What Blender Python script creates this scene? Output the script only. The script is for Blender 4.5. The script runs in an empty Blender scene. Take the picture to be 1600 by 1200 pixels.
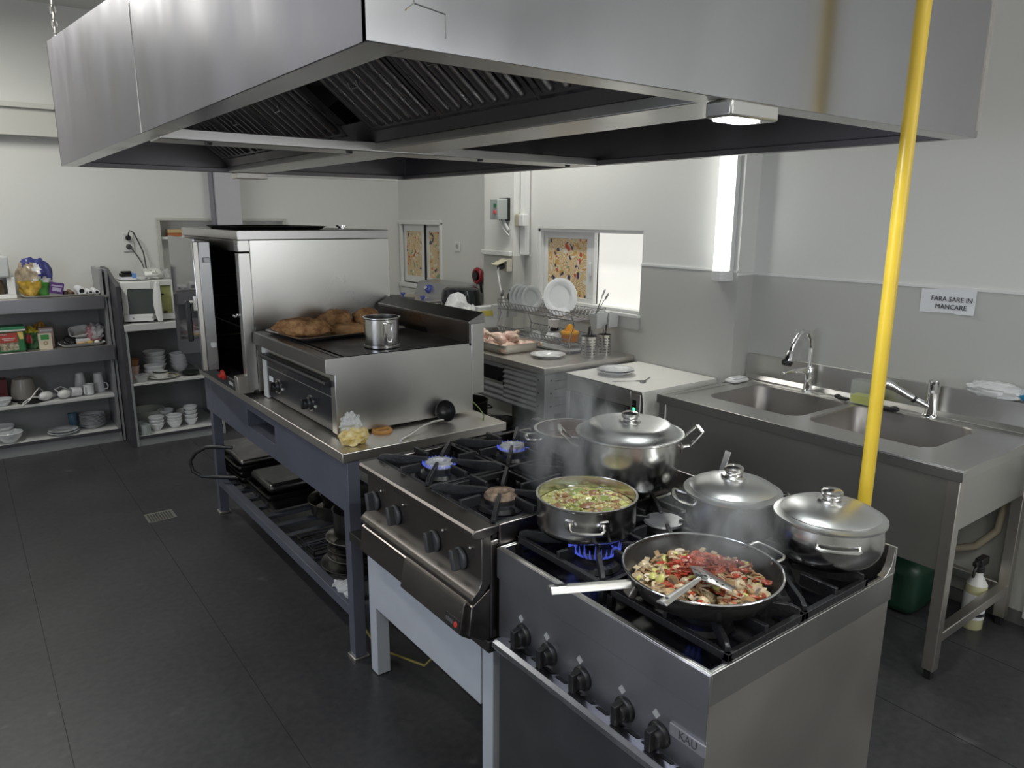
import bpy, math, random
from mathutils import Matrix, Vector, noise
random.seed(7)
C = bpy.context.scene.collection
PI = math.pi
R = math.radians

# ------------------------------------------------------------------ camera, world, lights, exposure
cam = bpy.data.objects.new('camera', bpy.data.cameras.new('camera'))
C.objects.link(cam)
cam.data.sensor_width = 36.0
cam.data.lens = 36.0 * 1149.4 / 1600.0
cam.data.clip_start = 0.02
cam.location = (0, 0, 1.75)
yaw, pitch, roll = R(36.936), R(-12.743), R(0.406)
fw = Vector((math.sin(yaw)*math.cos(pitch), math.cos(yaw)*math.cos(pitch), math.sin(pitch)))
rt = Vector((math.cos(yaw), -math.sin(yaw), 0)); up = rt.cross(fw)
rt2 = rt*math.cos(roll) + up*math.sin(roll); up2 = up*math.cos(roll) - rt*math.sin(roll)
cam.matrix_world = Matrix(((rt2.x, up2.x, -fw.x, 0), (rt2.y, up2.y, -fw.y, 0), (rt2.z, up2.z, -fw.z, 1.75), (0, 0, 0, 1)))
bpy.context.scene.camera = cam
vs = bpy.context.scene.view_settings
vs.view_transform = 'Standard'; vs.look = 'None'; vs.gamma = 1.0; vs.use_curve_mapping = False
vs.exposure = 0.42

w = bpy.data.worlds.new('world'); bpy.context.scene.world = w; w.use_nodes = True
w.node_tree.nodes['Background'].inputs[0].default_value = (0.55, 0.65, 0.8, 1)
w.node_tree.nodes['Background'].inputs[1].default_value = 0.25

def area(name, loc, rot, sx, sy, power, col):
    l = bpy.data.lights.new(name, 'AREA'); l.shape = 'RECTANGLE'; l.size = sx; l.size_y = sy
    l.energy = power; l.color = col
    o = bpy.data.objects.new(name, l); C.objects.link(o); o.location = loc; o.rotation_euler = rot
    return o
CEIL = 3.25
# daylight through the window behind the camera
area('window_daylight', (2.4, -2.38, 1.90), (R(90), 0, 0), 1.9, 1.3, 22, (0.95, 0.97, 1.0))
# daylight through the window in the left wall
area('side_window_daylight', (-2.18, 1.6, 1.66), (0, R(-90), 0), 1.3, 1.9, 27, (0.80, 0.86, 1.0))
# ceiling tubes (their fixtures are built below)
TUBES = [(1.3, -1.0), (-0.6, -0.9), (2.95, 4.0), (-0.2, 5.2)]
TPOW = [19, 11, 15, 26]
for (tx, ty), tp in zip(TUBES, TPOW):
    area('ceiling_tube_light', (tx, ty, CEIL-0.11), (0, 0, 0), 0.12, 1.2, tp, (1.0, 0.99, 0.92))

# ------------------------------------------------------------------ materials
MATS = {}
def mat(name, col, rough=0.5, metal=0.0, nz=0.0, nscale=8.0, bump=0.0, bscale=60.0, stretch=None, spec=None, alpha=None,
        trans=None, emit=None, estr=0.0, coat=0.0, col2=None, rvar=0.0, lo=0.4, hi=0.65):
    if name in MATS: return MATS[name]
    m = bpy.data.materials.new(name); m.use_nodes = True
    nt = m.node_tree; b = nt.nodes['Principled BSDF']; L = nt.links.new
    c4 = (*col, 1)
    b.inputs['Base Color'].default_value = c4
    b.inputs['Roughness'].default_value = rough; b.inputs['Metallic'].default_value = metal
    if spec is not None: b.inputs['Specular IOR Level'].default_value = spec
    if coat: b.inputs['Coat Weight'].default_value = coat; b.inputs['Coat Roughness'].default_value = 0.1
    if alpha is not None: b.inputs['Alpha'].default_value = alpha
    if trans is not None: b.inputs['Transmission Weight'].default_value = trans
    if emit is not None:
        b.inputs['Emission Color'].default_value = (*emit, 1); b.inputs['Emission Strength'].default_value = estr
    if nz > 0 or col2 or bump or rvar:
        tc = nt.nodes.new('ShaderNodeTexCoord'); mp = nt.nodes.new('ShaderNodeMapping')
        L(tc.outputs['Object'], mp.inputs[0])
        if stretch: mp.inputs['Scale'].default_value = stretch
        n = nt.nodes.new('ShaderNodeTexNoise'); n.inputs['Scale'].default_value = nscale; n.inputs['Detail'].default_value = 5
        L(mp.outputs[0], n.inputs[0])
        if nz > 0 or col2:
            cr = nt.nodes.new('ShaderNodeValToRGB')
            cr.color_ramp.elements[0].position = lo; cr.color_ramp.elements[1].position = hi
            d = col2 if col2 else tuple(c*(1-nz) for c in col)
            cr.color_ramp.elements[0].color = (*d, 1); cr.color_ramp.elements[1].color = c4
            L(n.outputs['Fac'], cr.inputs[0]); L(cr.outputs[0], b.inputs['Base Color'])
        if rvar:
            mr = nt.nodes.new('ShaderNodeMapRange'); mr.inputs[1].default_value = 0.3; mr.inputs[2].default_value = 0.7
            mr.inputs[3].default_value = max(0.02, rough-rvar); mr.inputs[4].default_value = rough+rvar
            L(n.outputs['Fac'], mr.inputs[0]); L(mr.outputs[0], b.inputs['Roughness'])
        if bump:
            n2 = nt.nodes.new('ShaderNodeTexNoise'); n2.inputs['Scale'].default_value = bscale; n2.inputs['Detail'].default_value = 4
            L(mp.outputs[0], n2.inputs[0])
            bp = nt.nodes.new('ShaderNodeBump'); bp.inputs['Strength'].default_value = bump; bp.inputs['Distance'].default_value = 0.01
            L(n2.outputs['Fac'], bp.inputs['Height']); L(bp.outputs[0], b.inputs['Normal'])
    MATS[name] = m
    return m

STEEL = mat('brushed_steel', (0.64, 0.63, 0.605), 0.33, 1.0, rvar=0.05, nscale=2.5, nz=0.05)
CUTL = mat('cutlery_steel', (0.36, 0.36, 0.36), 0.22, 1.0)
STEELX = mat('satin_steel', (0.68, 0.65, 0.605), 0.40, 1.0, rvar=0.05, nscale=2.5, nz=0.06)
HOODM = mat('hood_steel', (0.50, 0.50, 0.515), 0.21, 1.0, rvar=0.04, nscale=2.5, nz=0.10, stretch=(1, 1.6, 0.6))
HOODS = mat('dimmed_hood_side_steel', (0.34, 0.33, 0.365), 0.47, 1.0, rvar=0.08, nscale=3.0, nz=0.16, stretch=(1, 1.6, 0.6))  # darker copy of the hood steel; the side's dimmer light is in its colour
HOODIN = mat('shaded_hood_steel', (0.20, 0.19, 0.20), 0.42, 1.0, rvar=0.08, nscale=4)  # hood steel darkened; the shade inside the hood is in its colour
POTM = mat('polished_steel', (0.66, 0.65, 0.63), 0.20, 1.0, rvar=0.06, nscale=14, nz=0.08)
LIDM = mat('lid_steel', (0.66, 0.66, 0.65), 0.31, 1.0, rvar=0.05, nscale=14)
CHROME = mat('chrome', (0.78, 0.78, 0.78), 0.08, 1.0)
DSTEEL = mat('dark_reflection_steel', (0.24, 0.22, 0.21), 0.30, 1.0, rvar=0.04, nscale=5, nz=0.08)  # range steel; the dark floor it reflects is put into the colour
STOVEF = mat('stove_front_steel', (0.50, 0.50, 0.53), 0.38, 1.0, rvar=0.04, nscale=4, nz=0.06)
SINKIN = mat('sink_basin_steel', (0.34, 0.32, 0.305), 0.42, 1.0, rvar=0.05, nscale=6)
IRON = mat('cast_iron', (0.016, 0.016, 0.018), 0.42, 0.0, bump=0.15, bscale=120, rvar=0.1, nscale=20)
ENAMEL = mat('black_enamel', (0.012, 0.012, 0.016), 0.18, 0.0, rvar=0.08, nscale=12)
BLACK = mat('black_plastic', (0.014, 0.014, 0.015), 0.38)
DARK = mat('dark_interior', (0.006, 0.006, 0.007), 0.6)
GREYKNOB = mat('charcoal_knob_plastic', (0.055, 0.057, 0.06), 0.45)
WALL = mat('painted_wall', (0.70, 0.70, 0.675), 0.75, nz=0.03, nscale=1.2, bump=0.07, bscale=38)
DADO = mat('grey_wall_panel', (0.50, 0.50, 0.475), 0.24, nz=0.03, nscale=1.5)
CEILM = mat('ceiling_paint', (0.72, 0.72, 0.70), 0.8, nz=0.03, nscale=1.0)
WHITE = mat('white_gloss_paint', (0.74, 0.745, 0.73), 0.35, nz=0.02, nscale=3)
STANDW = mat('white_stand_paint', (0.54, 0.57, 0.62), 0.4, nz=0.05, nscale=6)
BLUEG = mat('blue_grey_paint', (0.105, 0.112, 0.145), 0.42, nz=0.12, nscale=7)
PORC = mat('white_porcelain', (0.78, 0.79, 0.80), 0.12, coat=0.4)
PORC2 = mat('cream_porcelain', (0.70, 0.70, 0.66), 0.18)
PLASW = mat('white_plastic', (0.72, 0.72, 0.70), 0.35)
PLASG = mat('grey_white_plastic', (0.56, 0.57, 0.57), 0.4)
CLOTHW = mat('white_cloth', (0.78, 0.77, 0.73), 0.9, bump=0.1, bscale=200)
YELLOW = mat('yellow_pipe_paint', (0.72, 0.50, 0.045), 0.32, nz=0.10, nscale=9)
GLASS = mat('clear_glass', (0.85, 0.9, 0.9), 0.03, trans=0.95, alpha=0.55)
CLEARP = mat('clear_plastic', (0.80, 0.82, 0.82), 0.12, trans=0.5, alpha=0.45)
BAGM = mat('thin_white_bag', (0.82, 0.83, 0.84), 0.3, alpha=0.72, bump=0.4, bscale=25)
GREYSH = mat('grey_shelf_laminate', (0.30, 0.305, 0.31), 0.38, nz=0.05, nscale=4)
SHELFW = mat('pale_shelf_laminate', (0.58, 0.58, 0.57), 0.4, nz=0.03, nscale=4)
PURP = mat('dark_side_laminate', (0.055, 0.053, 0.062), 0.4)
RED = mat('red_plastic', (0.65, 0.05, 0.03), 0.4)
BLUE = mat('blue_plastic', (0.05, 0.07, 0.30), 0.3)
GREEN = mat('green_plastic', (0.03, 0.30, 0.09), 0.4)
DKGREEN = mat('dark_green_can', (0.012, 0.045, 0.026), 0.4)
ORANGE = mat('orange_plastic', (0.90, 0.36, 0.02), 0.3)
PAPER = mat('paper', (0.74, 0.75, 0.77), 0.6)
INK = mat('black_ink', (0.02, 0.02, 0.02), 0.6)
FLAME = mat('gas_flame', (0.02, 0.03, 0.2), 0.5, emit=(0.12, 0.18, 1.0), estr=0.42, alpha=0.4)
TUBE = mat('lit_tube', (0.9, 0.9, 0.9), 0.3, emit=(0.98, 1.0, 0.95), estr=6.5)
LENS = mat('lit_lens', (0.9, 0.9, 0.9), 0.3, emit=(0.95, 1.0, 1.0), estr=14.0)
LED = mat('green_led', (0.02, 0.3, 0.08), 0.3, emit=(0.05, 1.0, 0.25), estr=3.0)
GLOWPANE = mat('glowing_white_pane', (0.82, 0.81, 0.76), 0.5, emit=(1.0, 0.98, 0.92), estr=0.42)  # plain white hatch panel; its brightness is added as emission

def floor_mat():
    m = bpy.data.materials.new('dark_vinyl_floor'); m.use_nodes = True; nt = m.node_tree; L = nt.links.new
    b = nt.nodes['Principled BSDF']
    tc = nt.nodes.new('ShaderNodeTexCoord')
    n1 = nt.nodes.new('ShaderNodeTexNoise'); n1.inputs['Scale'].default_value = 2.2; n1.inputs['Detail'].default_value = 8
    n2 = nt.nodes.new('ShaderNodeTexNoise'); n2.inputs['Scale'].default_value = 34; n2.inputs['Detail'].default_value = 6
    L(tc.outputs['Object'], n1.inputs[0]); L(tc.outputs['Object'], n2.inputs[0])
    mx = nt.nodes.new('ShaderNodeMix'); mx.data_type = 'RGBA'; mx.inputs[0].default_value = 0.5
    r1 = nt.nodes.new('ShaderNodeValToRGB'); r1.color_ramp.elements[0].position = .35; r1.color_ramp.elements[1].position = .7
    r1.color_ramp.elements[0].color = (.030, .030, .034, 1); r1.color_ramp.elements[1].color = (.058, .058, .062, 1)
    r2 = nt.nodes.new('ShaderNodeValToRGB'); r2.color_ramp.elements[0].position = .3; r2.color_ramp.elements[1].position = .8
    r2.color_ramp.elements[0].color = (.026, .026, .030, 1); r2.color_ramp.elements[1].color = (.075, .074, .072, 1)
    L(n1.outputs['Fac'], r1.inputs[0]); L(n2.outputs['Fac'], r2.inputs[0])
    L(r1.outputs[0], mx.inputs[6]); L(r2.outputs[0], mx.inputs[7])
    # worn pale scuffs
    n3 = nt.nodes.new('ShaderNodeTexNoise'); n3.inputs['Scale'].default_value = 5.5; n3.inputs['Detail'].default_value = 3
    L(tc.outputs['Object'], n3.inputs[0])
    r3 = nt.nodes.new('ShaderNodeValToRGB'); r3.color_ramp.elements[0].position = .69; r3.color_ramp.elements[1].position = .75
    L(n3.outputs['Fac'], r3.inputs[0])
    m2 = nt.nodes.new('ShaderNodeMix'); m2.data_type = 'RGBA'; m2.inputs[7].default_value = (.12, .12, .12, 1)
    ml = nt.nodes.new('ShaderNodeMath'); ml.operation = 'MULTIPLY'; ml.inputs[1].default_value = .55
    L(r3.outputs[0], ml.inputs[0]); L(ml.outputs[0], m2.inputs[0]); L(mx.outputs[2], m2.inputs[6])
    L(m2.outputs[2], b.inputs['Base Color'])
    b.inputs['Roughness'].default_value = .38; b.inputs['Specular IOR Level'].default_value = .5
    return m
FLOORM = floor_mat()

def film_mat(name, scale):
    m = bpy.data.materials.new(name); m.use_nodes = True; nt = m.node_tree; L = nt.links.new
    b = nt.nodes['Principled BSDF']; b.inputs['Roughness'].default_value = .35
    tc = nt.nodes.new('ShaderNodeTexCoord')
    nd = nt.nodes.new('ShaderNodeTexNoise'); nd.inputs['Scale'].default_value = scale*.7
    L(tc.outputs['Object'], nd.inputs[0])
    ad = nt.nodes.new('ShaderNodeMix'); ad.data_type = 'RGBA'; ad.blend_type = 'ADD'; ad.inputs[0].default_value = .12
    L(tc.outputs['Object'], ad.inputs[6]); L(nd.outputs['Color'], ad.inputs[7])
    v = nt.nodes.new('ShaderNodeTexVoronoi'); v.inputs['Scale'].default_value = scale; L(ad.outputs[2], v.inputs['Vector'])
    sn = nt.nodes.new('ShaderNodeMath'); sn.operation = 'MULTIPLY'; sn.inputs[1].default_value = 4.2
    L(v.outputs['Distance'], sn.inputs[0])
    fr = nt.nodes.new('ShaderNodeMath'); fr.operation = 'FRACT'; L(sn.outputs[0], fr.inputs[0])
    cr = nt.nodes.new('ShaderNodeValToRGB'); cr.color_ramp.interpolation = 'CONSTANT'
    e = cr.color_ramp.elements; e[0].color = (.72, .60, .36, 1); e[1].position = .30; e[1].color = (.62, .30, .08, 1)
    for p, c in ((.45, (.78, .70, .52, 1)), (.68, (.70, .44, .13, 1)), (.80, (.34, .12, .06, 1)), (.88, (.74, .66, .45, 1))):
        q = e.new(p); q.color = c
    L(fr.outputs[0], cr.inputs[0])
    v2 = nt.nodes.new('ShaderNodeTexVoronoi'); v2.inputs['Scale'].default_value = scale*1.7; L(ad.outputs[2], v2.inputs['Vector'])
    c2 = nt.nodes.new('ShaderNodeValToRGB'); c2.color_ramp.interpolation = 'CONSTANT'
    e = c2.color_ramp.elements; e[0].color = (.05, .05, .12, 1); e[1].position = .2; e[1].color = (.25, .35, .2, 1)
    q = e.new(.4); q.color = (.55, .08, .05, 1); q = e.new(.6); q.color = (.75, .72, .62, 1); q = e.new(.8); q.color = (.6, .35, .1, 1)
    sp = nt.nodes.new('ShaderNodeSeparateColor'); L(v2.outputs['Color'], sp.inputs[0]); L(sp.outputs[0], c2.inputs[0])
    lt = nt.nodes.new('ShaderNodeMath'); lt.operation = 'LESS_THAN'; lt.inputs[1].default_value = .36; L(v2.outputs['Distance'], lt.inputs[0])
    mx = nt.nodes.new('ShaderNodeMix'); mx.data_type = 'RGBA'
    L(lt.outputs[0], mx.inputs[0]); L(cr.outputs[0], mx.inputs[6]); L(c2.outputs[0], mx.inputs[7]); L(mx.outputs[2], b.inputs['Base Color'])
    return m
FILM = film_mat('patterned_window_film', 12.0)

# ------------------------------------------------------------------ mesh builder
class MB:
    def __init__(s): s.v = []; s.f = []; s.mi = []; s.M = Matrix.Identity(4)
    def add(s, vs, fs, k=0, M=None):
        T = s.M @ M if M is not None else s.M
        o = len(s.v); s.v += [tuple(T @ Vector(p)) for p in vs]
        for f in fs: s.f.append([i+o for i in f]); s.mi.append(k)
        return s
    def box(s, x0, x1, y0, y1, z0, z1, k=0, M=None):
        v = [(x, y, z) for z in (z0, z1) for y in (y0, y1) for x in (x0, x1)]
        return s.add(v, [(0, 2, 3, 1), (4, 5, 7, 6), (0, 1, 5, 4), (2, 6, 7, 3), (0, 4, 6, 2), (1, 3, 7, 5)], k, M)
    def prism(s, poly, axis, a0, a1, k=0, M=None):
        # poly: 2D points in the two other axes (xz for 'y', yz for 'x', xy for 'z')
        def mk(p, a): return {'x': (a, p[0], p[1]), 'y': (p[0], a, p[1]), 'z': (p[0], p[1], a)}[axis]
        n = len(poly); v = [mk(p, a0) for p in poly] + [mk(p, a1) for p in poly]
        f = [tuple(range(n))[::-1], tuple(range(n, 2*n))] + [(i, (i+1) % n, n+(i+1) % n, n+i) for i in range(n)]
        return s.add(v, f, k, M)
    def lathe(s, prof, c=(0, 0, 0), n=40, k=0, M=None, a0=0, a1=2*PI):
        full = abs(a1-a0-2*PI) < 1e-6; m = n if full else n+1; v = []; f = []
        for j in range(m):
            a = a0+(a1-a0)*j/n
            for r, z in prof: v.append((c[0]+r*math.cos(a), c[1]+r*math.sin(a), c[2]+z))
        q = len(prof)
        for j in range(n):
            j2 = (j+1) % m
            for i in range(q-1): f.append((j*q+i, j2*q+i, j2*q+i+1, j*q+i+1))
        return s.add(v, f, k, M)
    def tube(s, pts, r, n=8, k=0, closed=False, M=None, cap=True):
        P = [Vector(p) for p in pts]; N = len(P); rs = r if isinstance(r, (list, tuple)) else [r]*N
        v = []; f = []; prev = None
        for i in range(N):
            if closed: t = (P[(i+1) % N]-P[i-1])
            else: t = (P[min(i+1, N-1)]-P[max(i-1, 0)])
            t.normalize()
            if prev is None:
                a = Vector((0, 0, 1)) if abs(t.z) < .9 else Vector((1, 0, 0))
                u = t.cross(a).normalized()
            else:
                u = prev - t*prev.dot(t)
                u = u.normalized() if u.length > 1e-6 else t.orthogonal().normalized()
            prev = u; w_ = t.cross(u)
            for j in range(n):
                a = 2*PI*j/n; v.append(P[i]+(u*math.cos(a)+w_*math.sin(a))*rs[i])
        for i in range(N if closed else N-1):
            i2 = (i+1) % N
            for j in range(n): f.append((i*n+j, i*n+(j+1) % n, i2*n+(j+1) % n, i2*n+j))
        if not closed and cap: f.append(tuple(range(n))[::-1]); f.append(tuple((N-1)*n+j for j in range(n)))
        return s.add(v, f, k, M)
    def ball(s, c, rx, ry=None, rz=None, n=16, m=10, k=0, M=None, amp=0, fr=3, seed=0):
        ry = rx if ry is None else ry; rz = rx if rz is None else rz; v = []; f = []
        for i in range(m+1):
            th = PI*i/m
            for j in range(n):
                ph = 2*PI*j/n; d = Vector((math.sin(th)*math.cos(ph), math.sin(th)*math.sin(ph), math.cos(th)))
                g = 1+amp*noise.noise(d*fr+Vector((seed*3.1, seed*1.7, seed))) if amp else 1
                v.append((c[0]+rx*d.x*g, c[1]+ry*d.y*g, c[2]+rz*d.z*g))
        for i in range(m):
            for j in range(n): f.append((i*n+j, (i+1)*n+j, (i+1)*n+(j+1) % n, i*n+(j+1) % n))
        return s.add(v, f, k, M)
    def disc(s, c, r, n=32, k=0, M=None):
        return s.add([(c[0]+r*math.cos(2*PI*j/n), c[1]+r*math.sin(2*PI*j/n), c[2]) for j in range(n)], [tuple(range(n))], k, M)
    def bar(s, a, b, wd, h, k=0):
        # rectangular bar from a to b (centres), width wd horizontally and height h
        a = Vector(a); b = Vector(b); d = (b-a); L = d.length; x = d.normalized()
        upv = Vector((0, 0, 1)) if abs(x.z) < .95 else Vector((0, 1, 0))
        y = upv.cross(x).normalized(); z = x.cross(y)
        M = Matrix(((x.x, y.x, z.x, a.x), (x.y, y.y, z.y, a.y), (x.z, y.z, z.z, a.z), (0, 0, 0, 1)))
        return s.box(0, L, -wd/2, wd/2, -h/2, h/2, k, M)

def T(x=0, y=0, z=0): return Matrix.Translation((x, y, z))
def RX(a): return Matrix.Rotation(a, 4, 'X')
def RY(a): return Matrix.Rotation(a, 4, 'Y')
def RZ(a): return Matrix.Rotation(a, 4, 'Z')

def base_of(o):
    p = Vector((0, 0, 0))
    while o is not None: p += o.location; o = o.parent
    return p
def P(name, mb, mats, parent=None, bevel=0.0, loc=None, sharp=38, sub=0, seg=2):
    me = bpy.data.meshes.new(name)
    off = base_of(parent) if parent is not None else (Vector(loc) if loc is not None else Vector((0, 0, 0)))
    me.from_pydata([(p[0]-off.x, p[1]-off.y, p[2]-off.z) for p in mb.v], [], mb.f)
    ml = mats if isinstance(mats, (list, tuple)) else [mats]
    for m in ml: me.materials.append(m)
    for p, k in zip(me.polygons, mb.mi): p.material_index = k
    import bmesh
    bm = bmesh.new(); bm.from_mesh(me); bmesh.ops.recalc_face_normals(bm, faces=bm.faces); bm.to_mesh(me); bm.free()
    for p in me.polygons: p.use_smooth = True
    me.set_sharp_from_angle(angle=R(sharp))
    o = bpy.data.objects.new(name, me); C.objects.link(o)
    if parent is not None: o.parent = parent
    else: o.location = off
    if sub:
        md = o.modifiers.new('subdivision', 'SUBSURF'); md.levels = sub; md.render_levels = sub
    if bevel:
        md = o.modifiers.new('bevel', 'BEVEL'); md.width = bevel; md.segments = seg; md.limit_method = 'ANGLE'; md.angle_limit = R(50)
        md.harden_normals = False
    return o
def tag(o, label, cat, group=None, kind=None):
    o['label'] = label; o['category'] = cat
    if group: o['group'] = group
    if kind: o['kind'] = kind
    return o
def thing(name, label, cat, loc=(0, 0, 0), rot=0.0, group=None):
    o = bpy.data.objects.new(name, None); o.empty_display_size = .05; C.objects.link(o)
    o.location = loc; o.rotation_euler = (0, 0, rot)
    return tag(o, label, cat, group)
def one(name, label, cat, mb, mats, loc=(0, 0, 0), group=None, kind=None, **kw):
    return tag(P(name, mb, mats, loc=loc, **kw), label, cat, group, kind)
def struct(name, mb, mats, loc=(0, 0, 0), **kw):
    o = P(name, mb, mats, loc=loc, **kw); o['kind'] = 'structure'; return o
def copy_tree(o, parent=None):
    c = o.copy(); C.objects.link(c)
    if parent is not None: c.parent = parent
    for ch in list(o.children): copy_tree(ch, c)
    return c
def dup(o, loc, rot=None, label=None):
    c = copy_tree(o); c.location = loc
    if rot is not None: c.rotation_euler = rot if not isinstance(rot, (int, float)) else (0, 0, rot)
    if label: c['label'] = label
    return c
def text_mesh(name, s, size, mtx, m, parent, ext=.0006, bold=0.0, sx=1.0, align='CENTER'):
    cu = bpy.data.curves.new(name, 'FONT'); cu.body = s; cu.size = size; cu.extrude = ext; cu.align_x = align; cu.align_y = 'CENTER'
    cu.offset = bold; cu.resolution_u = 3
    t = bpy.data.objects.new('tmp', cu); C.objects.link(t)
    dg = bpy.context.evaluated_depsgraph_get()
    me = bpy.data.meshes.new_from_object(t.evaluated_get(dg)); bpy.data.objects.remove(t)
    off = base_of(parent)
    me.transform(T(-off.x, -off.y, -off.z) @ mtx @ Matrix.Diagonal((sx, 1, 1, 1)))
    me.materials.clear(); me.materials.append(m)
    o = bpy.data.objects.new(name, me); C.objects.link(o); o.parent = parent
    return o
# frames for writing: facing -X (reads along -Y) and facing -Y (reads along +X)
def face_mx(x, y, z): return Matrix(((0, 0, -1, x), (-1, 0, 0, y), (0, 1, 0, z), (0, 0, 0, 1)))
def face_my(x, y, z): return Matrix(((1, 0, 0, x), (0, 0, -1, y), (0, 1, 0, z), (0, 0, 0, 1)))
# ------------------------------------------------------------------ setting
WX, PX, QX, FX = 3.60, 3.46, 3.35, 3.62      # main wall, window wall, pillar face, far wall
BY = 6.72
fl = MB().box(-2.2, 3.75, -2.4, 6.87, -.06, 0); struct('floor', fl, FLOORM)
seam = MB()
for x in (-1.13, -.51, .105, .72, 1.34, 1.96, 2.58, 3.2): seam.box(x-.0014, x+.0014, -2.4, 6.7, 0, .0006)
struct('trim_1', seam, mat('floor_seam', (.012, .012, .013), .6))
struct('ceiling', MB().box(-2.2, 3.75, -2.4, 6.87, CEIL, CEIL+.1), CEILM)
# back wall with the hatch recess
H3 = (1.40, 2.43, 1.02, 1.706)
b = MB()
b.box(-2.2, H3[0], BY, BY+.15, 0, CEIL).box(H3[1], 3.75, BY, BY+.15, 0, CEIL)
b.box(H3[0], H3[1], BY, BY+.15, 0, H3[2]).box(H3[0], H3[1], BY, BY+.15, H3[3], CEIL).box(H3[0], H3[1], BY+.13, BY+.15, H3[2], H3[3])
struct('wall_back', b, WALL)
# right wall: sink wall, stepped window wall, pillar and far wall
b = MB()
b.box(WX, 3.75, -2.4, 2.53, 0, CEIL)
W1 = (3.25, 4.30, 1.150, 1.676)
b.box(PX, 3.75, 2.53, W1[0], 0, CEIL).box(PX, 3.75, W1[1], 4.45, 0, CEIL)
b.box(PX, 3.75, W1[0], W1[1], 0, W1[2]).box(PX, 3.75, W1[0], W1[1], W1[3], CEIL).box(3.62, 3.75, W1[0], W1[1], W1[2], W1[3])
b.box(QX, 3.75, 4.45, 4.83, 0, CEIL)
W2 = (5.92, 6.67, 1.10, 1.70)
b.box(FX, 3.75, 4.83, W2[0], 0, CEIL).box(FX, 3.75, W2[1], BY, 0, CEIL)
b.box(FX, 3.75, W2[0], W2[1], 0, W2[2]).box(FX, 3.75, W2[0], W2[1], W2[3], CEIL).box(3.71, 3.75, W2[0], W2[1], W2[2], W2[3])
struct('wall_right', b, WALL)
b = MB(); b.box(-2.35, -2.2, -2.4, .6, 0, CEIL).box(-2.35, -2.2, 2.6, 6.87, 0, CEIL).box(-2.35, -2.2, .6, 2.6, 0, 1.0).box(-2.35, -2.2, .6, 2.6, 2.32, CEIL)
struct('wall_left', b, WALL)
b = MB(); b.box(-2.30, -2.24, .6, 2.6, 1.0, 1.06).box(-2.30, -2.24, .6, 2.6, 2.26, 2.32)
for y in (.6, 1.57, 2.54): b.box(-2.30, -2.24, y, y+.06, 1.06, 2.26)
struct('window_5', b, WHITE)
b = MB()
b.box(-2.35, -1.5, -2.55, -2.4, 0, CEIL).box(3.4, 3.75, -2.55, -2.4, 0, CEIL).box(-1.5, 1.4, -2.55, -2.4, 0, CEIL).box(1.4, 3.4, -2.55, -2.4, 0, 1.2).box(1.4, 3.4, -2.55, -2.4, 2.6, CEIL)
struct('wall_front', b, WALL)
b = MB(); b.box(1.4, 3.4, -2.5, -2.44, 1.2, 1.26).box(1.4, 3.4, -2.5, -2.44, 2.54, 2.6)
for x in (1.4, 2.37, 3.34): b.box(x, x+.06, -2.5, -2.44, 1.26, 2.54)
struct('window_4', b, WHITE)
# grey washable panels on the lower walls
b = MB()
b.box(WX-.006, WX, -2.4, 2.53, .0, 1.447)
b.box(PX-.006, WX-.006, 2.524, 2.53, 0, 1.447)
b.box(PX-.006, PX, 2.53, W1[0], 0, 1.462).box(PX-.006, PX, W1[0], 4.45, 0, 1.05).box(PX-.006, PX, W1[1]+.07, 4.45, 1.05, 1.47)
b.box(QX-.006, QX, 4.45, 4.83, 0, 1.47).box(QX-.006, PX-.006, 4.444, 4.45, 0, 1.47)
for y in (.2, 1.76): b.box(WX-.0068, WX-.006, y-.0015, y+.0015, 0, 1.447, 1)
struct('trim_2', b, [DADO, mat('panel_seam', (.20, .20, .195), .5)])
b = MB()
b.box(WX-.010, WX, -2.4, 2.52, 1.447, 1.459).box(PX-.010, PX, 2.53, W1[0], 1.462, 1.474).box(PX-.010, WX, 2.518, 2.53, 1.447, 1.459)
struct('trim_3', b, WHITE)
struct('trim_4', MB().box(QX-.035, QX-.006, 4.455, 4.83, 1.470, 1.505), WHITE, bevel=.004)
struct('baseboard_back', MB().box(-2.2, FX, BY-.012, BY, 0, .07), mat('dark_skirting', (.12, .12, .12), .5))
struct('baseboard_right', MB().box(WX-.018, WX-.006, -2.4, 2.52, 0, .06), mat('dark_skirting', (.12, .12, .12), .5))
# boxed beam high on the back wall and the duct column
struct('trim_5', MB().box(-2.2, FX, BY-.10, BY, 2.31, 2.50).box(-2.2, FX, BY-.13, BY, 2.50, 2.535), mat('beam_paint', (.60, .59, .55), .6, nz=.04, nscale=2))
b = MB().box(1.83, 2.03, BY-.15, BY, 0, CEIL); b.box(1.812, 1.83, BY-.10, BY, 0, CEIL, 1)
struct('trim_6', b, [mat('duct_paint', (.50, .49, .52), .5), mat('duct_side', (.22, .22, .25), .5)], bevel=.004)
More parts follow.
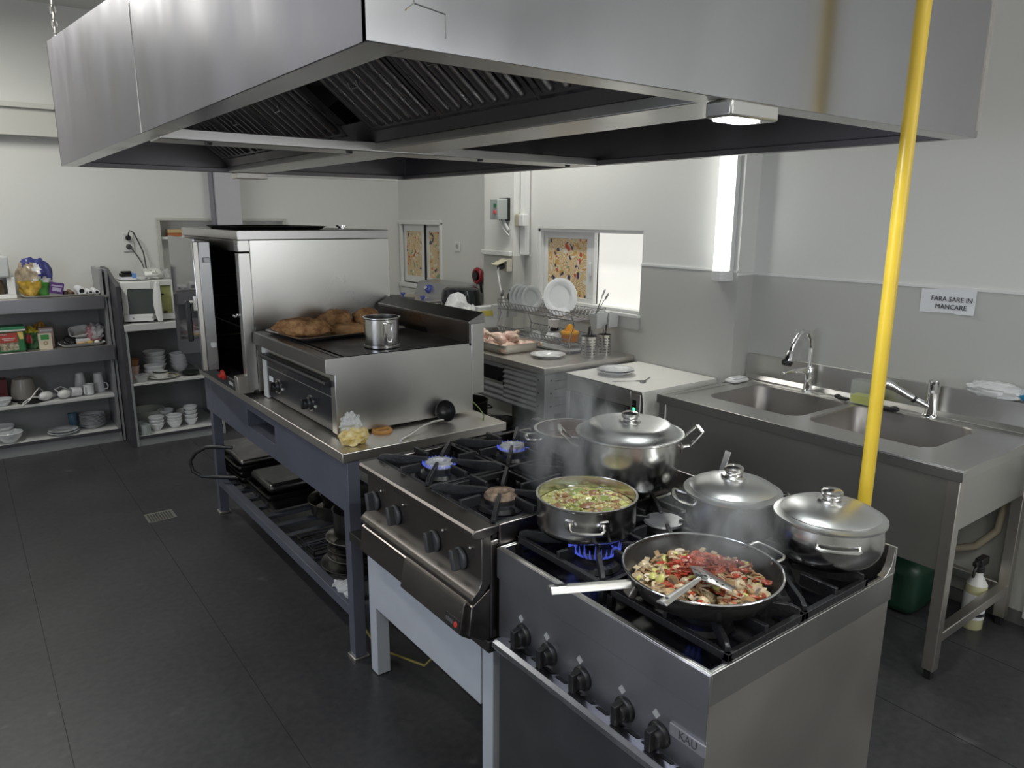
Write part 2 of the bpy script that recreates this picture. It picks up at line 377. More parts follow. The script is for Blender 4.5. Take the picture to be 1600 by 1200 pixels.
# ---- windows (sliding hatches with patterned film)
wn = MB()
wn.box(3.47, 3.60, W1[0], W1[1], W1[3]-.022, W1[3]).box(3.47, 3.60, W1[0], W1[1], W1[2], W1[2]+.02)
wn.box(3.47, 3.60, W1[1]-.02, W1[1], W1[2], W1[3]).box(3.47, 3.60, W1[0], W1[0]+.012, W1[2], W1[3])
win1 = struct('window_1', wn, WHITE, bevel=.002)
s = MB(); y0, y1, z0, z1 = 3.74, 4.28, 1.17, 1.654
s.box(3.505, 3.535, y0, y1, z1-.045, z1).box(3.505, 3.535, y0, y1, z0, z0+.03).box(3.505, 3.535, y0, y0+.075, z0+.03, z1-.045).box(3.505, 3.535, y1-.04, y1, z0+.03, z1-.045)
sash = P('sash', s, WHITE, win1, bevel=.003)
P('film_panel', MB().box(3.515, 3.522, y0+.075, y1-.04, z0+.03, z1-.045), FILM, sash)
P('sash_handle', MB().box(3.49, 3.505, y0+.02, y0+.045, 1.36, 1.45), WHITE, sash, bevel=.004)
P('white_panel', MB().box(3.545, 3.565, 3.262, 3.76, 1.17, 1.654), GLOWPANE, win1)
P('sill', MB().box(3.43, 3.47, W1[0]-.01, W1[1], W1[2]-.02, W1[2]), WHITE, win1, bevel=.003)
P('track_gap', MB().box(3.54, 3.546, 3.735, 3.742, 1.17, 1.654), DARK, win1)
wn = MB()
wn.box(3.60, 3.63, W2[0]-.02, W2[1]+.02, W2[3]-.02, W2[3]+.02).box(3.59, 3.63, W2[0]-.02, W2[1]+.02, W2[2]-.03, W2[2]+.01)
wn.box(3.605, 3.63, W2[1]-.01, W2[1]+.02, W2[2], W2[3]).box(3.605, 3.63, W2[0]-.02, W2[0]+.01, W2[2], W2[3])
win2 = struct('window_2', wn, WHITE, bevel=.002)
for (a, c, x) in ((6.27, 6.66, 3.64), (5.93, 6.255, 3.66)):
    s = MB(); s.box(x, x+.02, a, c, 1.12, 1.18).box(x, x+.02, a, c, 1.615, 1.68).box(x, x+.02, a, a+.045, 1.18, 1.615).box(x, x+.02, c-.045, c, 1.18, 1.615)
    q = P('sash', s, WHITE, win2, bevel=.002)
    P('film_panel', MB().box(x+.006, x+.012, a+.045, c-.045, 1.18, 1.615), FILM, q)
P('track_gap', MB().box(3.645, 3.652, 6.256, 6.27, 1.12, 1.68), DARK, win2)
wn = MB(); x0, x1, z0, z1 = H3
wn.box(x0-.03, x1+.03, BY-.02, BY, z1, z1+.022).box(x0-.03, x0, BY-.02, BY, z0, z1).box(x1, x1+.03, BY-.02, BY, z0, z1).box(x0-.03, x1+.03, BY-.03, BY, z0-.03, z0)
win3 = struct('window_3', wn, mat('grey_white_frame', (.50, .50, .46), .5), bevel=.003)
P('shelf_board', MB().box(x0, x1, BY, BY+.13, 1.555, 1.575), WHITE, win3)

# ---- lamps on the ceiling (above the picture) and the lit tube on the wall
for i, (tx, ty) in enumerate(TUBES):
    t = thing('ceiling_light', 'white ceiling tube light fixture above the kitchen', 'lamp', (tx, ty, CEIL), 0, 'ceiling tube lights')
    P('fixture_body', MB().box(tx-.08, tx+.08, ty-.62, ty+.62, CEIL-.07, CEIL), WHITE, t, bevel=.006)
    P('diffuser', MB().box(tx-.06, tx+.06, ty-.60, ty+.60, CEIL-.10, CEIL-.07), TUBE, t, bevel=.01)
t = thing('wall_tube_light', 'lit white vertical tube light on the wall corner beside the sink', 'lamp', (PX, 2.612, 1.42))
P('fixture_body', MB().box(PX-.035, PX, 2.560, 2.665, 1.435, 2.64), WHITE, t, bevel=.004)
P('diffuser', MB().prism([(PX-.035, 2.565), (PX-.075, 2.58), (PX-.085, 2.612), (PX-.075, 2.645), (PX-.035, 2.66)], 'z', 1.47, 2.61), TUBE, t, bevel=.004)
for a, c in ((1.415, 1.47), (2.61, 2.66)): P('end_cap', MB().prism([(PX, 2.555), (PX-.05, 2.56), (PX-.088, 2.585), (PX-.092, 2.612), (PX-.088, 2.64), (PX-.05, 2.665), (PX, 2.67)], 'z', a, c), PLASW, t, bevel=.004)

# ---- yellow gas pipe
t = thing('gas_pipe', 'yellow vertical gas pipe rising from behind the front stove', 'pipe', (1.90, .928, 0))
P('pipe', MB().tube([(1.90, .928, .02+i*(CEIL-.02)/12) for i in range(13)], .0175, 20), YELLOW, t)
b = MB(); b.lathe([(.0176, -.03), (.024, -.03), (.024, .03), (.0176, .03)], (1.90, .928, .46), 18); P('coupling', b, YELLOW, t)
P('floor_flange', MB().lathe([(0, 0), (.05, 0), (.05, .008), (.022, .02), (0, .02)], (1.90, .928, 0), 20), YELLOW, t)

# ------------------------------------------------------------------ extractor hood
hx0, hx1, hy0, hy1, hz = .52, 2.58, 1.05, 4.67, 2.0
hood = thing('extractor_hood', 'large hanging stainless steel extractor hood over the cooking island', 'range hood', ((hx0+hx1)/2, (hy0+hy1)/2, hz))
zl = lambda y: 2.61-.0923*(hy1-y)
th = .012
def wallp(poly, axis, a0, a1): return MB().prism(poly, axis, a0, a1)
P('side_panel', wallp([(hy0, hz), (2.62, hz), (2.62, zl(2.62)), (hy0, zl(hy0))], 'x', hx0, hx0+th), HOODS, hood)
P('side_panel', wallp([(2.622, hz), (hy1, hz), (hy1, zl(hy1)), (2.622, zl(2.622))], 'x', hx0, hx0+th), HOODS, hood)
P('panel_seam', MB().box(hx0-.0012, hx0+.004, 2.616, 2.626, hz, zl(2.62)), CHROME, hood)
P('front_panel', wallp([(hx0, hz), (hx1, hz), (hx1, 2.72), (1.3, 2.66), (hx0, zl(hy0))], 'y', hy0-.001, hy0+th), HOODM, hood)
P('rear_panel', wallp([(hx0, hz), (hx1, hz), (hx1, 2.72), (hx0, 2.61)], 'y', hy1-th, hy1), HOODM, hood)
P('end_panel', wallp([(hy0, hz), (hy1, hz), (hy1, 2.72), (hy0, 2.72)], 'x', hx1-th, hx1), HOODM, hood)
# dark sheets over the inside faces, shade put into their colour
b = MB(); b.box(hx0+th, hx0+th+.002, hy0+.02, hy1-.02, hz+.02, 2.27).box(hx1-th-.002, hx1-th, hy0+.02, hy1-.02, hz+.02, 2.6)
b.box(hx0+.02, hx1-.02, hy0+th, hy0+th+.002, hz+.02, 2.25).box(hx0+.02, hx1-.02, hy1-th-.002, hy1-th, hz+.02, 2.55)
P('inner_shade', b, HOODIN, hood)
b = MB(); v = [(hx0, hy0, zl(hy0)), (hx1, hy0, 2.72), (hx1, hy1, 2.72), (hx0, hy1, 2.61), (1.25, 2.4, 2.85), (1.85, 2.4, 2.85), (1.85, 3.3, 2.85), (1.25, 3.3, 2.85)]
b.add(v, [(0, 1, 5, 4), (1, 2, 6, 5), (2, 3, 7, 6), (3, 0, 4, 7)])
P('top_cover', b, HOODM, hood)
P('exhaust_duct', MB().box(1.27, 1.83, 2.42, 3.28, 2.84, CEIL), HOODM, hood)
# folded bottom rim
b = MB(); b.box(hx0+.001, hx0+.072, hy0+.001, hy1-.001, hz-.001, hz+.022); P('bottom_rim', b, HOODM, hood, bevel=.002)
b = MB(); b.box(hx0+.072, hx1-.001, hy0+.001, hy0+.075, hz-.001, hz+.022); P('bottom_rim', b, STEEL, hood, bevel=.002)
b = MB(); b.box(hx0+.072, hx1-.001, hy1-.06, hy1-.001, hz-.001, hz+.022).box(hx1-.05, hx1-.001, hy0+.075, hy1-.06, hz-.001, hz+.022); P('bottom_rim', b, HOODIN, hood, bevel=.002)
# bent corner trim with bright weld line
b = MB(); b.tube([(.60, hy0-.001, 2.09), (.60, hy0-.001, 2.062), (.585, hy0-.001, 2.05)], .0012, 5).tube([(.60, hy0-.001, 2.062), (.655, hy0-.001, 2.055), (.655, hy0-.001, 2.02)], .0012, 5)
b.tube([(.60, hy0-.001, 2.09), (.60, hy0-.001, 2.4)], .0008, 5)
P('weld_line', b, CHROME, hood)
P('corner_edge', MB().box(hx1-.016, hx1+.004, hy0-.004, hy0+.012, hz+.02, 2.72), STEELX, hood)
# centre gutter and cross beam
P('centre_gutter', MB().box(1.36, 1.58, hy0+.075, hy1-.06, hz, hz+.03), STEEL, hood, bevel=.003)
b = MB().box(hx0+.07, hx1-.05, 2.70, 2.86, hz-.006, hz+.03); cb = P('cross_beam', b, STEEL, hood, bevel=.003)
for bx in (.75, 1.27, 1.88, 2.38): P('bolt', MB().lathe([(0, -.008), (.012, -.008), (.014, 0), (0, 0)], (bx, 2.74, hz-.006), 12), BLACK, cb)
b = MB().prism([(1.36, 2.03), (1.30, 2.10), (1.31, 2.105), (1.37, 2.035)], 'y', hy0+.08, hy1-.07); P('filter_ledge', b, HOODIN, hood)
# baffle filters rising from the gutter towards both sides
FD = mat('greasy_filter', (.19, .18, .19), .30, .9, rvar=.08, nscale=14)
def filt(y0, y1, sgn):
    xc = 1.47; xa = xc+sgn*.13; xb = xc+sgn*.62; za, zb = 2.07, 2.46
    bb = MB()
    bb.add([(xa, y0, za+.03), (xa, y1, za+.03), (xb, y1, zb+.03), (xb, y0, zb+.03)], [(0, 1, 2, 3)], 1)
    for yy in (y0, y1-.02): bb.bar((xa, yy+.01, za+.008), (xb, yy+.01, zb+.008), .02, .03)
    bb.bar((xa, y0, za+.008), (xa, y1, za+.008), .03, .03); bb.bar((xb, y0, zb+.008), (xb, y1, zb+.008), .03, .03)
    n = 7; st = (y1-y0-.05)/n
    for i in range(n):
        yy = y0+.025+st*(i+.5)
        d = Vector((xb-xa, 0, zb-za)).normalized()
        a = Vector((xa, yy, za))+d*.025; c = Vector((xb, yy, zb))-d*.025
        k = st*.36
        bb.tube([a-d*.006, a, a+d*.01, c], [k*.35, k*.8, k, k], 10)
    f = P('baffle_filter', bb, [FD, DARK], hood)
    P('handle', MB().tube([(xa+sgn*.2, (y0+y1)/2-.03, za+.12), (xa+sgn*.19, (y0+y1)/2-.03, za+.10), (xa+sgn*.19, (y0+y1)/2+.03, za+.10), (xa+sgn*.2, (y0+y1)/2+.03, za+.12)], .003, 6), FD, f)
L_ = (2.70-hy0-.12)/3
for sgn in (-1, 1):
    for i in range(3): filt(hy0+.10+i*L_, hy0+.10+(i+1)*L_-.012, sgn)
    for i in range(3): filt(2.88+i*.567, 2.88+(i+1)*.567-.012, sgn)
lamp = P('hood_lamp', MB().box(1.345, 1.515, 1.03, 1.10, 1.962, 1.998), STEEL, hood, bevel=.006)
P('lamp_lens', MB().box(1.36, 1.46, 1.038, 1.092, 1.957, 1.963), LENS, lamp, bevel=.003)
area('hood_lamp_light', (1.41, 1.065, 1.95), (0, 0, 0), .10, .05, 6.0, (.93, 1.0, 1.0))
P('bracket', MB().box(1.40, 1.58, hy1-.10, hy1+.006, hz-.035, hz-.001), STEELX, hood, bevel=.003)
P('rail', MB().box(1.58, 2.5, hy1-.03, hy1+.03, hz-.012, hz-.001), STEEL, hood)
# chains that carry the hood
b = MB()
for (cx, cy, zb) in ((.56, hy1-.05, 2.60), (2.5, hy1-.05, 2.72), (2.5, hy0+.1, 2.72)):
    zz = zb; i = 0
    while zz < CEIL-.02:
        M = T(cx, cy, zz+.022) @ (RZ(PI/2) if i % 2 else Matrix.Identity(4))
        b.tube([(.011*math.cos(a)*1.0, 0, .024*math.sin(a)) for a in [2*PI*j/12 for j in range(12)]], .0035, 6, closed=True, M=M)
        zz += .034; i += 1
P('chain', b, STEELX, hood)
# ------------------------------------------------------------------ shared cooker pieces
def grate_mb(cx, cy, hx, hy, zt, zb, t=.011, fr=.013):
    g = MB()
    for yy in (cy-hy+fr/2, cy+hy-fr/2): g.bar((cx-hx, yy, zt-.028), (cx+hx, yy, zt-.028), fr, .018)
    for xx in (cx-hx+fr/2, cx+hx-fr/2): g.bar((xx, cy-hy, zt-.028), (xx, cy+hy, zt-.028), fr, .018)
    for sx in (-1, 1):
        for sy in (-1, 1):
            p = Vector((cx+sx*(hx-.008), cy+sy*(hy-.008), 0)); c = Vector((cx, cy, 0)); d = (c-p).normalized(); e = c-d*.042
            n_ = Vector((-d.y, d.x, 0))*t/2
            pr = [(0, zt-.036), (0, zt-.008), (.02, zt), ((e-p).length, zt), ((e-p).length, zt-.012), ((e-p).length*.6, zt-.028)]
            vs = []
            for sg in (-1, 1): vs += [(p+d*q+n_*sg)[:2]+(z,) for q, z in pr]
            m = len(pr); g.add(vs, [tuple(range(m))[::-1], tuple(range(m, 2*m))]+[(i, (i+1) % m, m+(i+1) % m, m+i) for i in range(m)])
            g.box(p.x-.008, p.x+.008, p.y-.008, p.y+.008, zb, zt-.03)
    for (dx, dy, h) in ((1, 0, hx), (-1, 0, hx), (0, 1, hy), (0, -1, hy)):
        a = Vector((cx+dx*(h-.005), cy+dy*(h-.005), zt-.018)); e = Vector((cx+dx*.075, cy+dy*.075, zt-.018))
        g.bar(a, e, t, .030)
    return g
RING_LIGHT = mat('pale_burner_ring', (.52, .53, .57), .35, nz=.35, nscale=40)
RING_RUST = mat('rusty_burner_ring', (.34, .24, .17), .6, nz=.6, nscale=40)
RING_BLACK = mat('black_burner_ring', (.02, .02, .022), .35)
def burner(parent, cx, cy, z, ringm, lit=0, tall=False):
    bu = P('burner', MB().lathe([(0, 0), (.072, 0), (.066, .012), (.052, .018), (.05, .03), (0, .03)], (cx, cy, z), 28), RING_BLACK, parent)
    rz = z+.03
    P('burner_ring', MB().lathe([(.02, 0), (.050, 0), (.052, .004), (.046, .016), (.026, .018), (.02, .008), (.02, 0)], (cx, cy, rz), 32), ringm, bu)
    if lit:
        f = MB(); n = 30
        for i in (range(n) if lit == 1 else (16, 17, 18)):
            a = 2*PI*i/n; h = (.046 if tall else .013)*(.8+.4*random.random()); o = .05
            ro = .018 if tall else .006
            ca, sa = math.cos(a), math.sin(a)
            f.tube([(cx+o*ca, cy+o*sa, rz+.005), (cx+(o+ro)*ca, cy+(o+ro)*sa, rz+.006+h*.3), (cx+(o+ro*1.2)*ca, cy+(o+ro*1.2)*sa, rz+.006+h*.9)], [.0026, .0034, .0006], 5)
        P('flame', f, FLAME, bu)
    return bu

# ------------------------------------------------------------------ front gas cooker
SX0, SX1, SY0, SY1, SZ = 1.075, 1.795, .780, 1.488, .885
st = thing('gas_cooker', 'stainless gas cooker with oven nearest the camera, four black grates, black knobs', 'cooker', ((SX0+SX1)/2, (SY0+SY1)/2, 0))
P('cabinet', MB().box(SX0+.012, SX1-.004, SY0+.004, SY1-.004, .09, .83), STEELX, st, bevel=.003)
P('side_trim', MB().box(SX0+.004, SX0+.05, SY0+.0012, SY0+.006, .09, .813), STEELX, st)
# rim: open tray with folded edge
b = MB(); t_ = .005
b.box(SX0, SX0+t_, SY0, SY1, .800, SZ).box(SX0+t_, SX1, SY0, SY0+t_, .812, SZ).box(SX0+t_, SX1, SY1-t_, SY1, .812, SZ)
b.box(SX0+t_, SX0+.014, SY0+t_, SY1-t_, SZ-.004, SZ).box(SX0+.014, SX1-.03, SY0+t_, SY0+.013, SZ-.004, SZ).box(SX0+.014, SX1-.03, SY1-.013, SY1-t_, SZ-.004, SZ)
P('top_rim', b, STEEL, st, bevel=.0015)
b = MB().box(SX1-.006, SX1, SY0, SY1, .812, .955).prism([(SX1-.05, SZ), (SX1-.03, SZ+.006), (SX1-.014, SZ+.025), (SX1-.006, .955), (SX1-.006, SZ-.01), (SX1-.05, SZ-.01)], 'y', SY0+.002, SY0+.02)
P('rear_upstand', b, STEEL, st, bevel=.001)
b = MB().box(SX0+.014, SX1-.006, SY0+.013, SY1-.013, .838, .850).box(SX0+.014, SX0+.03, SY0+.013, SY1-.013, .85, .872).box(SX0+.03, SX1-.006, SY0+.013, SY0+.03, .85, .872)
P('spill_tray', b, ENAMEL, st, bevel=.003)
b = MB(); 
for i in range(9): b.bar((SX1-.055, 1.16+i*.022, .93), (SX1-.012, 1.165+i*.022, .945), .007, .012)
b.box(SX1-.06, SX1-.008, 1.14, 1.37, .85, .928)
P('flue_grille', b, IRON, st, bevel=.001)
BX, BYs = (1.265, 1.535), (.955, 1.312)
for ix, bx in enumerate(BX):
    for iy, by in enumerate(BYs):
        if not (ix == 1 and iy == 1): P('grate', grate_mb(bx, by, .134, .172, .925, .85), IRON, st, bevel=.0015)
        lit = (2 if iy == 0 else 1) if ix == 0 else 0
        if ix == 1 and iy == 1:
            bu = burner(st, bx, by, .852, RING_BLACK)
            P('burner_cap', MB().lathe([(0, 0), (.056, 0), (.058, .004), (.055, .009), (0, .011)], (bx, by, .900), 36), mat('grey_burner_cap', (.30, .30, .31), .28, .6, nz=.3, nscale=30), bu)
        else: burner(st, bx, by, .852, RING_BLACK, lit, True)
P('grate', grate_mb(BX[1], BYs[1], .134, .172, .915, .85), IRON, st, bevel=.0015)
# front
P('control_panel', MB().box(SX0+.002, SX0+.014, SY0+.004, SY1-.004, .62, .80), STOVEF, st)
P('top_fascia', MB().box(SX0-.003, SX0, SY0, SY1, .797, SZ-.002), STOVEF, st, bevel=.001)
kz = .678
for y in (1.373, 1.267, 1.143, 1.002, .900):
    M = T(SX0+.002, y, kz) @ RY(-PI/2)
    k = MB(); k.lathe([(0, 0), (.030, 0), (.030, .006), (.024, .010), (.021, .026), (.0, .027)], (0, 0, 0), 28, M=M)
    k.box(-.025, .025, -.008, .008, .012, .040, M=M)
    P('knob', k, BLACK, st, bevel=.003)
    P('dial_label', MB().box(SX0+.0008, SX0+.002, -.008, .008, -.008, .008, M=T(0, y+.012, .720) @ RX(PI/5)), mat('dial_label_grey', (.45, .46, .46), .4), st)
bd = P('name_plate', MB().box(SX0-.003, SX0+.002, .779, .871, .699, .727), mat('name_plate_silver', (.50, .50, .52), .35, .7), st, bevel=.001)
text_mesh('lettering', 'KAU', .027, face_mx(SX0-.0034, .822, .713), mat('engraved_letters', (.08, .08, .09), .5), bd, sx=.9)
# vented drip rail with rounded nose above the oven door
b = MB(); xo = SX0
b.prism([(xo+.01, .635), (xo-.028, .652), (xo-.046, .655), (xo-.056, .648), (xo-.058, .636), (xo-.050, .625), (xo-.02, .618), (xo+.01, .618)], 'y', SY0+.01, 1.435)
rail = P('handle_rail', b, mat('rail_steel', (.52, .52, .56), .26, 1.0, rvar=.05, nscale=9), st, bevel=.002)
b = MB(); i = 0
y = .80
while y < 1.40:
    b.add([(xo-.004, y, .6428), (xo-.020, y, .6498), (xo-.020, y+.036, .6498), (xo-.004, y+.036, .6428)], [(0, 1, 2, 3)]); y += .048
P('vent_slots', b, DARK, rail)
P('oven_door', MB().box(SX0-.004, SX0+.012, SY0+.012, 1.476, .13, .612), mat('oven_door_grey', (.20, .205, .215), .36, .9, rvar=.05), st, bevel=.004)
for x in (SX0+.06, SX1-.06):
    for yy in (SY0+.06, SY1-.06): P('foot', MB().lathe([(0, 0), (.024, 0), (.024, .02), (.016, .03), (.016, .092), (0, .092)], (x, yy, 0), 14), BLACK, st)

# ------------------------------------------------------------------ table-top gas range and its white stand
QX0, QX1, QY0, QY1, QZ = 1.0, 1.765, 1.494, 2.185, .945
ws = thing('range_stand', 'white painted metal stand with a dark slab top, under the table-top gas range', 'stand', (1.45, 1.9, 0))
P('slab', MB().box(1.05, 1.80, 1.495, 2.402, .568, .605), mat('dark_slab', (.055, .053, .052), .35, .5, nz=.3, nscale=10), ws, bevel=.003)
P('apron', MB().box(1.118, 1.128, 1.636, 2.345, .296, .566), STANDW, ws, bevel=.002)
for (x, y) in ((1.12, 1.575), (1.12, 2.345), (1.72, 1.575), (1.72, 2.345)):
    P('leg', MB().box(x, x+.055, y, y+.055, 0.004, .568), STANDW, ws, bevel=.003)
P('side_rail', MB().box(1.175, 1.72, 2.36, 2.385, .46, .566).box(1.175, 1.72, 1.585, 1.61, .46, .566).box(1.73, 1.755, 1.63, 2.345, .46, .566), STANDW, ws, bevel=.002)
rg = thing('table_top_gas_range', 'dark steel four-burner gas range on the white stand, charcoal knobs', 'gas range', ((QX0+QX1)/2, (QY0+QY1)/2, .605))
P('body', MB().box(1.06, QX1, QY0+.006, QY1-.006, .607, .90), DSTEEL, rg, bevel=.003)
b = MB().prism([(QX0, QZ-.006), (QX0+.006, QZ), (QX0+.085, QZ), (QX0+.085, QZ-.02), (QX0+.03, QZ-.03), (QX0+.026, QZ-.028), (QX0, QZ-.024)], 'y', QY0, QY1)
b.box(QX0+.085, QX1, QY0, QY0+.012, .88, QZ).box(QX0+.085, QX1, QY1-.012, QY1, .88, QZ).box(QX1-.05, QX1, QY0+.012, QY1-.012, .88, QZ)
P('top_frame', b, DSTEEL, rg, bevel=.003)
P('spill_tray', MB().box(QX0+.085, QX1-.05, QY0+.012, QY1-.012, .895, .905), ENAMEL, rg)
# control panel with curled drip lip at its foot
prof = [(1.030, .920), (1.030, .800), (1.028, .785), (1.020, .770), (1.006, .758), (.999, .752), (.996, .744), (.998, .736), (1.006, .732), (1.03, .748), (1.06, .78), (1.06, .92)]
P('control_panel', MB().prism(prof, 'y', QY0+.004, QY1-.004), DSTEEL, rg, bevel=.002)
P('lower_fascia', MB().prism([(1.008, .728), (1.000, .722), (.990, .64), (1.03, .612), (1.06, .607), (1.06, .76)], 'y', QY0+.008, QY1-.008), DSTEEL, rg, bevel=.002)
tr = P('drip_drawer', MB().prism([(1.002, .734), (.992, .729), (.988, .720), (.973, .640), (.981, .632), (1.01, .612), (1.012, .72)], 'y', QY0+.03, 1.86), DSTEEL, rg, bevel=.002)
pl = P('name_plate', MB().prism([(.982, .676), (.9775, .676), (.9725, .646), (.977, .646)], 'y', 1.53, 1.60), mat('dark_plate', (.03, .03, .03), .3), tr)
P('red_mark', MB().lathe([(0, 0), (.009, 0), (.008, .002), (0, .002)], (0, 0, 0), 18, M=T(.9755, 1.547, .660) @ RY(-PI/2+.16)), RED, pl)
b = MB()
for i in range(4): b.box(.9738, .9755, 1.562+i*.009, 1.568+i*.009, .655, .667)
P('raised_marks', b, mat('worn_letters', (.13, .12, .12), .4), pl)
for y in (2.126, 1.978, 1.741, 1.600):
    M = T(1.030, y, .822) @ RY(-PI/2)
    k = MB(); k.lathe([(0, 0), (.033, 0), (.033, .006), (.030, .012), (.0, .013)], (0, 0, 0), 30, M=M)
    k.box(-.030, .030, -.010, .010, .010, .034, M=M @ RZ(.25))
    P('knob', k, GREYKNOB, rg, bevel=.004)
    P('indicator', MB().ball((1.027, y-.05, .872), .005, n=8, m=5), STEEL, rg)
for ix, bx in enumerate((1.217, 1.525)):
    for iy, by in enumerate((1.67, 2.02)):
        P('grate', grate_mb(bx, by, .150, .168, .965, .905), IRON, rg, bevel=.0015)
        ring = RING_RUST if (ix == 0 and iy == 0) else (RING_LIGHT if iy else RING_BLACK)
        burner(rg, bx, by, .908, ring, 1 if iy else 0)
b = MB(); b.box(QX1-.04, QX1, QY0+.012, QY1-.012, QZ, .985)
for i in range(12): b.box(QX1-.07, QX1-.042, QY0+.05+i*.05, QY0+.085+i*.05, QZ, .972, 0)
P('rear_flue', b, IRON, rg, bevel=.002)
one('gas_hose', 'thin yellow gas hose hanging under the white range stand', 'hose', MB().tube([(1.50, 2.05, .50), (1.45, 2.15, .30), (1.36, 2.22, .12), (1.28, 2.26, .03), (1.20, 2.50, .012), (1.25, 2.9, .012)], .005, 8), mat('yellow_hose', (.26, .22, .05), .5), loc=(1.3, 2.2, 0))

# ------------------------------------------------------------------ long steel bench
EX0, EX1, EY0, EY1, EZ = 1.075, 1.84, 2.485, 4.50, .88
bn = thing('work_bench', 'long stainless bench with blue-grey frame carrying the grill and the oven', 'bench', (1.45, 3.45, 0))
P('worktop', MB().box(EX0, EX1, EY0, EY1, EZ-.038, EZ), STEELX, bn, bevel=.003)
b = MB(); ax0, ax1 = EX0+.022, EX0+.030
b.box(ax0, ax1, EY0+.02, 3.30, .628, EZ-.038).box(ax0, ax1, 3.70, EY1-.02, .628, EZ-.038).box(ax0, ax1, 3.30, 3.70, .628, .705).box(ax0, ax1, 3.30, 3.70, .792, EZ-.038)
P('apron', b, BLUEG, bn, bevel=.001)
P('drawer_frame', MB().box(ax1, ax1+.30, 3.285, 3.30, .70, .80).box(ax1, ax1+.30, 3.70, 3.715, .70, .80).box(ax1, ax1+.3, 3.3, 3.7, .695, .705), BLUEG, bn)
for (x, y) in ((1.095, 2.492), (1.095, 4.36), (1.77, 2.492), (1.77, 4.36)):
    lg = P('leg', MB().box(x, x+.05, y, y+.05, .012, EZ-.038), BLUEG, bn, bevel=.002)
    P('foot_plate', MB().box(x-.008, x+.058, y-.008, y+.058, 0, .012), STEELX, lg, bevel=.002)
P('front_rail', MB().box(1.098, 1.14, 2.542, 4.36, .178, .222), BLUEG, bn, bevel=.002)
P('back_rail', MB().box(1.775, 1.815, 2.542, 4.36, .178, .222), BLUEG, bn, bevel=.002)
P('end_rail', MB().box(1.145, 1.77, 2.50, 2.535, .178, .222).box(1.145, 1.77, 4.37, 4.405, .178, .222), BLUEG, bn, bevel=.002)
for i in range(12): P('slat', MB().box(1.14, 1.775, 2.60+i*.152, 2.64+i*.152, .186, .206), mat('slat_paint', (.075, .08, .095), .4, .3), bn, bevel=.002)
# ------------------------------------------------------------------ electric grill on the bench
GX0, GX1, GY0, GY1, GT = 1.112, 1.795, 2.69, 3.56, 1.205
gr = thing('electric_grill', 'stainless counter-top hot plate with two black knobs and rear splash guard', 'grill', ((GX0+GX1)/2, (GY0+GY1)/2, EZ))
P('body', MB().box(GX0+.045, GX1, GY0+.003, GY1-.003, .898, GT-.03), STEELX, gr, bevel=.002)
b = MB()
b.prism([(GX0+.040, .893), (GX1+.006, .893), (GX1+.006, GT), (GX0, GT), (GX0-.003, GT-.056), (GX0+.040, GT-.070)], 'y', GY0, GY0+.003)
P('side_panel', b, STEEL, gr, bevel=.001)
P('top_frame', MB().prism([(GX0, GT-.006), (GX0+.006, GT), (GX0+.075, GT), (GX0+.075, GT-.02), (GX0+.03, GT-.07), (GX0-.003, GT-.056)], 'y', GY0+.003, GY1), mat('floor_darkened_grill_steel', (.26, .25, .245), .34, 1.0), gr, bevel=.002)  # steel darkened in colour for the floor mirrored in this front lip
P('front_groove', MB().box(GX0+.050, GX0+.056, GY0+.01, GY1-.01, GT-.002, GT+.0006), DARK, gr)
P('glass_hob', MB().box(GX0+.085, GX1-.004, GY0+.012, GY1-.012, GT-.012, GT+.001), mat('black_hob_glass', (.010, .010, .013), .34, spec=.3, rvar=.06), gr)
P('front_bullnose', MB().prism([(GX0+.035, GT-.095), (GX0+.010, GT-.100), (GX0+.004, GT-.108), (GX0+.006, GT-.120), (GX0+.035, GT-.125)], 'y', GY0+.04, GY1-.06), mat('black_trim', (.03, .03, .035), .3, .5), gr, bevel=.002)
P('side_post', MB().box(GX0+.034, GX0+.046, GY0-.001, GY0+.045, .893, GT-.066), STEEL, gr, bevel=.002)
pn = P('control_panel', MB().box(GX0+.036, GX0+.046, GY0+.045, GY1-.065, .898, GT-.118), mat('dark_panel', (.035, .036, .043), .22, .4), gr)
P('panel_line', MB().box(GX0+.0345, GX0+.036, GY0+.045, GY1-.065, GT-.166, GT-.162), STEEL, gr)
P('side_post', MB().box(GX0+.030, GX0+.046, GY1-.063, GY1-.010, .884, GT-.075), PLASW, gr, bevel=.003)
for y in (3.355, 2.965):
    M = T(GX0+.036, y, .968) @ RY(-PI/2)
    k = MB(); k.lathe([(0, 0), (.030, 0), (.029, .012), (.021, .016), (.019, .032), (0, .033)], (0, 0, 0), 26, M=M); k.box(-.022, .022, -.008, .008, .014, .042, M=M)
    kn = P('knob', k, BLACK, gr, bevel=.003)
    P('dial_ring', MB().lathe([(.030, 0), (.035, 0), (.035, .003), (.030, .003)], (0, 0, 0), 26, M=M), STEEL, kn)
    P('pilot_light', MB().ball((GX0+.034, y-.062, .965), .007, n=8, m=5), mat('pilot_lens', (.5, .55, .5), .3), gr)
P('rating_label', MB().box(GX0+.0345, GX0+.036, 3.42, 3.475, .975, 1.0), PAPER, pn)
P('rear_column', MB().box(GX1, GX1+.065, GY0-.003, GY1, .972, 1.292), STEEL, gr, bevel=.002)
P('splash_guard', MB().box(GX1-.012, GX1, GY0, GY1, GT-.01, 1.29), mat('guard_steel', (.30, .275, .26), .28, 1.0, rvar=.06, nscale=5), gr)
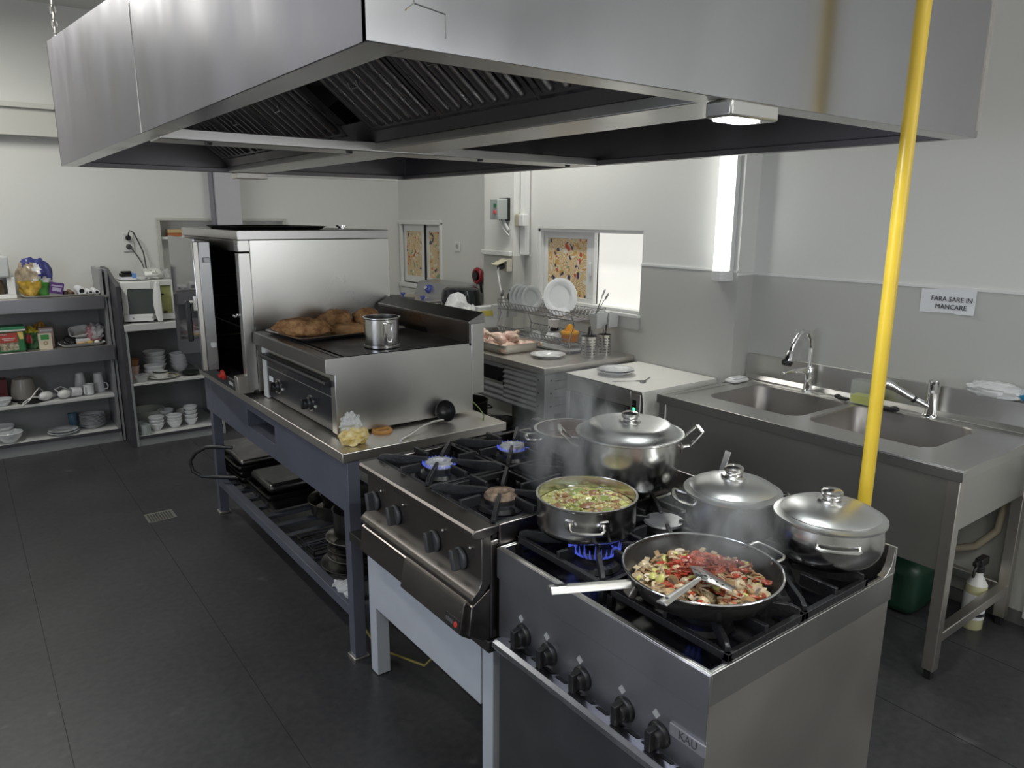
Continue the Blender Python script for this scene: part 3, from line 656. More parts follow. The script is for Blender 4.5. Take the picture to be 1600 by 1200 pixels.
P('guard_cap', MB().prism([(GX1-.016, 1.290), (GX1+.068, 1.290), (GX1+.068, 1.335), (GX1+.060, 1.338), (GX1-.016, 1.303)], 'y', GY0-.005, GY1+.002), mat('cap_steel', (.36, .35, .34), .35, 1.0, rvar=.06), gr, bevel=.002)
for x in (GX0+.10, GX1-.06):
    for y in (GY0+.06, GY1-.06): P('foot', MB().lathe([(0, 0), (.02, 0), (.02, .019), (0, .019)], (x, y, EZ), 12), BLACK, gr)
# ------------------------------------------------------------------ convection oven
OX0, OX1, OY0, OY1, OZ0, OZ1 = 1.075, 1.865, 3.585, 4.62, .90, 1.683
OVM = mat('oven_steel', (.62, .61, .58), .27, 1.0, rvar=.015, nscale=1.5)
ov = thing('convection_oven', 'large stainless convection oven with its glass door ajar, on the far end of the bench', 'oven', ((OX0+OX1)/2, (OY0+OY1)/2, EZ))
th_ = .05
P('side_panel', MB().box(OX0+.055, OX1, OY0, OY0+th_, OZ0, OZ1-.045), OVM, ov, bevel=.003)
P('side_panel', MB().box(OX0+.055, OX1, OY1-th_, OY1, OZ0, OZ1-.045), OVM, ov, bevel=.003)
P('top_panel', MB().box(OX0, OX1, OY0-.002, OY1, OZ1-.045, OZ1), mat('oven_top_steel', (.46, .45, .44), .3, 1.0, rvar=.02, nscale=2), ov, bevel=.003)
P('back_panel', MB().box(OX1-.05, OX1, OY0+th_, OY1-th_, OZ0, OZ1-.045), OVM, ov)
P('base_panel', MB().box(OX0+.01, OX1, OY0+th_, OY1-th_, OZ0, OZ0+.06), mat('oven_base_dark', (.06, .06, .065), .4, .6), ov)
P('front_post', MB().box(OX0, OX0+.055, OY0-.002, OY0+.05, OZ0+.01, OZ1-.105).box(OX0, OX0+.055, OY0-.003, OY0+.06, OZ1-.10, OZ1-.045), STEEL, ov, bevel=.003)
P('front_post', MB().box(OX0, OX0+.055, OY1-.05, OY1, OZ0+.01, OZ1-.045), STEEL, ov, bevel=.003)
P('front_header', MB().box(OX0+.002, OX0+.05, OY0+.06, OY1-.05, OZ1-.10, OZ1-.045), DSTEEL, ov, bevel=.003)
b = MB(); b.box(OX0+.05, OX1-.06, OY0+th_, OY0+th_+.004, OZ0+.06, OZ1-.05).box(OX0+.05, OX1-.06, OY1-th_-.004, OY1-th_, OZ0+.06, OZ1-.05).box(OX1-.064, OX1-.06, OY0+th_, OY1-th_, OZ0+.06, OZ1-.05).box(OX0+.05, OX1-.06, OY0+th_, OY1-th_, OZ1-.054, OZ1-.05)
P('cavity_lining', b, mat('oven_cavity', (.028, .025, .024), .4, .4), ov)
b = MB()
for z in (1.05, 1.17, 1.29, 1.41): b.tube([(OX0+.09, OY0+.075, z), (OX1-.1, OY0+.075, z)], .004, 6).tube([(OX0+.09, OY1-.075, z), (OX1-.1, OY1-.075, z)], .004, 6)
for x in (OX0+.1, OX1-.12):
    for y in (OY0+.075, OY1-.075): b.tube([(x, y, OZ0+.06), (x, y, OZ1-.06)], .004, 6)
P('rack_rails', b, STEELX, ov)
P('shelf_grid', MB().tube([(OX0+.09, OY0+.08, 1.18), (OX0+.09, OY1-.08, 1.18)], .004, 6), STEELX, ov)
P('latch', MB().box(OX0-.016, OX0, OY0+.03, OY0+.05, 1.275, 1.29).box(OX0-.03, OX0-.016, OY0+.035, OY0+.06, 1.27, 1.285), CHROME, ov, bevel=.003)
lf = P('control_fascia', MB().prism([(OX0-.045, OZ0+.005), (OX0-.048, OZ0+.062), (OX0+.02, OZ0+.075), (OX0+.02, OZ0+.005)], 'y', OY0+.05, OY1-.03), mat('oven_fascia', (.05, .05, .055), .3, .5), ov, bevel=.003)
P('fascia_end', MB().prism([(OX0-.045, OZ0+.0), (OX0-.048, OZ0+.085), (OX0+.03, OZ0+.09), (OX0+.03, OZ0+.0)], 'y', OY0-.001, OY0+.05), STEELX, ov, bevel=.002)
P('fascia_print', MB().box(OX0-.0495, OX0-.0485, OY0+.07, OY0+.14, OZ0+.028, OZ0+.044), mat('pale_print', (.4, .4, .4), .5), lf)
P('red_knob', MB().lathe([(0, 0), (.028, 0), (.026, .012), (.012, .016), (.012, .03), (0, .03)], (0, 0, 0), 20, M=T(OX0-.047, OY0+.215, OZ0+.062) @ RY(-PI/2-.2)), RED, lf, bevel=.002)
for x in (OX0+.08, OX1-.08):
    for y in (OY0+.08, OY1-.22): P('foot', MB().lathe([(0, 0), (.025, 0), (.025, .021), (0, .021)], (x, y, EZ), 12), BLACK, ov)
# door: far hinge, swung a little out of the opening
F_ = Vector((1.020, 4.62, 0)); N_ = Vector((.960, 3.83, 0))
dv = (F_-N_); DL = dv.length; dx = dv.normalized(); ang = math.atan2(dx.y, dx.x)
DM = T(N_.x, N_.y, 0) @ RZ(ang)          # local x along the door from its free edge, local +y = outwards
dd = MB()
dz0, dz1 = .985, 1.625
dd.box(0, .06, -.055, 0, dz0, dz1, M=DM).box(DL-.05, DL, -.055, 0, dz0, dz1, M=DM).box(.06, DL-.05, -.055, 0, dz0, dz0+.05, M=DM).box(.06, DL-.05, -.055, 0, dz1-.05, dz1, M=DM)
door = P('door', dd, mat('door_steel', (.34, .34, .345), .30, 1.0, rvar=.05, nscale=3), ov, bevel=.003)
P('outer_glass', MB().box(.02, DL+.01, .012, .020, dz0-.01, dz1+.012, M=DM), mat('mirror_door_glass', (.13, .13, .14), .05, .75), door)
P('inner_glass', MB().box(.06, DL-.05, -.03, -.024, dz0+.05, dz1-.05, M=DM), mat('dark_door_glass', (.02, .02, .022), .06), door)
for xx in (.0, .028): P('door_edge_strip', MB().box(xx, xx+.010, .0, .022, dz0, dz1, M=DM), CHROME if xx else STEELX, door, bevel=.002)
for z in (dz0+.12, dz1-.1): P('clip', MB().box(-.03, -.001, -.045, -.02, z, z+.025, M=DM), PLASW, door, bevel=.003)
hb = MB(); hb.box(.055, .085, .045, .07, 1.13, 1.335, M=DM)
hd = P('handle', hb, BLACK, door, bevel=.006)
P('handle_arm', MB().tube([DM @ Vector((.07, .02, 1.325)), DM @ Vector((.07, .05, 1.325))], .012, 10).tube([DM @ Vector((.02, .03, 1.33)), DM @ Vector((.07, .05, 1.325))], .011, 10).tube([DM @ Vector((.02, .03, 1.36)), DM @ Vector((.02, .03, 1.29))], .012, 10), CHROME, hd)
# tray lying on the oven
def pan_mb(x0, x1, y0, y1, z0, h, flare=.012, lip=.012, t=.0018, M=None):
    # open rectangular tray with rounded corners
    def ring(ax0, ax1, ay0, ay1, r, z):
        out = []
        for (cx, cy, a) in ((ax1-r, ay1-r, 0), (ax0+r, ay1-r, 90), (ax0+r, ay0+r, 180), (ax1-r, ay0+r, 270)):
            for i in range(6): q = R(a+i*18); out.append((cx+r*math.cos(q), cy+r*math.sin(q), z))
        return out
    f = flare; r = min(.035, (x1-x0)/4, (y1-y0)/4)
    rings = [ring(x0+f+.012, x1-f-.012, y0+f+.012, y1-f-.012, r*.8, z0), ring(x0+f, x1-f, y0+f, y1-f, r, z0+min(.012, h*.3)), ring(x0, x1, y0, y1, r, z0+h-.002), ring(x0-lip, x1+lip, y0-lip, y1+lip, r+lip, z0+h),
             ring(x0-lip, x1+lip, y0-lip, y1+lip, r+lip, z0+h-t), ring(x0-t, x1+t, y0-t, y1+t, r, z0+h-.002-t*1.3) , ring(x0+t, x1-t, y0+t, y1-t, r, z0+h-.001)]
    rings = rings[:4]+[ring(x0+t, x1-t, y0+t, y1-t, r, z0+h), ring(x0+f+t, x1-f-t, y0+f+t, y1-f-t, r, z0+min(.012, h*.3)+t), ring(x0+f+.012, x1-f-.012, y0+f+.012, y1-f-.012, r*.8, z0+t)]
    n = len(rings[0]); v = [p for q in rings for p in q]; fs = [tuple(range(n))[::-1], tuple((len(rings)-1)*n+j for j in range(n))]
    for i in range(len(rings)-1):
        for j in range(n): fs.append((i*n+j, i*n+(j+1) % n, (i+1)*n+(j+1) % n, (i+1)*n+j))
    return MB().add(v, fs, M=M)
TRAYD = mat('dark_baking_tray', (.10, .095, .09), .3, .9, nz=.3, nscale=14)
one('baking_tray', 'dark shallow baking tray lying on top of the convection oven', 'tray', pan_mb(1.10, 1.56, 3.66, 4.22, OZ1, .018), TRAYD, loc=(1.33, 3.95, OZ1))
P('vent_cap', MB().lathe([(0, .02), (.03, .02), (.03, .012), (.018, .01), (.018, 0), (0, 0)], (1.74, 3.9, OZ1), 20), CHROME, ov)
# ------------------------------------------------------------------ pots and pans on the cookers
def wall_prof(R_, h, base, t=.002, belly=0.0, lip=.006, dark=False):
    # outside up, over the rim, inside down; radius at height fraction s
    def rad(s): return base+(R_-base)*min(1, s*1.0)**.45 + belly*math.sin(PI*min(1, s*1.05))
    o = [(0, 0), (base*.96, 0)] + [(rad(s), h*s) for s in (.015, .05, .1, .18, .3, .42, .55, .7, .82, .92, .97)]
    o += [(R_+lip*.6, h*.985), (R_+lip, h-.001), (R_+lip*.7, h), (R_-t, h-.003)]
    o += [(rad(s)-t, h*s) for s in (.92, .7, .5, .3, .18, .1, .05)] + [(base-t, .004), (0, .004)]
    return o
def straight_prof(R_, h, r=.02, t=.002, lip=.004):
    o = [(0, 0), (R_-r, 0)]+[(R_-r+r*math.sin(R(a)), r-r*math.cos(R(a))) for a in (25, 50, 70, 90)]+[(R_, h*.5), (R_, h-.008), (R_+lip, h-.004), (R_+lip, h), (R_-t, h), (R_-t, h*.5), (R_-t, r), (R_-r, t+.001), (0, t+.001)]
    return o
def loop_handle(c, R_, z, ang, wd=.10, out=.035, r=.0055, up=.0):
    a = ang; ca, sa = math.cos(a), math.sin(a); n_ = Vector((ca, sa, 0)); tt = Vector((-sa, ca, 0)); c = Vector((c[0], c[1], z))
    pts = []
    for s, o, u in ((-1, -.004, 0), (-1, .006, 0), (-1, out*.75, up*.6), (-.86, out, up), (-.4, out+.004, up), (0, out+.005, up), (.4, out+.004, up), (.86, out, up), (1, out*.75, up*.6), (1, .006, 0), (1, -.004, 0)):
        rr = math.sqrt(max(R_*R_-(wd/2)**2, 0)); pts.append(c+n_*(rr+o)+tt*(s*wd/2)+Vector((0, 0, u)))
    return MB().tube(pts, r, 8)
def lid(parent, c, R_, z, dome, flat=True):
    n = [(R_+.006, -.004), (R_+.006, .001), (R_-.004, .003), (R_-.012, .007)]
    if flat: n += [(R_*.88, dome*.45), (R_*.80, dome*.80), (R_*.70, dome*.93), (R_*.4, dome), (0, dome*1.02)]
    else: n += [(R_*math.cos(R(q))*.94, .006+dome*math.sin(R(q))**1.25) for q in (10, 22, 34, 46, 58, 68, 78)]+[(0, .006+dome)]
    n = [(0, n[-1][1]-.002)] + [(p[0]*.985, p[1]-.002) for p in n[::-1][1:]] + n
    l = P('lid', MB().lathe(n, (c[0], c[1], z), 56), LIDM, parent)
    zt = z+(dome if flat else dome+.006)
    k = MB().lathe([(0, -.003), (.033, -.003), (.034, .002), (.030, .006), (.021, .007), (.020, .010), (.024, .013), (.0265, .019), (.0255, .026), (.019, .031), (0, .033)], (c[0], c[1], zt), 32)
    P('lid_knob', k, POTM, l)
    return l
GZ, QG = .925, .965
# soup pot
c = (1.290, 1.376); R_ = .134; h = .101
pt = thing('casserole_pot', 'open steel pot of bubbling green soup over a blue flame on the nearest cooker', 'pot', (c[0], c[1], GZ))
P('pot_body', MB().lathe(straight_prof(R_, h, .022), (c[0], c[1], GZ), 64), POTM, pt)
va = math.atan2(-c[1], -c[0])
for a in (va+.02, va+.02+PI):
    P('handle', loop_handle(c, R_, GZ+.062, a, .088, .030, .005, -.012), POTM, pt)
    for s in (-1, 1):
        aa = a+s*.335; P('handle_mount', MB().box(-.004, .004, -.012, .012, -.012, .012, M=T(c[0]+R_*math.cos(aa), c[1]+R_*math.sin(aa), GZ+.062) @ RZ(aa)), POTM, pt, bevel=.002)
def soup_mat():
    m = bpy.data.materials.new('green_vegetable_soup'); m.use_nodes = True; nt = m.node_tree; L = nt.links.new; b = nt.nodes['Principled BSDF']
    tc = nt.nodes.new('ShaderNodeTexCoord'); n1 = nt.nodes.new('ShaderNodeTexNoise'); n1.inputs['Scale'].default_value = 16; n1.inputs['Detail'].default_value = 4
    L(tc.outputs['Object'], n1.inputs[0]); cr = nt.nodes.new('ShaderNodeValToRGB'); e = cr.color_ramp.elements
    e[0].position = .30; e[0].color = (.05, .09, .015, 1); e[1].position = .75; e[1].color = (.62, .58, .16, 1)
    for p, q in ((.40, (.25, .26, .07, 1)), (.50, (.40, .38, .17, 1)), (.58, (.27, .13, .06, 1)), (.66, (.46, .46, .18, 1))): x = e.new(p); x.color = q
    L(n1.outputs['Fac'], cr.inputs[0]); L(cr.outputs[0], b.inputs['Base Color']); b.inputs['Roughness'].default_value = .12
    n2 = nt.nodes.new('ShaderNodeTexNoise'); n2.inputs['Scale'].default_value = 110; n2.inputs['Detail'].default_value = 3; L(tc.outputs['Object'], n2.inputs[0])
    bp = nt.nodes.new('ShaderNodeBump'); bp.inputs['Strength'].default_value = .7; bp.inputs['Distance'].default_value = .006; L(n2.outputs['Fac'], bp.inputs['Height']); L(bp.outputs[0], b.inputs['Normal'])
    return m
def blob_disc(c, R_, z, amp, fr, seed, cone=0.0, rings=16, n=48, thick=.012, foot=1.0):
    v = []; f = []
    for i in range(rings+1):
        r = R_*i/rings
        for j in range(n):
            a = 2*PI*j/n; x, y = r*math.cos(a), r*math.sin(a)
            zz = amp*noise.noise(Vector((x*fr+seed, y*fr, seed)))+amp*.5*noise.noise(Vector((x*fr*2.7, y*fr*2.7+seed, 3)))+cone*(1-(i/rings)**2)
            v.append((c[0]+x, c[1]+y, z+zz*(1 if i < rings else .2)))
    for i in range(rings):
        for j in range(n): f.append((i*n+j, (i+1)*n+j, (i+1)*n+(j+1) % n, i*n+(j+1) % n))
    o = len(v)
    for j in range(n): a = 2*PI*j/n; v.append((c[0]+R_*foot*math.cos(a), c[1]+R_*foot*math.sin(a), z-thick))
    for j in range(n): f.append((rings*n+j, o+j, o+(j+1) % n, rings*n+(j+1) % n))
    f.append(tuple(o+j for j in range(n))[::-1])
    return MB().add(v, f)
b = blob_disc(c, R_-.004, GZ+.068, .007, 38, 2)
for i in range(260):
    a = random.random()*2*PI; r = (R_-.016)*math.sqrt(random.random()); s = .0016+.0042*random.random()
    b.ball((c[0]+r*math.cos(a), c[1]+r*math.sin(a), GZ+.070), s*1.3, s*1.3, s, 8, 5, k=random.choice((0, 0, 0, 1, 1)))
for i in range(26):
    a = random.random()*2*PI; r = (R_-.03)*math.sqrt(random.random()); s = .007+.010*random.random()
    b.ball((c[0]+r*math.cos(a), c[1]+r*math.sin(a), GZ+.0675), s*1.6, s*1.2, s*.38, 9, 6, k=random.choice((2, 3, 4, 4)), amp=.4, seed=i, M=None)
one('vegetable_soup', 'green vegetable soup boiling in the open steel pot', 'soup', b, [soup_mat(), mat('soup_bubble', (.62, .62, .42), .06, spec=.7, alpha=.42), mat('soup_yellow_veg', (.50, .48, .16), .3), mat('soup_green_veg', (.20, .24, .07), .35), mat('soup_brown_meat', (.20, .095, .05), .4)], loc=(c[0], c[1], GZ+.05), kind='stuff')
# big stock pot
c = (1.586, 1.510); R_ = .158; h = .150
pt = thing('stock_pot', 'largest steel pot with flat-domed lid, steam drifting past it, behind the soup pot', 'pot', (c[0], c[1], QG))
P('pot_body', MB().lathe(wall_prof(R_-.004, h, .132, belly=.006), (c[0], c[1], QG), 72), POTM, pt)
lid(pt, c, R_, QG+h+.002, .030)
for a in (va+1.57+.12, va-1.57+.12):
    ca, sa = math.cos(a), math.sin(a); n_ = Vector((ca, sa, 0)); tt = Vector((-sa, ca, 0)); o = Vector((c[0], c[1], QG+h-.035))
    hb = MB()
    pts = [o+n_*(R_-.006)+tt*-.042, o+n_*(R_+.018)+tt*-.042+Vector((0, 0, .004)), o+n_*(R_+.055)+tt*-.036+Vector((0, 0, .045)), o+n_*(R_+.058)+tt*.036+Vector((0, 0, .045)), o+n_*(R_+.018)+tt*.042+Vector((0, 0, .004)), o+n_*(R_-.006)+tt*.042]
    for p, q in zip(pts[:-1], pts[1:]): hb.bar(p, q, .013, .006)
    hh = P('handle', hb, POTM, pt, bevel=.002)
    for s in (-1, 1): P('rivet_plate', MB().box(-.003, .004, -.014, .014, -.016, .012, M=T(*(o+tt*s*.042+n_*(math.sqrt(R_**2-.042**2)-.004))) @ RZ(a)), DSTEEL, hh, bevel=.003)
# sauce pot with red-brown liquid
c = (1.615, 1.817); R_ = .116; h = .085
pt = thing('saucepot', 'open steel pot with brown broth at the back of the dark range', 'pot', (c[0], c[1], QG))
P('pot_body', MB().lathe(straight_prof(R_, h, .02, lip=.007), (c[0], c[1], QG), 56), POTM, pt)
for a in (PI*.82, PI*.82+PI): P('handle', loop_handle(c, R_, QG+.055, a, .075, .034, .006), POTM, pt)
one('broth', 'brown broth inside the open pot at the back of the dark range', 'soup', blob_disc(c, R_-.004, QG+.044, .002, 30, 5), mat('brown_broth', (.16, .06, .025), .08, nz=.3, nscale=20), loc=(c[0], c[1], QG+.035), kind='stuff')
# two lidded casseroles on the back burners
c = (1.612, 1.145); R_ = .124; h = .108
pt = thing('lidded_casserole', 'straight-sided dark steel pot with domed lid, between the big pot and the bellied pot', 'pot', (c[0], c[1], GZ))
P('pot_body', MB().lathe(straight_prof(R_-.004, h, .018), (c[0], c[1], GZ), 60), mat('duller_pot_steel', (.42, .41, .40), .27, 1.0, rvar=.06, nscale=9), pt)
lid(pt, c, R_, GZ+h+.002, .031, False)
for a in (va+1.45+.1, va-1.55): P('handle', loop_handle(c, R_-.004, GZ+.078, a, .085, .040, .006, .012), POTM, pt)
c = (1.655, .889); R_ = .126; h = .113
pt = thing('bellied_casserole', 'round-bellied steel pot with domed lid at the back right corner of the nearest cooker', 'pot', (c[0], c[1], GZ))
P('pot_body', MB().lathe([(0, 0), (.085, 0), (.098, .006), (.112, .018), (.123, .036), (.128, .055), (.128, .075), (.125, .095), (.122, h), (.119, h), (.122, .09), (.124, .06), (.118, .034), (.095, .010), (.083, .004), (0, .004)], (c[0], c[1], GZ), 64), POTM, pt)
lid(pt, c, R_, GZ+h+.002, .029, False)
for a in (va-.12, va-.12+PI): P('handle', loop_handle(c, .128, GZ+.082, a, .095, .020, .0045, -.004), POTM, pt)
# skimmer handle standing up behind the lidded casserole
t = thing('skimmer', 'steel skimmer whose flat handle sticks up behind the middle lidded pot', 'kitchen utensil', (1.72, 1.30, GZ))
P('skimmer_handle', MB().bar((1.724, 1.292, GZ+.008), (1.742, 1.262, 1.088), .003, .020), STEEL, t, bevel=.001)
P('skimmer_head', MB().lathe([(0, 0), (.035, .002), (.045, .008), (.043, .009), (.034, .004), (0, .002)], (1.700, 1.300, GZ+.003), 24), STEEL, t)
# frying pan
c = (1.263, .963); R_ = .176; h = .062
fp = thing('frying_pan', 'large dark frying pan full of mushrooms and tomato, long steel handle', 'pan', (c[0], c[1], GZ))
po = [(0, 0), (.125, 0), (.140, .004), (.154, .014), (.166, .032), (.173, .050), (.176, .058)]
pi_ = [(.172, .056), (.168, .046), (.160, .030), (.148, .014), (.134, .005), (0, .004)]
P('pan_body', MB().lathe(po+[(.1775, .061), (.175, .063), (.1725, .061)]+pi_, (c[0], c[1], GZ), 72), mat('dark_nonstick', (.045, .042, .040), .24, .5, rvar=.06, nscale=9), fp)
P('pan_rim', MB().tube([(c[0]+.1765*math.cos(2*PI*i/64), c[1]+.1765*math.sin(2*PI*i/64), GZ+.0625) for i in range(64)], .0028, 8, closed=True), CHROME, fp)
# long handle, to the camera's left
ha = math.atan2(.114, -.352)
n_ = Vector((math.cos(ha), math.sin(ha), 0))
def flat_handle(a0, a1, w0, w1, t_, c0, hole=True):
    b = MB(); seg = 10; v = []
    for i in range(seg+1):
        s = i/seg; p = a0.lerp(a1, s); wd = w0+(w1-w0)*s
        d = (a1-a0).normalized(); side = Vector((-d.y, d.x, 0)).normalized(); upv = side.cross(d)*-1
        if upv.z < 0: upv = -upv
        v += [p-side*wd/2-upv*t_*.8, p-side*wd*.42+upv*t_*.25, p-side*wd*.2+upv*t_, p+side*wd*.2+upv*t_, p+side*wd*.42+upv*t_*.25, p+side*wd/2-upv*t_*.8]
    f = []
    for i in range(seg):
        for j in range(6): f.append((i*6+j, i*6+(j+1) % 6, (i+1)*6+(j+1) % 6, (i+1)*6+j))
    f += [tuple(range(6))[::-1], tuple(seg*6+j for j in range(6))]
    return b.add(v, f)
A0 = Vector((c[0], c[1], GZ+.048))+n_*.172; A1 = Vector((c[0], c[1], GZ+.066))+n_*.370
ph = P('pan_handle', flat_handle(A0, A1, .026, .031, .007, None), STEEL, fp, bevel=.001)
d_ = (A1-A0).normalized(); hc = A1-d_*.026+Vector((0, 0, .0092)); s_ = Vector((-d_.y, d_.x, 0))
P('hanging_hole', MB().add([hc-d_*.012-s_*.004, hc+d_*.012-s_*.004, hc+d_*.016, hc+d_*.012+s_*.004, hc-d_*.012+s_*.004, hc-d_*.016], [(0, 1, 2, 3, 4, 5)]), DARK, ph)
P('rivet_plate', MB().bar(A0-n_*.004+Vector((0, 0, -.02)), A0+n_*.012+Vector((0, 0, -.012)), .032, .03), DSTEEL, fp, bevel=.004)
P('helper_handle', loop_handle(c, .174, GZ+.054, ha+PI+.12, .095, .042, .0035, .006), STEEL, fp)
# mushrooms, tomato
MU = [mat('mushroom_cream', (.62, .49, .31), .35, nz=.35, nscale=60), mat('mushroom_tan', (.44, .27, .13), .35, nz=.4, nscale=50), mat('mushroom_gill', (.12, .085, .06), .5), mat('leek_green', (.50, .48, .14), .4)]
b = blob_disc(c, .140, GZ+.017, .005, 40, 9, .006, thick=.011, foot=.88)
b.mi = [1]*len(b.mi)
prof2 = [(-.006, -.016), (.006, -.016), (.0055, -.004), (.014, -.002), (.017, .004), (.013, .012), (.005, .016), (-.005, .016), (-.013, .012), (-.017, .004), (-.014, -.002), (-.0055, -.004)]
rnd = random.Random(11); cnt = 0
while cnt < 210:
    a = rnd.random()*2*PI; r = .142*math.sqrt(rnd.random())
    x, y = r*math.cos(a), r*math.sin(a)
    cnt += 1
    zc = GZ+.021+.012*(1-(r/.15)**2)+.007*rnd.random()
    M = T(c[0]+x, c[1]+y, zc) @ RZ(rnd.random()*6.3) @ RX(rnd.uniform(-1.0, 1.0)) @ RY(rnd.uniform(-.7, .7))
    s = rnd.uniform(.75, 1.15)
    kk = rnd.choice((0, 0, 0, 1, 1))
    if rnd.random() < .12: b.ball((0, 0, 0), .010*s, .018*s, .006*s, 8, 6, k=3, M=M)
    elif rnd.random() < .2: b.ball((0, 0, 0), .016*s, .014*s, .010*s, 10, 7, k=kk, M=M)
    else:
        b.prism([(p[0]*s, p[1]*s) for p in prof2], 'z', -.002, .002, k=kk, M=M)
        b.prism([(p[0]*s*.62, p[1]*s*.35+.001) for p in prof2[3:11]], 'z', -.0024, .0024, k=2, M=M)
one('fried_mushrooms', 'sliced mushrooms frying around the tomato in the dark pan', 'mushrooms', b, MU, loc=(c[0], c[1], GZ+.012), kind='stuff')
TOM = [mat('tomato_pulp', (.38, .072, .034), .22, nz=.35, nscale=60, bump=.3, bscale=150), mat('tomato_skin', (.40, .05, .026), .2), mat('tomato_flesh', (.46, .10, .05), .25)]
tc_ = (c[0]+.030, c[1]+.020)
b = blob_disc(tc_, .076, GZ+.026, .012, 52, 4, .024, 16, 40)
for i in range(120):
    a = rnd.random()*2*PI; r = .075*math.sqrt(rnd.random()) if i < 70 else .13*math.sqrt(rnd.random())
    x = (tc_ if i < 70 else (c[0]+.01, c[1]-.02)); x = (x[0]+r*math.cos(a), x[1]+r*math.sin(a))
    if math.hypot(x[0]-c[0], x[1]-c[1]) > .145: continue
    zc = GZ+.034+.020*max(0, 1-(math.hypot(x[0]-tc_[0], x[1]-tc_[1])/.08)**2)
    b.ball((0, 0, 0), rnd.uniform(.010, .022), rnd.uniform(.006, .012), rnd.uniform(.0025, .005), 12, 8, k=rnd.choice((0, 0, 0, 1, 2)), amp=1.1, seed=i, M=T(x[0], x[1], zc) @ RZ(rnd.random()*6) @ RX(rnd.uniform(-.6, .6)))
one('chopped_tomato', 'heap of chopped red tomato in the middle of the dark pan', 'tomato', b, TOM, loc=(tc_[0], tc_[1], GZ+.022), kind='stuff')
# slotted turner resting in the pan
t = thing('slotted_turner', 'steel perforated turner resting in the frying pan with its handle over the rim', 'kitchen utensil', (1.12, .90, .985))
P('turner_handle', flat_handle(Vector((1.196, .915, .997)), Vector((1.046, .889, 1.0)), .012, .026, .0035, None), STEEL, t, bevel=.0008)
b = MB().add([(1.192, .921, .999), (1.194, .908, .999), (1.216, .852, .990), (1.246, .857, .984), (1.262, .970, .984), (1.236, .976, .990)], [(0, 1, 2, 5), (2, 3, 4, 5)])
bl = P('turner_blade', b, STEEL, t)
md = bl.modifiers.new('thickness', 'SOLIDIFY'); md.thickness = .0016
b = MB()
for i in range(6): b.disc((1.222+.003*i*.2, .874+i*.016, .9915), .0032, 10)
for i in range(4): b.disc((1.207, .891+i*.014, .9975), .0026, 10)
P('perforations', MB().lathe([(0, 0), (.004, 0), (.004, .0016), (0, .0016)], (1.066, .8925, 1.0020), 12), DARK, t)
P('perforations', b, DARK, t)
# ------------------------------------------------------------------ on the bench and the grill
t = thing('bread_tray', 'shallow steel tray of bread loaves on the grill', 'tray', (1.40, 3.36, GT+.001))
TM = T(1.44, 3.33, 0) @ RZ(R(6))
P('tray_body', pan_mb(-.275, .275, -.185, .185, GT+.001, .016, .01, .012, M=TM), STEELX, t)
CRUST = mat('bread_crust', (.50, .28, .12), .75, nscale=34, bump=1.0, bscale=90, col2=(.27, .125, .045))
CRUMB = mat('pale_crust', (.50, .27, .11), .75, nz=.35, nscale=22, bump=.5, bscale=60)
LZ = GT+.003
def loaf(name, label, x, y, rx, ry, rz, ang, seed, m):
    b = MB().ball((0, 0, rz*.86), rx, ry, rz, 36, 20, amp=.22, fr=2.2, seed=seed, M=T(x, y, LZ) @ RZ(ang))
    for i, p in enumerate(b.v):
        d = noise.noise(Vector(p)*55)*.005+noise.noise(Vector(p)*130)*.003; b.v[i] = (p[0], p[1], max(LZ, p[2]+d))
    return one(name, label, 'bread', b, m, loc=(x, y, LZ), group='bread on the grill')
loaf('bread_loaf', 'long crusty bread loaf at the front edge of the grill tray', 1.255, 3.275, .135, .058, .046, R(-32), 1, CRUST)
loaf('bread_loaf', 'round high bread loaf in the middle of the grill tray', 1.475, 3.42, .088, .07, .050, R(-10), 2, CRUST)
loaf('bread_loaf', 'bread loaf at the back of the grill tray, half behind the steel mug', 1.63, 3.40, .075, .062, .050, R(15), 3, CRUST)
loaf('baguette_piece', 'smooth pale baguette piece pointing towards the steel mug', 1.455, 3.225, .130, .034, .027, R(-24), 4, CRUMB)
t = thing('steel_mug', 'straight steel pot with wire handle standing on the black grill surface', 'pot', (1.425, 2.825, GT+.001))
c = (1.425, 2.825); R_ = .074
P('mug_body', MB().lathe(straight_prof(R_, .130, .008, lip=.006), (c[0], c[1], GT+.001), 56), POTM, t)
P('base_ring', MB().lathe([(R_, .004), (R_+.002, .004), (R_+.002, .012), (R_, .012)], (c[0], c[1], GT+.001), 48), POTM, t)
a = math.atan2(-c[1], -c[0])+.28; n_ = Vector((math.cos(a), math.sin(a), 0)); tt = Vector((-n_.y, n_.x, 0)); o = Vector((c[0], c[1], GT))
P('handle', MB().tube([o+n_*(R_-.003)+tt*s*.011+Vector((0, 0, z)) if k == 0 else o+n_*(R_+.040)+tt*s*.013+Vector((0, 0, z)) for (s, z, k) in ((-1, .112, 0), (-1, .112, 1), (-1, .055, 1), (-.6, .040, 1), (.6, .040, 1), (1, .055, 1), (1, .112, 1), (1, .112, 0))], .0038, 8), CHROME, t)
t = thing('ladle', 'black ladle with a steel handle leaning against the grill side', 'ladle', (1.62, 2.62, EZ))
M = T(1.625, 2.640, EZ+.050) @ RX(R(68)) @ RZ(.3)
P('bowl', MB().lathe([(0, -.046), (.02, -.043), (.036, -.030), (.046, -.010), (.0485, .004), (.046, .004), (.043, -.010), (.033, -.028), (.018, -.040), (0, -.043)], (0, 0, 0), 36, M=M), BLACK, t)
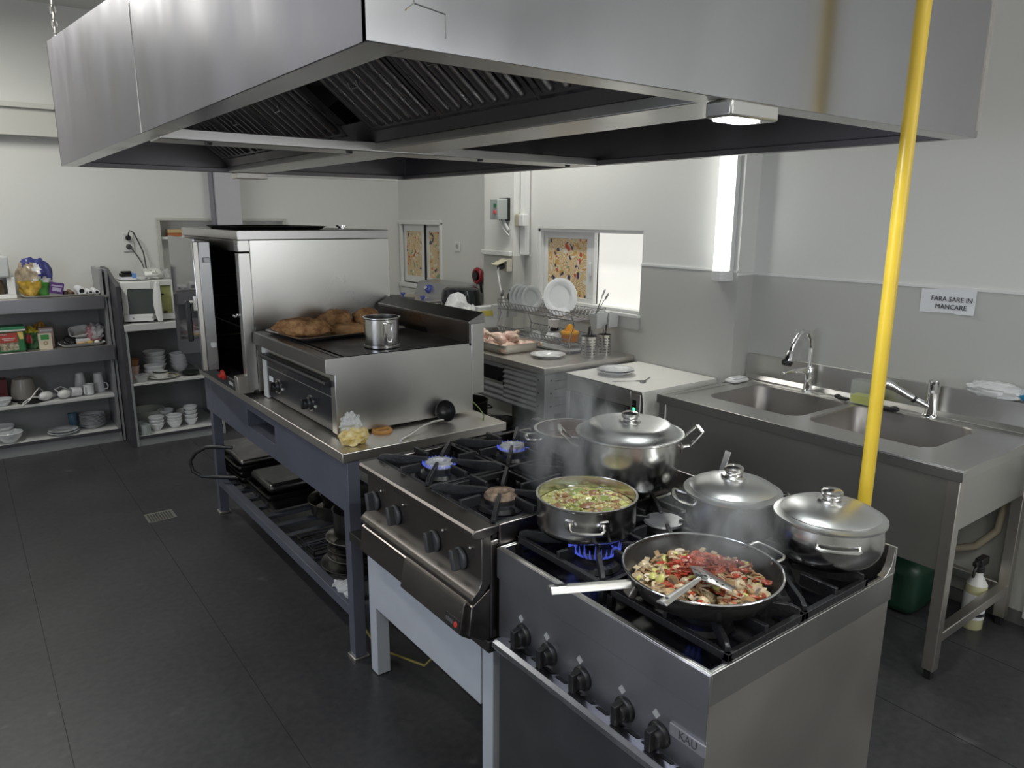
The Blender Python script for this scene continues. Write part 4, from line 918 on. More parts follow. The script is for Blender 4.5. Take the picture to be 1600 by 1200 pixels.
P('handle', MB().tube([(1.605, 2.628, EZ+.016), (1.55, 2.612, EZ+.022), (1.48, 2.585, EZ+.020), (1.40, 2.545, EZ+.008), (1.335, 2.510, EZ+.005)], [.006, .005, .005, .006, .007], 10), STEEL, t)
one('orange_ring', 'orange wooden ring poking out from under the grill', 'ring', MB().lathe([(.030, 0), (.042, 0), (.043, .007), (.040, .012), (.032, .012), (.029, .007), (.030, 0)], (1.335, 2.672, EZ), 30), mat('orange_wood', (.50, .24, .06), .45), loc=(1.335, 2.672, EZ))
t = thing('bagged_food', 'small knotted clear bag of yellow food on the near bench corner', 'bag', (1.165, 2.575, EZ))
b = MB().ball((1.165, 2.575, EZ+.034), .060, .045, .038, 30, 20, amp=.28, fr=2.6, seed=3)
b.v = [(p[0], p[1], max(p[2], EZ+.001)) for p in b.v]
P('yellow_contents', b, mat('yellow_food', (.58, .40, .08), .25, nz=.45, nscale=40, col2=(.80, .68, .36), bump=.5, bscale=70), t)
b = MB().ball((1.158, 2.585, EZ+.080), .040, .032, .042, 30, 20, amp=.55, fr=3.4, seed=8)
P('plastic_top', b, mat('crumpled_clear_bag', (.80, .82, .82), .10, alpha=.55, bump=.6, bscale=50), t)
one('earth_wire', 'yellow-green wire behind the near back corner of the bench', 'wire', MB().tube([(1.80, 2.70, EZ+.06), (1.815, 2.66, EZ+.03), (1.80, 2.60, EZ+.012), (1.77, 2.56, EZ+.004)], .0028, 6), mat('green_yellow_wire', (.16, .20, .05), .5), loc=(1.8, 2.6, EZ))
# ------------------------------------------------------------------ on the shelf under the bench
SH = .206
OLD = mat('old_dark_pan', (.13, .125, .12), .26, .9, nz=.35, nscale=12)
OLD2 = mat('scuffed_aluminium', (.32, .31, .30), .30, 1.0, nz=.3, nscale=9)
def nest(x0, x1, y0, y1, zs, h, mats, labels, rot=0):
    for i, (z, l) in enumerate(zip(zs, labels)):
        one('roasting_tin', l, 'roasting tin', pan_mb(x0-.004*i, x1-.004*i, y0+.008*i, y1+.006*i, z, h), mats[i % len(mats)], loc=((x0+x1)/2, (y0+y1)/2, z), group='roasting tins under the bench')
nest(1.165, 1.64, 4.10, 4.60, [SH, SH+.032, SH+.064, SH+.096], .045, [OLD], ['lowest black roasting tin of the far stack under the bench', 'second roasting tin from the bottom of the far stack under the bench', 'third roasting tin from the bottom of the far stack under the bench', 'top roasting tin of the far stack under the bench'])
t = thing('oven_dish', 'covered dark tin on top of the far stack under the bench', 'tin', (1.36, 4.35, SH+.142))
P('dish', MB().box(1.17, 1.62, 4.13, 4.60, SH+.142, SH+.175), OLD2, t, bevel=.014, seg=3)
nest(1.18, 1.66, 3.70, 4.06, [SH, SH+.030], .060, [OLD], ['deep black roasting tin at the bottom of the middle stack under the bench', 'deep black roasting tin second in the middle stack under the bench'])
t = thing('roaster_lid', 'upturned dark roaster with rounded edges on the middle stack under the bench', 'roaster', (1.4, 3.88, SH+.092))
P('lid_shell', MB().box(1.19, 1.64, 3.72, 4.05, SH+.092, SH+.145), OLD, t, bevel=.026, seg=4)
t = thing('large_round_pan', 'large round black pan holding a smaller pan under the bench', 'pan', (1.50, 3.485, SH))
P('pan_body', MB().lathe([(0, 0), (.14, 0), (.165, .02), (.178, .085), (.184, .092), (.182, .094), (.174, .086), (.160, .022), (.137, .004), (0, .004)], (1.50, 3.485, SH), 48), OLD, t)
t = thing('small_round_pan', 'smaller black pan nested inside the large round pan under the bench', 'pan', (1.52, 3.49, SH+.004))
P('pan_body', MB().lathe([(0, 0), (.10, 0), (.118, .015), (.132, .10), (.137, .105), (.130, .10), (.114, .017), (.098, .004), (0, .004)], (1.52, 3.49, SH+.005), 40), OLD, t)
# grid rack and stacked pans near the front leg
b = MB(); x0, x1, y0, y1 = 1.165, 1.44, 3.065, 3.29
b.tube([(x0, y0, SH+.03), (x1, y0, SH+.03), (x1, y1, SH+.03), (x0, y1, SH+.03)], .005, 6, closed=True).tube([(x0, y0, SH+.006), (x1, y0, SH+.006), (x1, y1, SH+.006), (x0, y1, SH+.006)], .005, 6, closed=True)
for i in range(7): b.tube([(x0+.01, y0+.02+i*.032, SH+.034), (x1-.01, y0+.02+i*.032, SH+.034)], .003, 6)
for x in (x0, x1):
    for y in (y0, y1): b.tube([(x, y, SH+.006), (x, y, SH+.03)], .004, 6)
one('grill_rack', 'black wire grill rack lying on the lower shelf of the bench', 'rack', b, OLD, loc=(1.29, 3.15, SH))
zz = SH
for i, (r, h, l) in enumerate(((.150, .024, 'lowest wide shallow pan of the stack beside the bench leg'), (.120, .028, 'second pan from the bottom of the stack beside the bench leg'), (.118, .030, 'third pan from the bottom of the stack beside the bench leg'), (.125, .040, 'fourth pan from the bottom of the stack beside the bench leg'))):
    one('shallow_pan', l, 'pan', MB().lathe([(0, 0), (r*.8, 0), (r*.9, h*.4), (r, h), (r+.010, h+.004), (r+.008, h+.006), (r-.003, h), (r*.88, h*.45), (r*.78, .003), (0, .003)], (1.295, 2.885, zz), 44), OLD2 if i % 2 else OLD, loc=(1.295, 2.885, zz), group='stacked pans beside the bench leg')
    zz += h+.008
one('deep_pot', 'deep dark pot on top of the pan stack beside the bench leg', 'pot', MB().lathe([(0, 0), (.10, 0), (.105, .01), (.108, .12), (.112, .124), (.105, .12), (.102, .012), (0, .004)], (1.305, 2.885, zz-.002), 44), OLD, loc=(1.305, 2.885, zz))
b = MB()
for i in range(12):
    x = 1.125+.04*rnd.random(); y = 2.58+.16*rnd.random(); s = .02+.02*rnd.random()
    b.ball((x, y, SH+.022+.006*rnd.random()), s, s*.8, .012, 7, 5, amp=1.0, fr=4, seed=i)
one('crumpled_foil', 'crumpled white film scrap on the lower rail beside the near bench leg', 'film scrap', b, BAGM, loc=(1.14, 2.66, SH+.01))
b = MB(); hc = Vector((1.00, 4.36, .44))
b.tube([(1.16, 4.25, .432), (1.09, 4.30, .437), (1.04, 4.34, .435), (.985, 4.375, .40), (.955, 4.39, .35), (.962, 4.37, .295), (1.0, 4.335, .265), (1.07, 4.28, .262), (1.17, 4.2, .262)], .011, 10)
one('black_hose', 'black hose loop hanging out past the far bench leg', 'hose', b, BLACK, loc=(1.0, 4.35, .26))
# ------------------------------------------------------------------ double sink
KX0, KX1, KY0, KY1, KZ = 2.82, 3.592, 1.035, 2.505, .868
sk = thing('double_sink', 'long stainless double-bowl sink unit with legs, against the right wall', 'sink', (3.2, 1.77, 0))
def rrect(x0, x1, y0, y1, r, z, n=6):
    out = []
    for (cx, cy, a) in ((x1-r, y1-r, 0), (x0+r, y1-r, 90), (x0+r, y0+r, 180), (x1-r, y0+r, 270)):
        for i in range(n+1): q = R(a+i*90/n); out.append((cx+r*math.cos(q), cy+r*math.sin(q), z))
    return out
bowls = [(3.0, 3.475, 1.235, 1.785), (3.0, 3.475, 1.825, 2.345)]
# top sheet with two rounded openings, built as one face ring per bowl
b = MB()
ym = 1.805
for (bx0, bx1, by0, by1), (cy0, cy1) in zip(bowls, ((KY0, ym), (ym, KY1))):
    inner = rrect(bx0, bx1, by0, by1, .075, KZ-.004); nI = len(inner)
    outer = []
    X0, X1 = KX0+.001, KX1
    for p in inner:
        cxm, cym = (bx0+bx1)/2, (by0+by1)/2; dx_, dy_ = p[0]-cxm, p[1]-cym
        hx = (X1-cxm) if dx_ > 0 else (cxm-X0); hy = (cy1-cym) if dy_ > 0 else (cym-cy0)
        k = min(hx/abs(dx_) if abs(dx_) > 1e-6 else 1e9, hy/abs(dy_) if abs(dy_) > 1e-6 else 1e9)
        outer.append((cxm+dx_*k, cym+dy_*k, KZ-.004))
    v = inner+outer; f = [(i, (i+1) % nI, nI+(i+1) % nI, nI+i) for i in range(nI)]
    b.add(v, f)
    for (qx, qy) in ((X0, cy0), (X1, cy0), (X0, cy1), (X1, cy1)):
        js = sorted(range(nI), key=lambda j: (outer[j][0]-qx)**2+(outer[j][1]-qy)**2)[:1]
        cand = [j for j in range(nI) if abs(outer[j][0]-qx) < 1e-6]; cand2 = [j for j in range(nI) if abs(outer[j][1]-qy) < 1e-6]
        j1 = min(cand, key=lambda j: abs(outer[j][1]-qy)); j2 = min(cand2, key=lambda j: abs(outer[j][0]-qx))
        b.add([outer[j1], (qx, qy, KZ-.004), outer[j2]], [(0, 1, 2)])
P('sink_top', b, STEEL, sk)
b = MB()
b.box(KX0, KX0+.022, KY0, KY1, KZ-.005, KZ).box(KX0+.022, KX1, KY0, KY0+.022, KZ-.005, KZ).box(KX0+.022, KX1, KY1-.022, KY1, KZ-.005, KZ)
b.box(KX0, KX0+.003, KY0, KY1, KZ-.045, KZ-.005).box(KX0, KX1, KY0, KY0+.003, KZ-.045, KZ-.005).box(KX0, KX1, KY1-.003, KY1, KZ-.045, KZ-.005)
P('raised_edge', b, STEEL, sk, bevel=.0015)
P('drain_groove', MB().tube([(3.50, KY1-.06, KZ-.003), (2.90, KY1-.06, KZ-.003), (2.88, KY1-.08, KZ-.003)], .004, 6).tube([(3.52, KY0+.05, KZ-.003), (3.52, KY1-.06, KZ-.003)], .004, 6), STEEL, sk)
for (bx0, bx1, by0, by1) in bowls:
    rings = [rrect(bx0, bx1, by0, by1, .075, KZ-.004), rrect(bx0+.006, bx1-.006, by0+.006, by1-.006, .07, KZ-.012), rrect(bx0+.02, bx1-.02, by0+.02, by1-.02, .065, KZ-.20), rrect(bx0+.05, bx1-.05, by0+.05, by1-.05, .05, KZ-.235)]
    n = len(rings[0]); v = [p for q in rings for p in q]; f = [tuple(3*n+j for j in range(n))]
    for i in range(3):
        for j in range(n): f.append((i*n+j, i*n+(j+1) % n, (i+1)*n+(j+1) % n, (i+1)*n+j))
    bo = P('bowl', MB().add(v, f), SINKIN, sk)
    P('drain', MB().lathe([(0, .003), (.03, .003), (.04, .001), (.042, 0), (0, 0)], ((bx0+bx1)/2, (by0+by1)/2, KZ-.234), 24), CHROME, bo)
P('upstand', MB().box(KX1-.012, KX1+.001, KY0-.3, KY1, KZ-.004, 1.005).prism([(KX1-.03, KZ-.004), (KX1-.012, KZ+.02), (KX1-.012, KZ-.004)], 'y', KY0, KY1), STEEL, sk, bevel=.0015)
P('front_apron', MB().box(KX0+.018, KX0+.022, KY0+.045, KY1-.03, .455, KZ-.04), mat('apron_steel', (.60, .585, .55), .42, 1.0, rvar=.05, nscale=2, nz=.06), sk)
P('end_panel', MB().box(KX0+.05, KX1-.05, KY0+.012, KY0+.016, .62, KZ-.04), STEEL, sk)
P('end_panel', MB().box(KX0+.05, KX1-.05, KY1-.016, KY1-.012, .62, KZ-.04), STEEL, sk)
for (x, y) in ((KX0+.012, KY0+.008), (KX0+.012, KY1-.053), (KX1-.09, KY0+.008), (KX1-.09, KY1-.053)):
    lg = P('leg', MB().box(x, x+.045, y, y+.045, .04, KZ-.04), STEELX, sk, bevel=.003)
    P('foot', MB().box(x+.008, x+.037, y+.008, y+.037, 0, .042), BLACK, lg, bevel=.003)
P('stretcher', MB().box(KX0+.057, KX1-.09, KY0+.010, KY0+.050, .155, .195), STEELX, sk, bevel=.003)
P('stretcher', MB().box(KX0+.057, KX1-.09, KY1-.050, KY1-.010, .155, .195), STEELX, sk, bevel=.003)
P('back_stretcher', MB().box(KX1-.085, KX1-.05, KY0+.05, KY1-.05, .155, .195), STEELX, sk, bevel=.003)
# ---- taps
t = thing('gooseneck_tap', 'tall chrome tap with a curved spout and black nozzle over the far sink bowl', 'faucet', (3.535, 2.095, KZ-.004))
fx, fy, fz = 3.535, 2.095, KZ-.004
P('tap_body', MB().lathe([(0, 0), (.030, 0), (.030, .006), (.023, .012), (.022, .10), (.018, .125), (.014, .135), (0, .135)], (fx, fy, fz), 28), CHROME, t)
P('spout', MB().tube([(fx, fy, fz+.13), (fx-.002, fy, fz+.22), (fx-.010, fy, fz+.275), (fx-.035, fy+.004, fz+.315), (fx-.075, fy+.008, fz+.325), (fx-.115, fy+.012, fz+.305), (fx-.145, fy+.016, fz+.260), (fx-.165, fy+.018, fz+.215)], .0125, 14), CHROME, t)
M = T(fx-.168, fy+.018, fz+.210) @ RY(R(22))
P('nozzle', MB().lathe([(0, .02), (.016, .02), (.022, .0), (.024, -.035), (0, -.035)], (0, 0, 0), 24, M=M), CHROME, t)
P('nozzle_tip', MB().lathe([(0, 0), (.027, 0), (.028, -.012), (.022, -.024), (0, -.024)], (0, 0, -.033), 24, M=M), BLACK, t)
P('lever', MB().prism([(.01, .085), (-.10, .108), (-.165, .103), (-.165, .110), (-.09, .128), (.0, .132)], 'y', -.012, .012, M=T(fx, fy, fz) @ RZ(-.35)), CHROME, t, bevel=.004)
t = thing('pull_out_tap', 'short chrome tap with a slanted pull-out spout over the near sink bowl', 'faucet', (3.53, 1.47, KZ-.004))
fx, fy = 3.53, 1.47
P('tap_body', MB().lathe([(0, 0), (.033, 0), (.032, .008), (.026, .014), (.025, .11), (.027, .15), (.024, .172), (0, .178)], (fx, fy, fz), 28), CHROME, t)
P('lever', MB().tube([(fx, fy, fz+.170), (fx-.03, fy-.012, fz+.180), (fx-.075, fy-.03, fz+.172)], [.014, .009, .006], 10), CHROME, t)
P('spout', MB().tube([(fx-.01, fy+.005, fz+.045), (fx-.08, fy+.085, fz+.10), (fx-.125, fy+.135, fz+.140)], [.016, .015, .017], 16), CHROME, t)
P('spout_ring', MB().tube([(fx-.052, fy+.052, fz+.077), (fx-.058, fy+.060, fz+.083)], .0175, 16), BLACK, t)
P('spray_head', MB().tube([(fx-.118, fy+.128, fz+.135), (fx-.140, fy+.152, fz+.150), (fx-.158, fy+.172, fz+.142), (fx-.165, fy+.180, fz+.115)], [.020, .026, .027, .024], 16), CHROME, t)
# ---- small things on the sink
t = thing('detergent_tub', 'clear plastic tub half full of yellow-green washing liquid between the two taps', 'container', (3.50, 1.76, KZ))
def ltub(z0, z1, g): return MB().prism([(3.465+g, 1.695+g), (3.54-g, 1.695+g), (3.54-g, 1.825-g), (3.465+g, 1.825-g)], 'z', z0, z1)
b = MB(); 
for q in ((3.465, 3.467, 1.695, 1.825), (3.538, 3.540, 1.695, 1.825), (3.467, 3.538, 1.695, 1.697), (3.467, 3.538, 1.823, 1.825)): b.box(*q, KZ, KZ+.115)
b.box(3.465, 3.540, 1.695, 1.825, KZ, KZ+.002)
P('tub_wall', b, mat('clear_tub', (.75, .78, .74), .1, alpha=.16), t)
P('washing_liquid', ltub(KZ+.003, KZ+.042, .003), mat('yellow_green_liquid', (.62, .66, .02), .12, spec=.6), t)
one('scrub_brush', 'small black brush lying beside the yellow washing liquid at the far side', 'brush', MB().box(3.475, 3.505, 1.845, 1.895, KZ, KZ+.014).ball((3.49, 1.90, KZ+.012), .014, .02, .012, 10, 6), BLACK, loc=(3.49, 1.87, KZ), bevel=.004)
one('scrub_brush', 'small black brush lying between the washing liquid and the short tap', 'brush', MB().box(3.455, 3.485, 1.60, 1.675, KZ, KZ+.014).ball((3.47, 1.605, KZ+.012), .016, .022, .014, 10, 6), BLACK, loc=(3.47, 1.63, KZ), bevel=.004)
t = thing('soap_dish', 'white soap dish on the far end of the sink', 'soap dish', (3.40, 2.43, KZ))
P('dish', MB().box(3.345, 3.475, 2.415, 2.485, KZ, KZ+.018), PLASW, t, bevel=.008, seg=3)
P('soap', MB().box(3.36, 3.46, 2.425, 2.475, KZ+.018, KZ+.026), PORC, t, bevel=.006)
b = MB().ball((3.53, 1.215, 1.036), .055, .115, .036, 30, 18, amp=.35, fr=3.5, seed=4)
b.v = [(min(p[0], 3.590), p[1], max(p[2], 1.006)) for p in b.v]
one('crumpled_bag', 'crumpled white plastic bag on top of the sink splashback at the right edge', 'bag', b, BAGM, loc=(3.55, 1.215, 1.006))
b = MB().ball((3.53, 1.04, 1.030), .05, .075, .03, 24, 14, amp=.35, fr=3, seed=9)
b.v = [(min(p[0], 3.590), p[1], max(p[2], 1.006)) for p in b.v]
one('blue_cloth', 'bright blue cloth on top of the sink splashback at the right edge', 'cloth', b, mat('blue_cloth', (.03, .30, .55), .8, nz=.3, nscale=30), loc=(3.55, 1.05, 1.006))
P('splashback_ledge', MB().box(3.515, KX1-.012, KY0-.3, 1.33, .994, 1.005), STEEL, sk)
# ---- sign on the wall
t = thing('wall_sign', 'white taped paper sign reading FARA SARE IN MANCARE on the grey wall panel', 'sign', (WX-.007, 1.49, 1.39))
b = MB(); n = 10; v = []; f = []
for i in range(n+1):
    y = 1.605-.235*i/n
    for j in range(5):
        z = 1.335+.108*j/4-(.006 if i > 6 and j == 0 else 0); xo = WX-.0085-.0015*abs(math.sin(i*.9+j*.6))-(.006*(i-7)/3 if i > 7 and j == 0 else 0)
        v.append((xo, y, z+.001*i))
for i in range(n):
    for j in range(4): f.append((i*5+j, (i+1)*5+j, (i+1)*5+j+1, i*5+j+1))
pp = P('paper_sheet', MB().add(v, f), PAPER, t)
SM = face_mx(WX-.0120, 1.470, 1.402)
text_mesh('lettering', 'FARA SARE IN', .031, SM, INK, pp, sx=.92)
text_mesh('lettering', 'MANCARE', .031, face_mx(WX-.0120, 1.470, 1.367), INK, pp, sx=.92)
# ---- below the sink
t = thing('spray_bottle', 'white and yellow trigger spray bottle with a black head on the floor under the sink', 'spray bottle', (3.40, 1.15, 0))
bx_, by_ = 3.40, 1.13
P('bottle_body', MB().lathe([(0, 0), (.040, 0), (.044, .006), (.044, .185), (.040, .205), (.022, .235), (.016, .245), (.016, .262), (0, .262)], (bx_, by_, 0), 32), mat('yellowish_bottle', (.62, .60, .36), .25, alpha=.85), t)
P('label_band', MB().lathe([(.0446, .05), (.0450, .052), (.0450, .165), (.0446, .167)], (bx_, by_, 0), 32), PAPER, t)
b = MB()
for q, (z, h, w_) in enumerate(((.145, .012, .045), (.10, .030, .020), (.065, .016, .06))):
    a0 = va+.2-w_/.045/2; b.lathe([(.0452, z), (.0455, z), (.0455, z+h), (.0452, z+h)], (bx_, by_, 0), 8, a0=a0, a1=a0+w_/.045)
P('label_print', b, INK, t)
P('shoulder', MB().lathe([(.0405, .205), (.0225, .236), (.0165, .2465), (.0165, .262), (.0175, .262), (.0175, .246), (.0235, .237), (.0415, .205)], (bx_, by_, 0), 28), PLASW, t)
b = MB().lathe([(0, .26), (.020, .26), (.020, .29), (0, .29)], (bx_, by_, 0), 20)
b.box(bx_-.022, bx_+.055, by_-.016, by_+.016, .288, .325).box(bx_-.060, bx_-.022, by_-.010, by_+.010, .300, .322)
b.tube([(bx_-.028, by_, .296), (bx_-.052, by_, .275), (bx_-.056, by_, .248)], [.008, .006, .005], 8)
P('trigger_head', b, BLACK, t, bevel=.005)
t = thing('green_jerrycan', 'dark green plastic canister on the floor under the sink', 'canister', (3.33, 1.42, 0))
P('can_body', MB().box(3.22, 3.46, 1.30, 1.56, 0, .26), DKGREEN, t, bevel=.06, seg=5)
P('can_handle', MB().tube([(3.34, 1.34, .255), (3.34, 1.38, .30), (3.34, 1.47, .30), (3.34, 1.51, .255)], .014, 10), DKGREEN, t)
t = thing('black_basin', 'black round basin hanging below the sink behind the bellied pot', 'basin', (3.30, 1.62, .33))
P('basin_bowl', MB().lathe([(0, 0), (.09, 0), (.13, .12), (.14, .125), (.125, .12), (.085, .008), (0, .008)], (3.30, 1.58, .33), 32), BLACK, t)
for i, (y, col, lb) in enumerate(((1.50, BLACK, 'black waste hose hanging below the near sink bowl, left of the grey one'), (1.40, mat('grey_hose', (.22, .22, .22), .5), 'grey waste hose hanging below the near sink bowl'))):
    one('waste_hose', lb, 'hose', MB().tube([(3.235, y+.02, KZ-.24), (3.25, y+.01, .45), (3.30, y, .32), (3.34, y-.04, .28)] if i else [(3.235, y+.02, KZ-.24), (3.235, y+.02, .47)], .012, 8), col, loc=(3.25, y, .3))
one('drain_pipe', 'beige curved drain hose below the right end of the sink', 'pipe', MB().tube([(3.54, 1.13, .74), (3.545, 1.12, .55), (3.54, 1.13, .42), (3.53, 1.20, .32), (3.52, 1.30, .27), (3.51, 1.45, .25), (3.50, 1.6, .25)], .017, 10), mat('beige_hose', (.36, .31, .23), .45), loc=(3.54, 1.2, .3))
one('wall_pipe', 'white water pipe with a valve on the wall under the sink right end', 'pipe', MB().tube([(3.57, .98, .05), (3.57, .98, .80)], .016, 10).ball((3.555, .98, .47), .026, n=12, m=8).tube([(3.57, .98, .62), (3.50, .985, .62)], .012, 8), WHITE, loc=(3.57, .98, .05))
one('corner_boxing', 'white boxed pipe casing on the floor at the wall right of the sink', 'pipe casing', MB().box(3.50, WX-.018, .60, .94, 0, .72), WALL, loc=(3.55, .8, 0), bevel=.01)
t = thing('cleaning_crate', 'dark crate on the floor under the sink behind the spray bottle', 'crate', (3.42, 1.9, 0))
b = MB(); b.box(3.30, 3.48, 1.72, 2.10, .002, .012).box(3.30, 3.308, 1.72, 2.10, .012, .14).box(3.472, 3.48, 1.72, 2.10, .012, .14).box(3.308, 3.472, 1.72, 1.728, .012, .14).box(3.308, 3.472, 2.092, 2.10, .012, .14)
P('crate_walls', b, BLACK, t, bevel=.002)

# ------------------------------------------------------------------ steel cabinet with cloth
cb_ = thing('undercounter_dishwasher', 'stainless under-counter dishwasher with a green light, white cloth on top', 'dishwasher', (3.14, 2.92, 0))
CX0, CX1, CY0, CY1, CZ = 2.83, 3.44, 2.625, 3.225, .848
P('shell', MB().box(CX0+.02, CX1, CY0, CY1, .06, CZ), STEELX, cb_, bevel=.004)
P('upper_panel', MB().box(CX0+.002, CX0+.02, CY0+.075, CY1-.004, .755, CZ-.004), STEEL, cb_, bevel=.002)
P('door', MB().box(CX0+.004, CX0+.02, CY0+.075, CY1-.03, .12, .750), mat('dark_steel_door', (.25, .25, .26), .25, 1.0, rvar=.05), cb_, bevel=.003)
P('side_strip', MB().box(CX0, CX0+.02, CY1-.028, CY1, .08, .750), STEEL, cb_, bevel=.002)
cp = P('control_column', MB().box(CX0-.002, CX0+.02, CY0, CY0+.073, .08, CZ-.012), STEELX, cb_, bevel=.003)
P('display_strip', MB().box(CX0-.004, CX0-.001, CY0+.028, CY0+.056, .70, .80), BLACK, cp)
P('green_light', MB().box(CX0-.0055, CX0-.003, CY0+.034, CY0+.050, .738, .758), LED, cp, bevel=.002)
for x in (CX0+.06, CX1-.06):
    for y in (CY0+.06, CY1-.06): P('foot', MB().lathe([(0, 0), (.02, 0), (.02, .062), (0, .062)], (x, y, 0), 12), BLACK, cb_)
# cloth: top sheet plus a fold hanging over the sink side
v = []; f = []; nx, ny = 30, 34
for i in range(nx+1):
    for j in range(ny+1):
        x = CX0-.002+(3.452-CX0)*i/nx; s = j/ny*.78
        y = 3.235-s; z = CZ+.003+.0025*noise.noise(Vector((x*6, y*6, 1)))
        edge = CY0-.012
        if y < edge:
            d = edge-y; y = edge-.012*min(1, d*14)-.004*math.sin(x*30); z = CZ+.002-d*1.0+.004*math.sin(x*26)
        wob = .008*noise.noise(Vector((x*5, s*5, 4)))
        v.append((x+(wob if i in (0, nx) else 0), y, max(z, CZ-.16)))
for i in range(nx):
    for j in range(ny):
        if i < 14 and j > 33: continue
        f.append((i*(ny+1)+j, (i+1)*(ny+1)+j, (i+1)*(ny+1)+j+1, i*(ny+1)+j+1))
cl = one('white_cloth', 'white cloth spread over the steel dishwasher, one corner hanging down', 'cloth', MB().add(v, f), CLOTHW, loc=(3.14, 2.92, CZ+.002))
md = cl.modifiers.new('thickness', 'SOLIDIFY'); md.thickness = .0018; md.offset = 1
PL = [(0, 0), (.066, 0), (.070, .003), (.080, .012), (.112, .021), (.113, .0225), (.110, .0235), (.080, .0165), (.074, .013), (.066, .0055), (0, .005)]
def plate(label, x, y, z, r=.113, group=None, m=PORC, nm='plate'):
    k = r/.113
    return one(nm, label, 'plate', MB().lathe([(a*k, c_) for a, c_ in PL], (x, y, z), 48), m, loc=(x, y, z), group=group)
CT = CZ+.0075
plate('lower white plate of the two stacked on the white cloth', 3.04, 3.03, CT, .112, 'plates on the white cloth')
plate('upper white plate of the two stacked on the white cloth', 3.045, 3.03, CT+.011, .104, 'plates on the white cloth')
def fork_mb(M, s=1.0):
    b = MB()
    b.prism([(-.003, -.10), (.003, -.10), (.004, -.02), (.003, .03), (.010, .045), (.012, .060), (-.012, .060), (-.010, .045), (-.003, .03), (-.004, -.02)], 'z', 0, .002, M=M)
    for i in range(4): b.box(-.0115+i*.0065, -.0085+i*.0065, .058, .095, 0, .002, M=M)
    return b
def spoon_mb(M):
    b = MB().prism([(-.003, -.10), (.003, -.10), (.0035, -.02), (.002, .03), (-.002, .03), (-.0035, -.02)], 'z', 0, .002, M=M)
    b.ball((0, .052, .0025), .017, .027, .0035, 16, 8, M=M)
    return b
one('fork', 'steel fork lying on the white cloth in front of the plates', 'fork', fork_mb(T(2.965, 2.84, CT-.001) @ RZ(R(-120))), CUTL, loc=(2.965, 2.84, CT))
one('spoon', 'small steel spoon lying on the white cloth beside the fork', 'spoon', spoon_mb(T(3.05, 2.80, CT-.001) @ RZ(R(118))), CUTL, loc=(3.05, 2.80, CT))

# ------------------------------------------------------------------ preparation bench with corrugated panels
RX0, RX1, RY0, RY1, RZ_ = 2.70, 3.45, 3.275, 4.85, .885
CORR = mat('pale_corrugated_metal', (.44, .45, .46), .38, .4, nz=.06, nscale=8)
pb = thing('prep_bench', 'stainless topped preparation bench with corrugated grey side panels below the window', 'bench', (3.07, 4.0, 0))
P('worktop', MB().box(RX0, RX1, RY0, RY1, RZ_-.04, RZ_), STEELX, pb, bevel=.004)
for (x, y) in ((RX0+.02, RY0+.02), (RX0+.02, RY1-.10), (RX1-.10, RY0+.02), (RX1-.10, RY1-.10)):
    b = MB()
    b.box(x, x+.004, y, y+.08, .01, RZ_-.04).box(x+.004, x+.08, y, y+.004, .01, RZ_-.04).box(x+.004, x+.08, y+.004, y+.08, .01, .03)
    lg = P('leg', b, CORR, pb, bevel=.001)
    bb = MB()
    for z in (.80, .72, .64):
        bb.lathe([(0, 0), (.006, 0), (.005, .003), (0, .003)], (0, 0, 0), 10, M=T(x, y+.058, z) @ RY(-PI/2)); bb.lathe([(0, 0), (.006, 0), (.005, .003), (0, .003)], (0, 0, 0), 10, M=T(x+.05, y, z) @ RX(PI/2))
    P('rivet', bb, BLACK, lg)
def corr(x, y0, y1, z0, z1, n, name):
    # corrugated sheet facing -X between heights z0 and z1
    pts = []; m = n*6
    for i in range(m+1):
        z = z0+(z1-z0)*i/m; ph = i % 6
        pts.append((x-(.0, .006, .010, .010, .006, .0)[ph]+.010, z))
    poly = pts+[(p[0]+.002, p[1]) for p in pts[::-1]]
    return P(name, MB().prism(poly, 'y', y0, y1), CORR, pb, sharp=60)
corr(RX0+.022, RY0+.10, 3.72, .585, RZ_-.045, 8, 'corrugated_panel')
corr(RX0+.022, 3.72, RY1-.10, .585, .70, 3, 'corrugated_panel')
P('plain_strip', MB().box(RX0+.022, RX0+.03, 3.72, RY1-.10, RZ_-.075, RZ_-.045), CORR, pb)
P('opening_frame', MB().box(RX0+.10, RX0+.104, 3.72, RY1-.1, .69, .82).box(RX0+.024, RX0+.10, 3.716, 3.722, .69, .82), DARK, pb)
b = MB(); pts = []
for i in range(5): b.box(RX0+.10, RX1-.10, RY0+.024+.004*(i % 2), RY0+.030+.004*(i % 2), .585+i*.052, .633+i*.052)
P('ribbed_end_panel', b, CORR, pb, bevel=.002)
P('lower_shelf', MB().box(RX0+.03, RX1-.02, RY0+.03, RY1-.03, .17, .19), STEELX, pb)
for (x, y, r, h, l) in ((2.86, 3.62, .15, .20, 'near dark pot on the lower shelf of the preparation bench'), (2.90, 4.02, .17, .17, 'middle dark pot on the lower shelf of the preparation bench'), (2.92, 4.45, .16, .24, 'far dark pot on the lower shelf of the preparation bench'), (3.22, 3.68, .13, .22, 'dark pot at the wall side of the lower shelf of the preparation bench')):
    t = thing('dark_pot', l, 'pot', (x, y, .19), 0, 'dark pots under the preparation bench')
    P('pot_body', MB().lathe(straight_prof(r, h, .02, lip=.006), (x, y, .19), 36), OLD2 if h > .19 else OLD, t)
    for a in (PI*.9, PI*1.9): P('handle', loop_handle((x, y), r, .19+h*.72, a, .09, .035, .006), OLD, t)
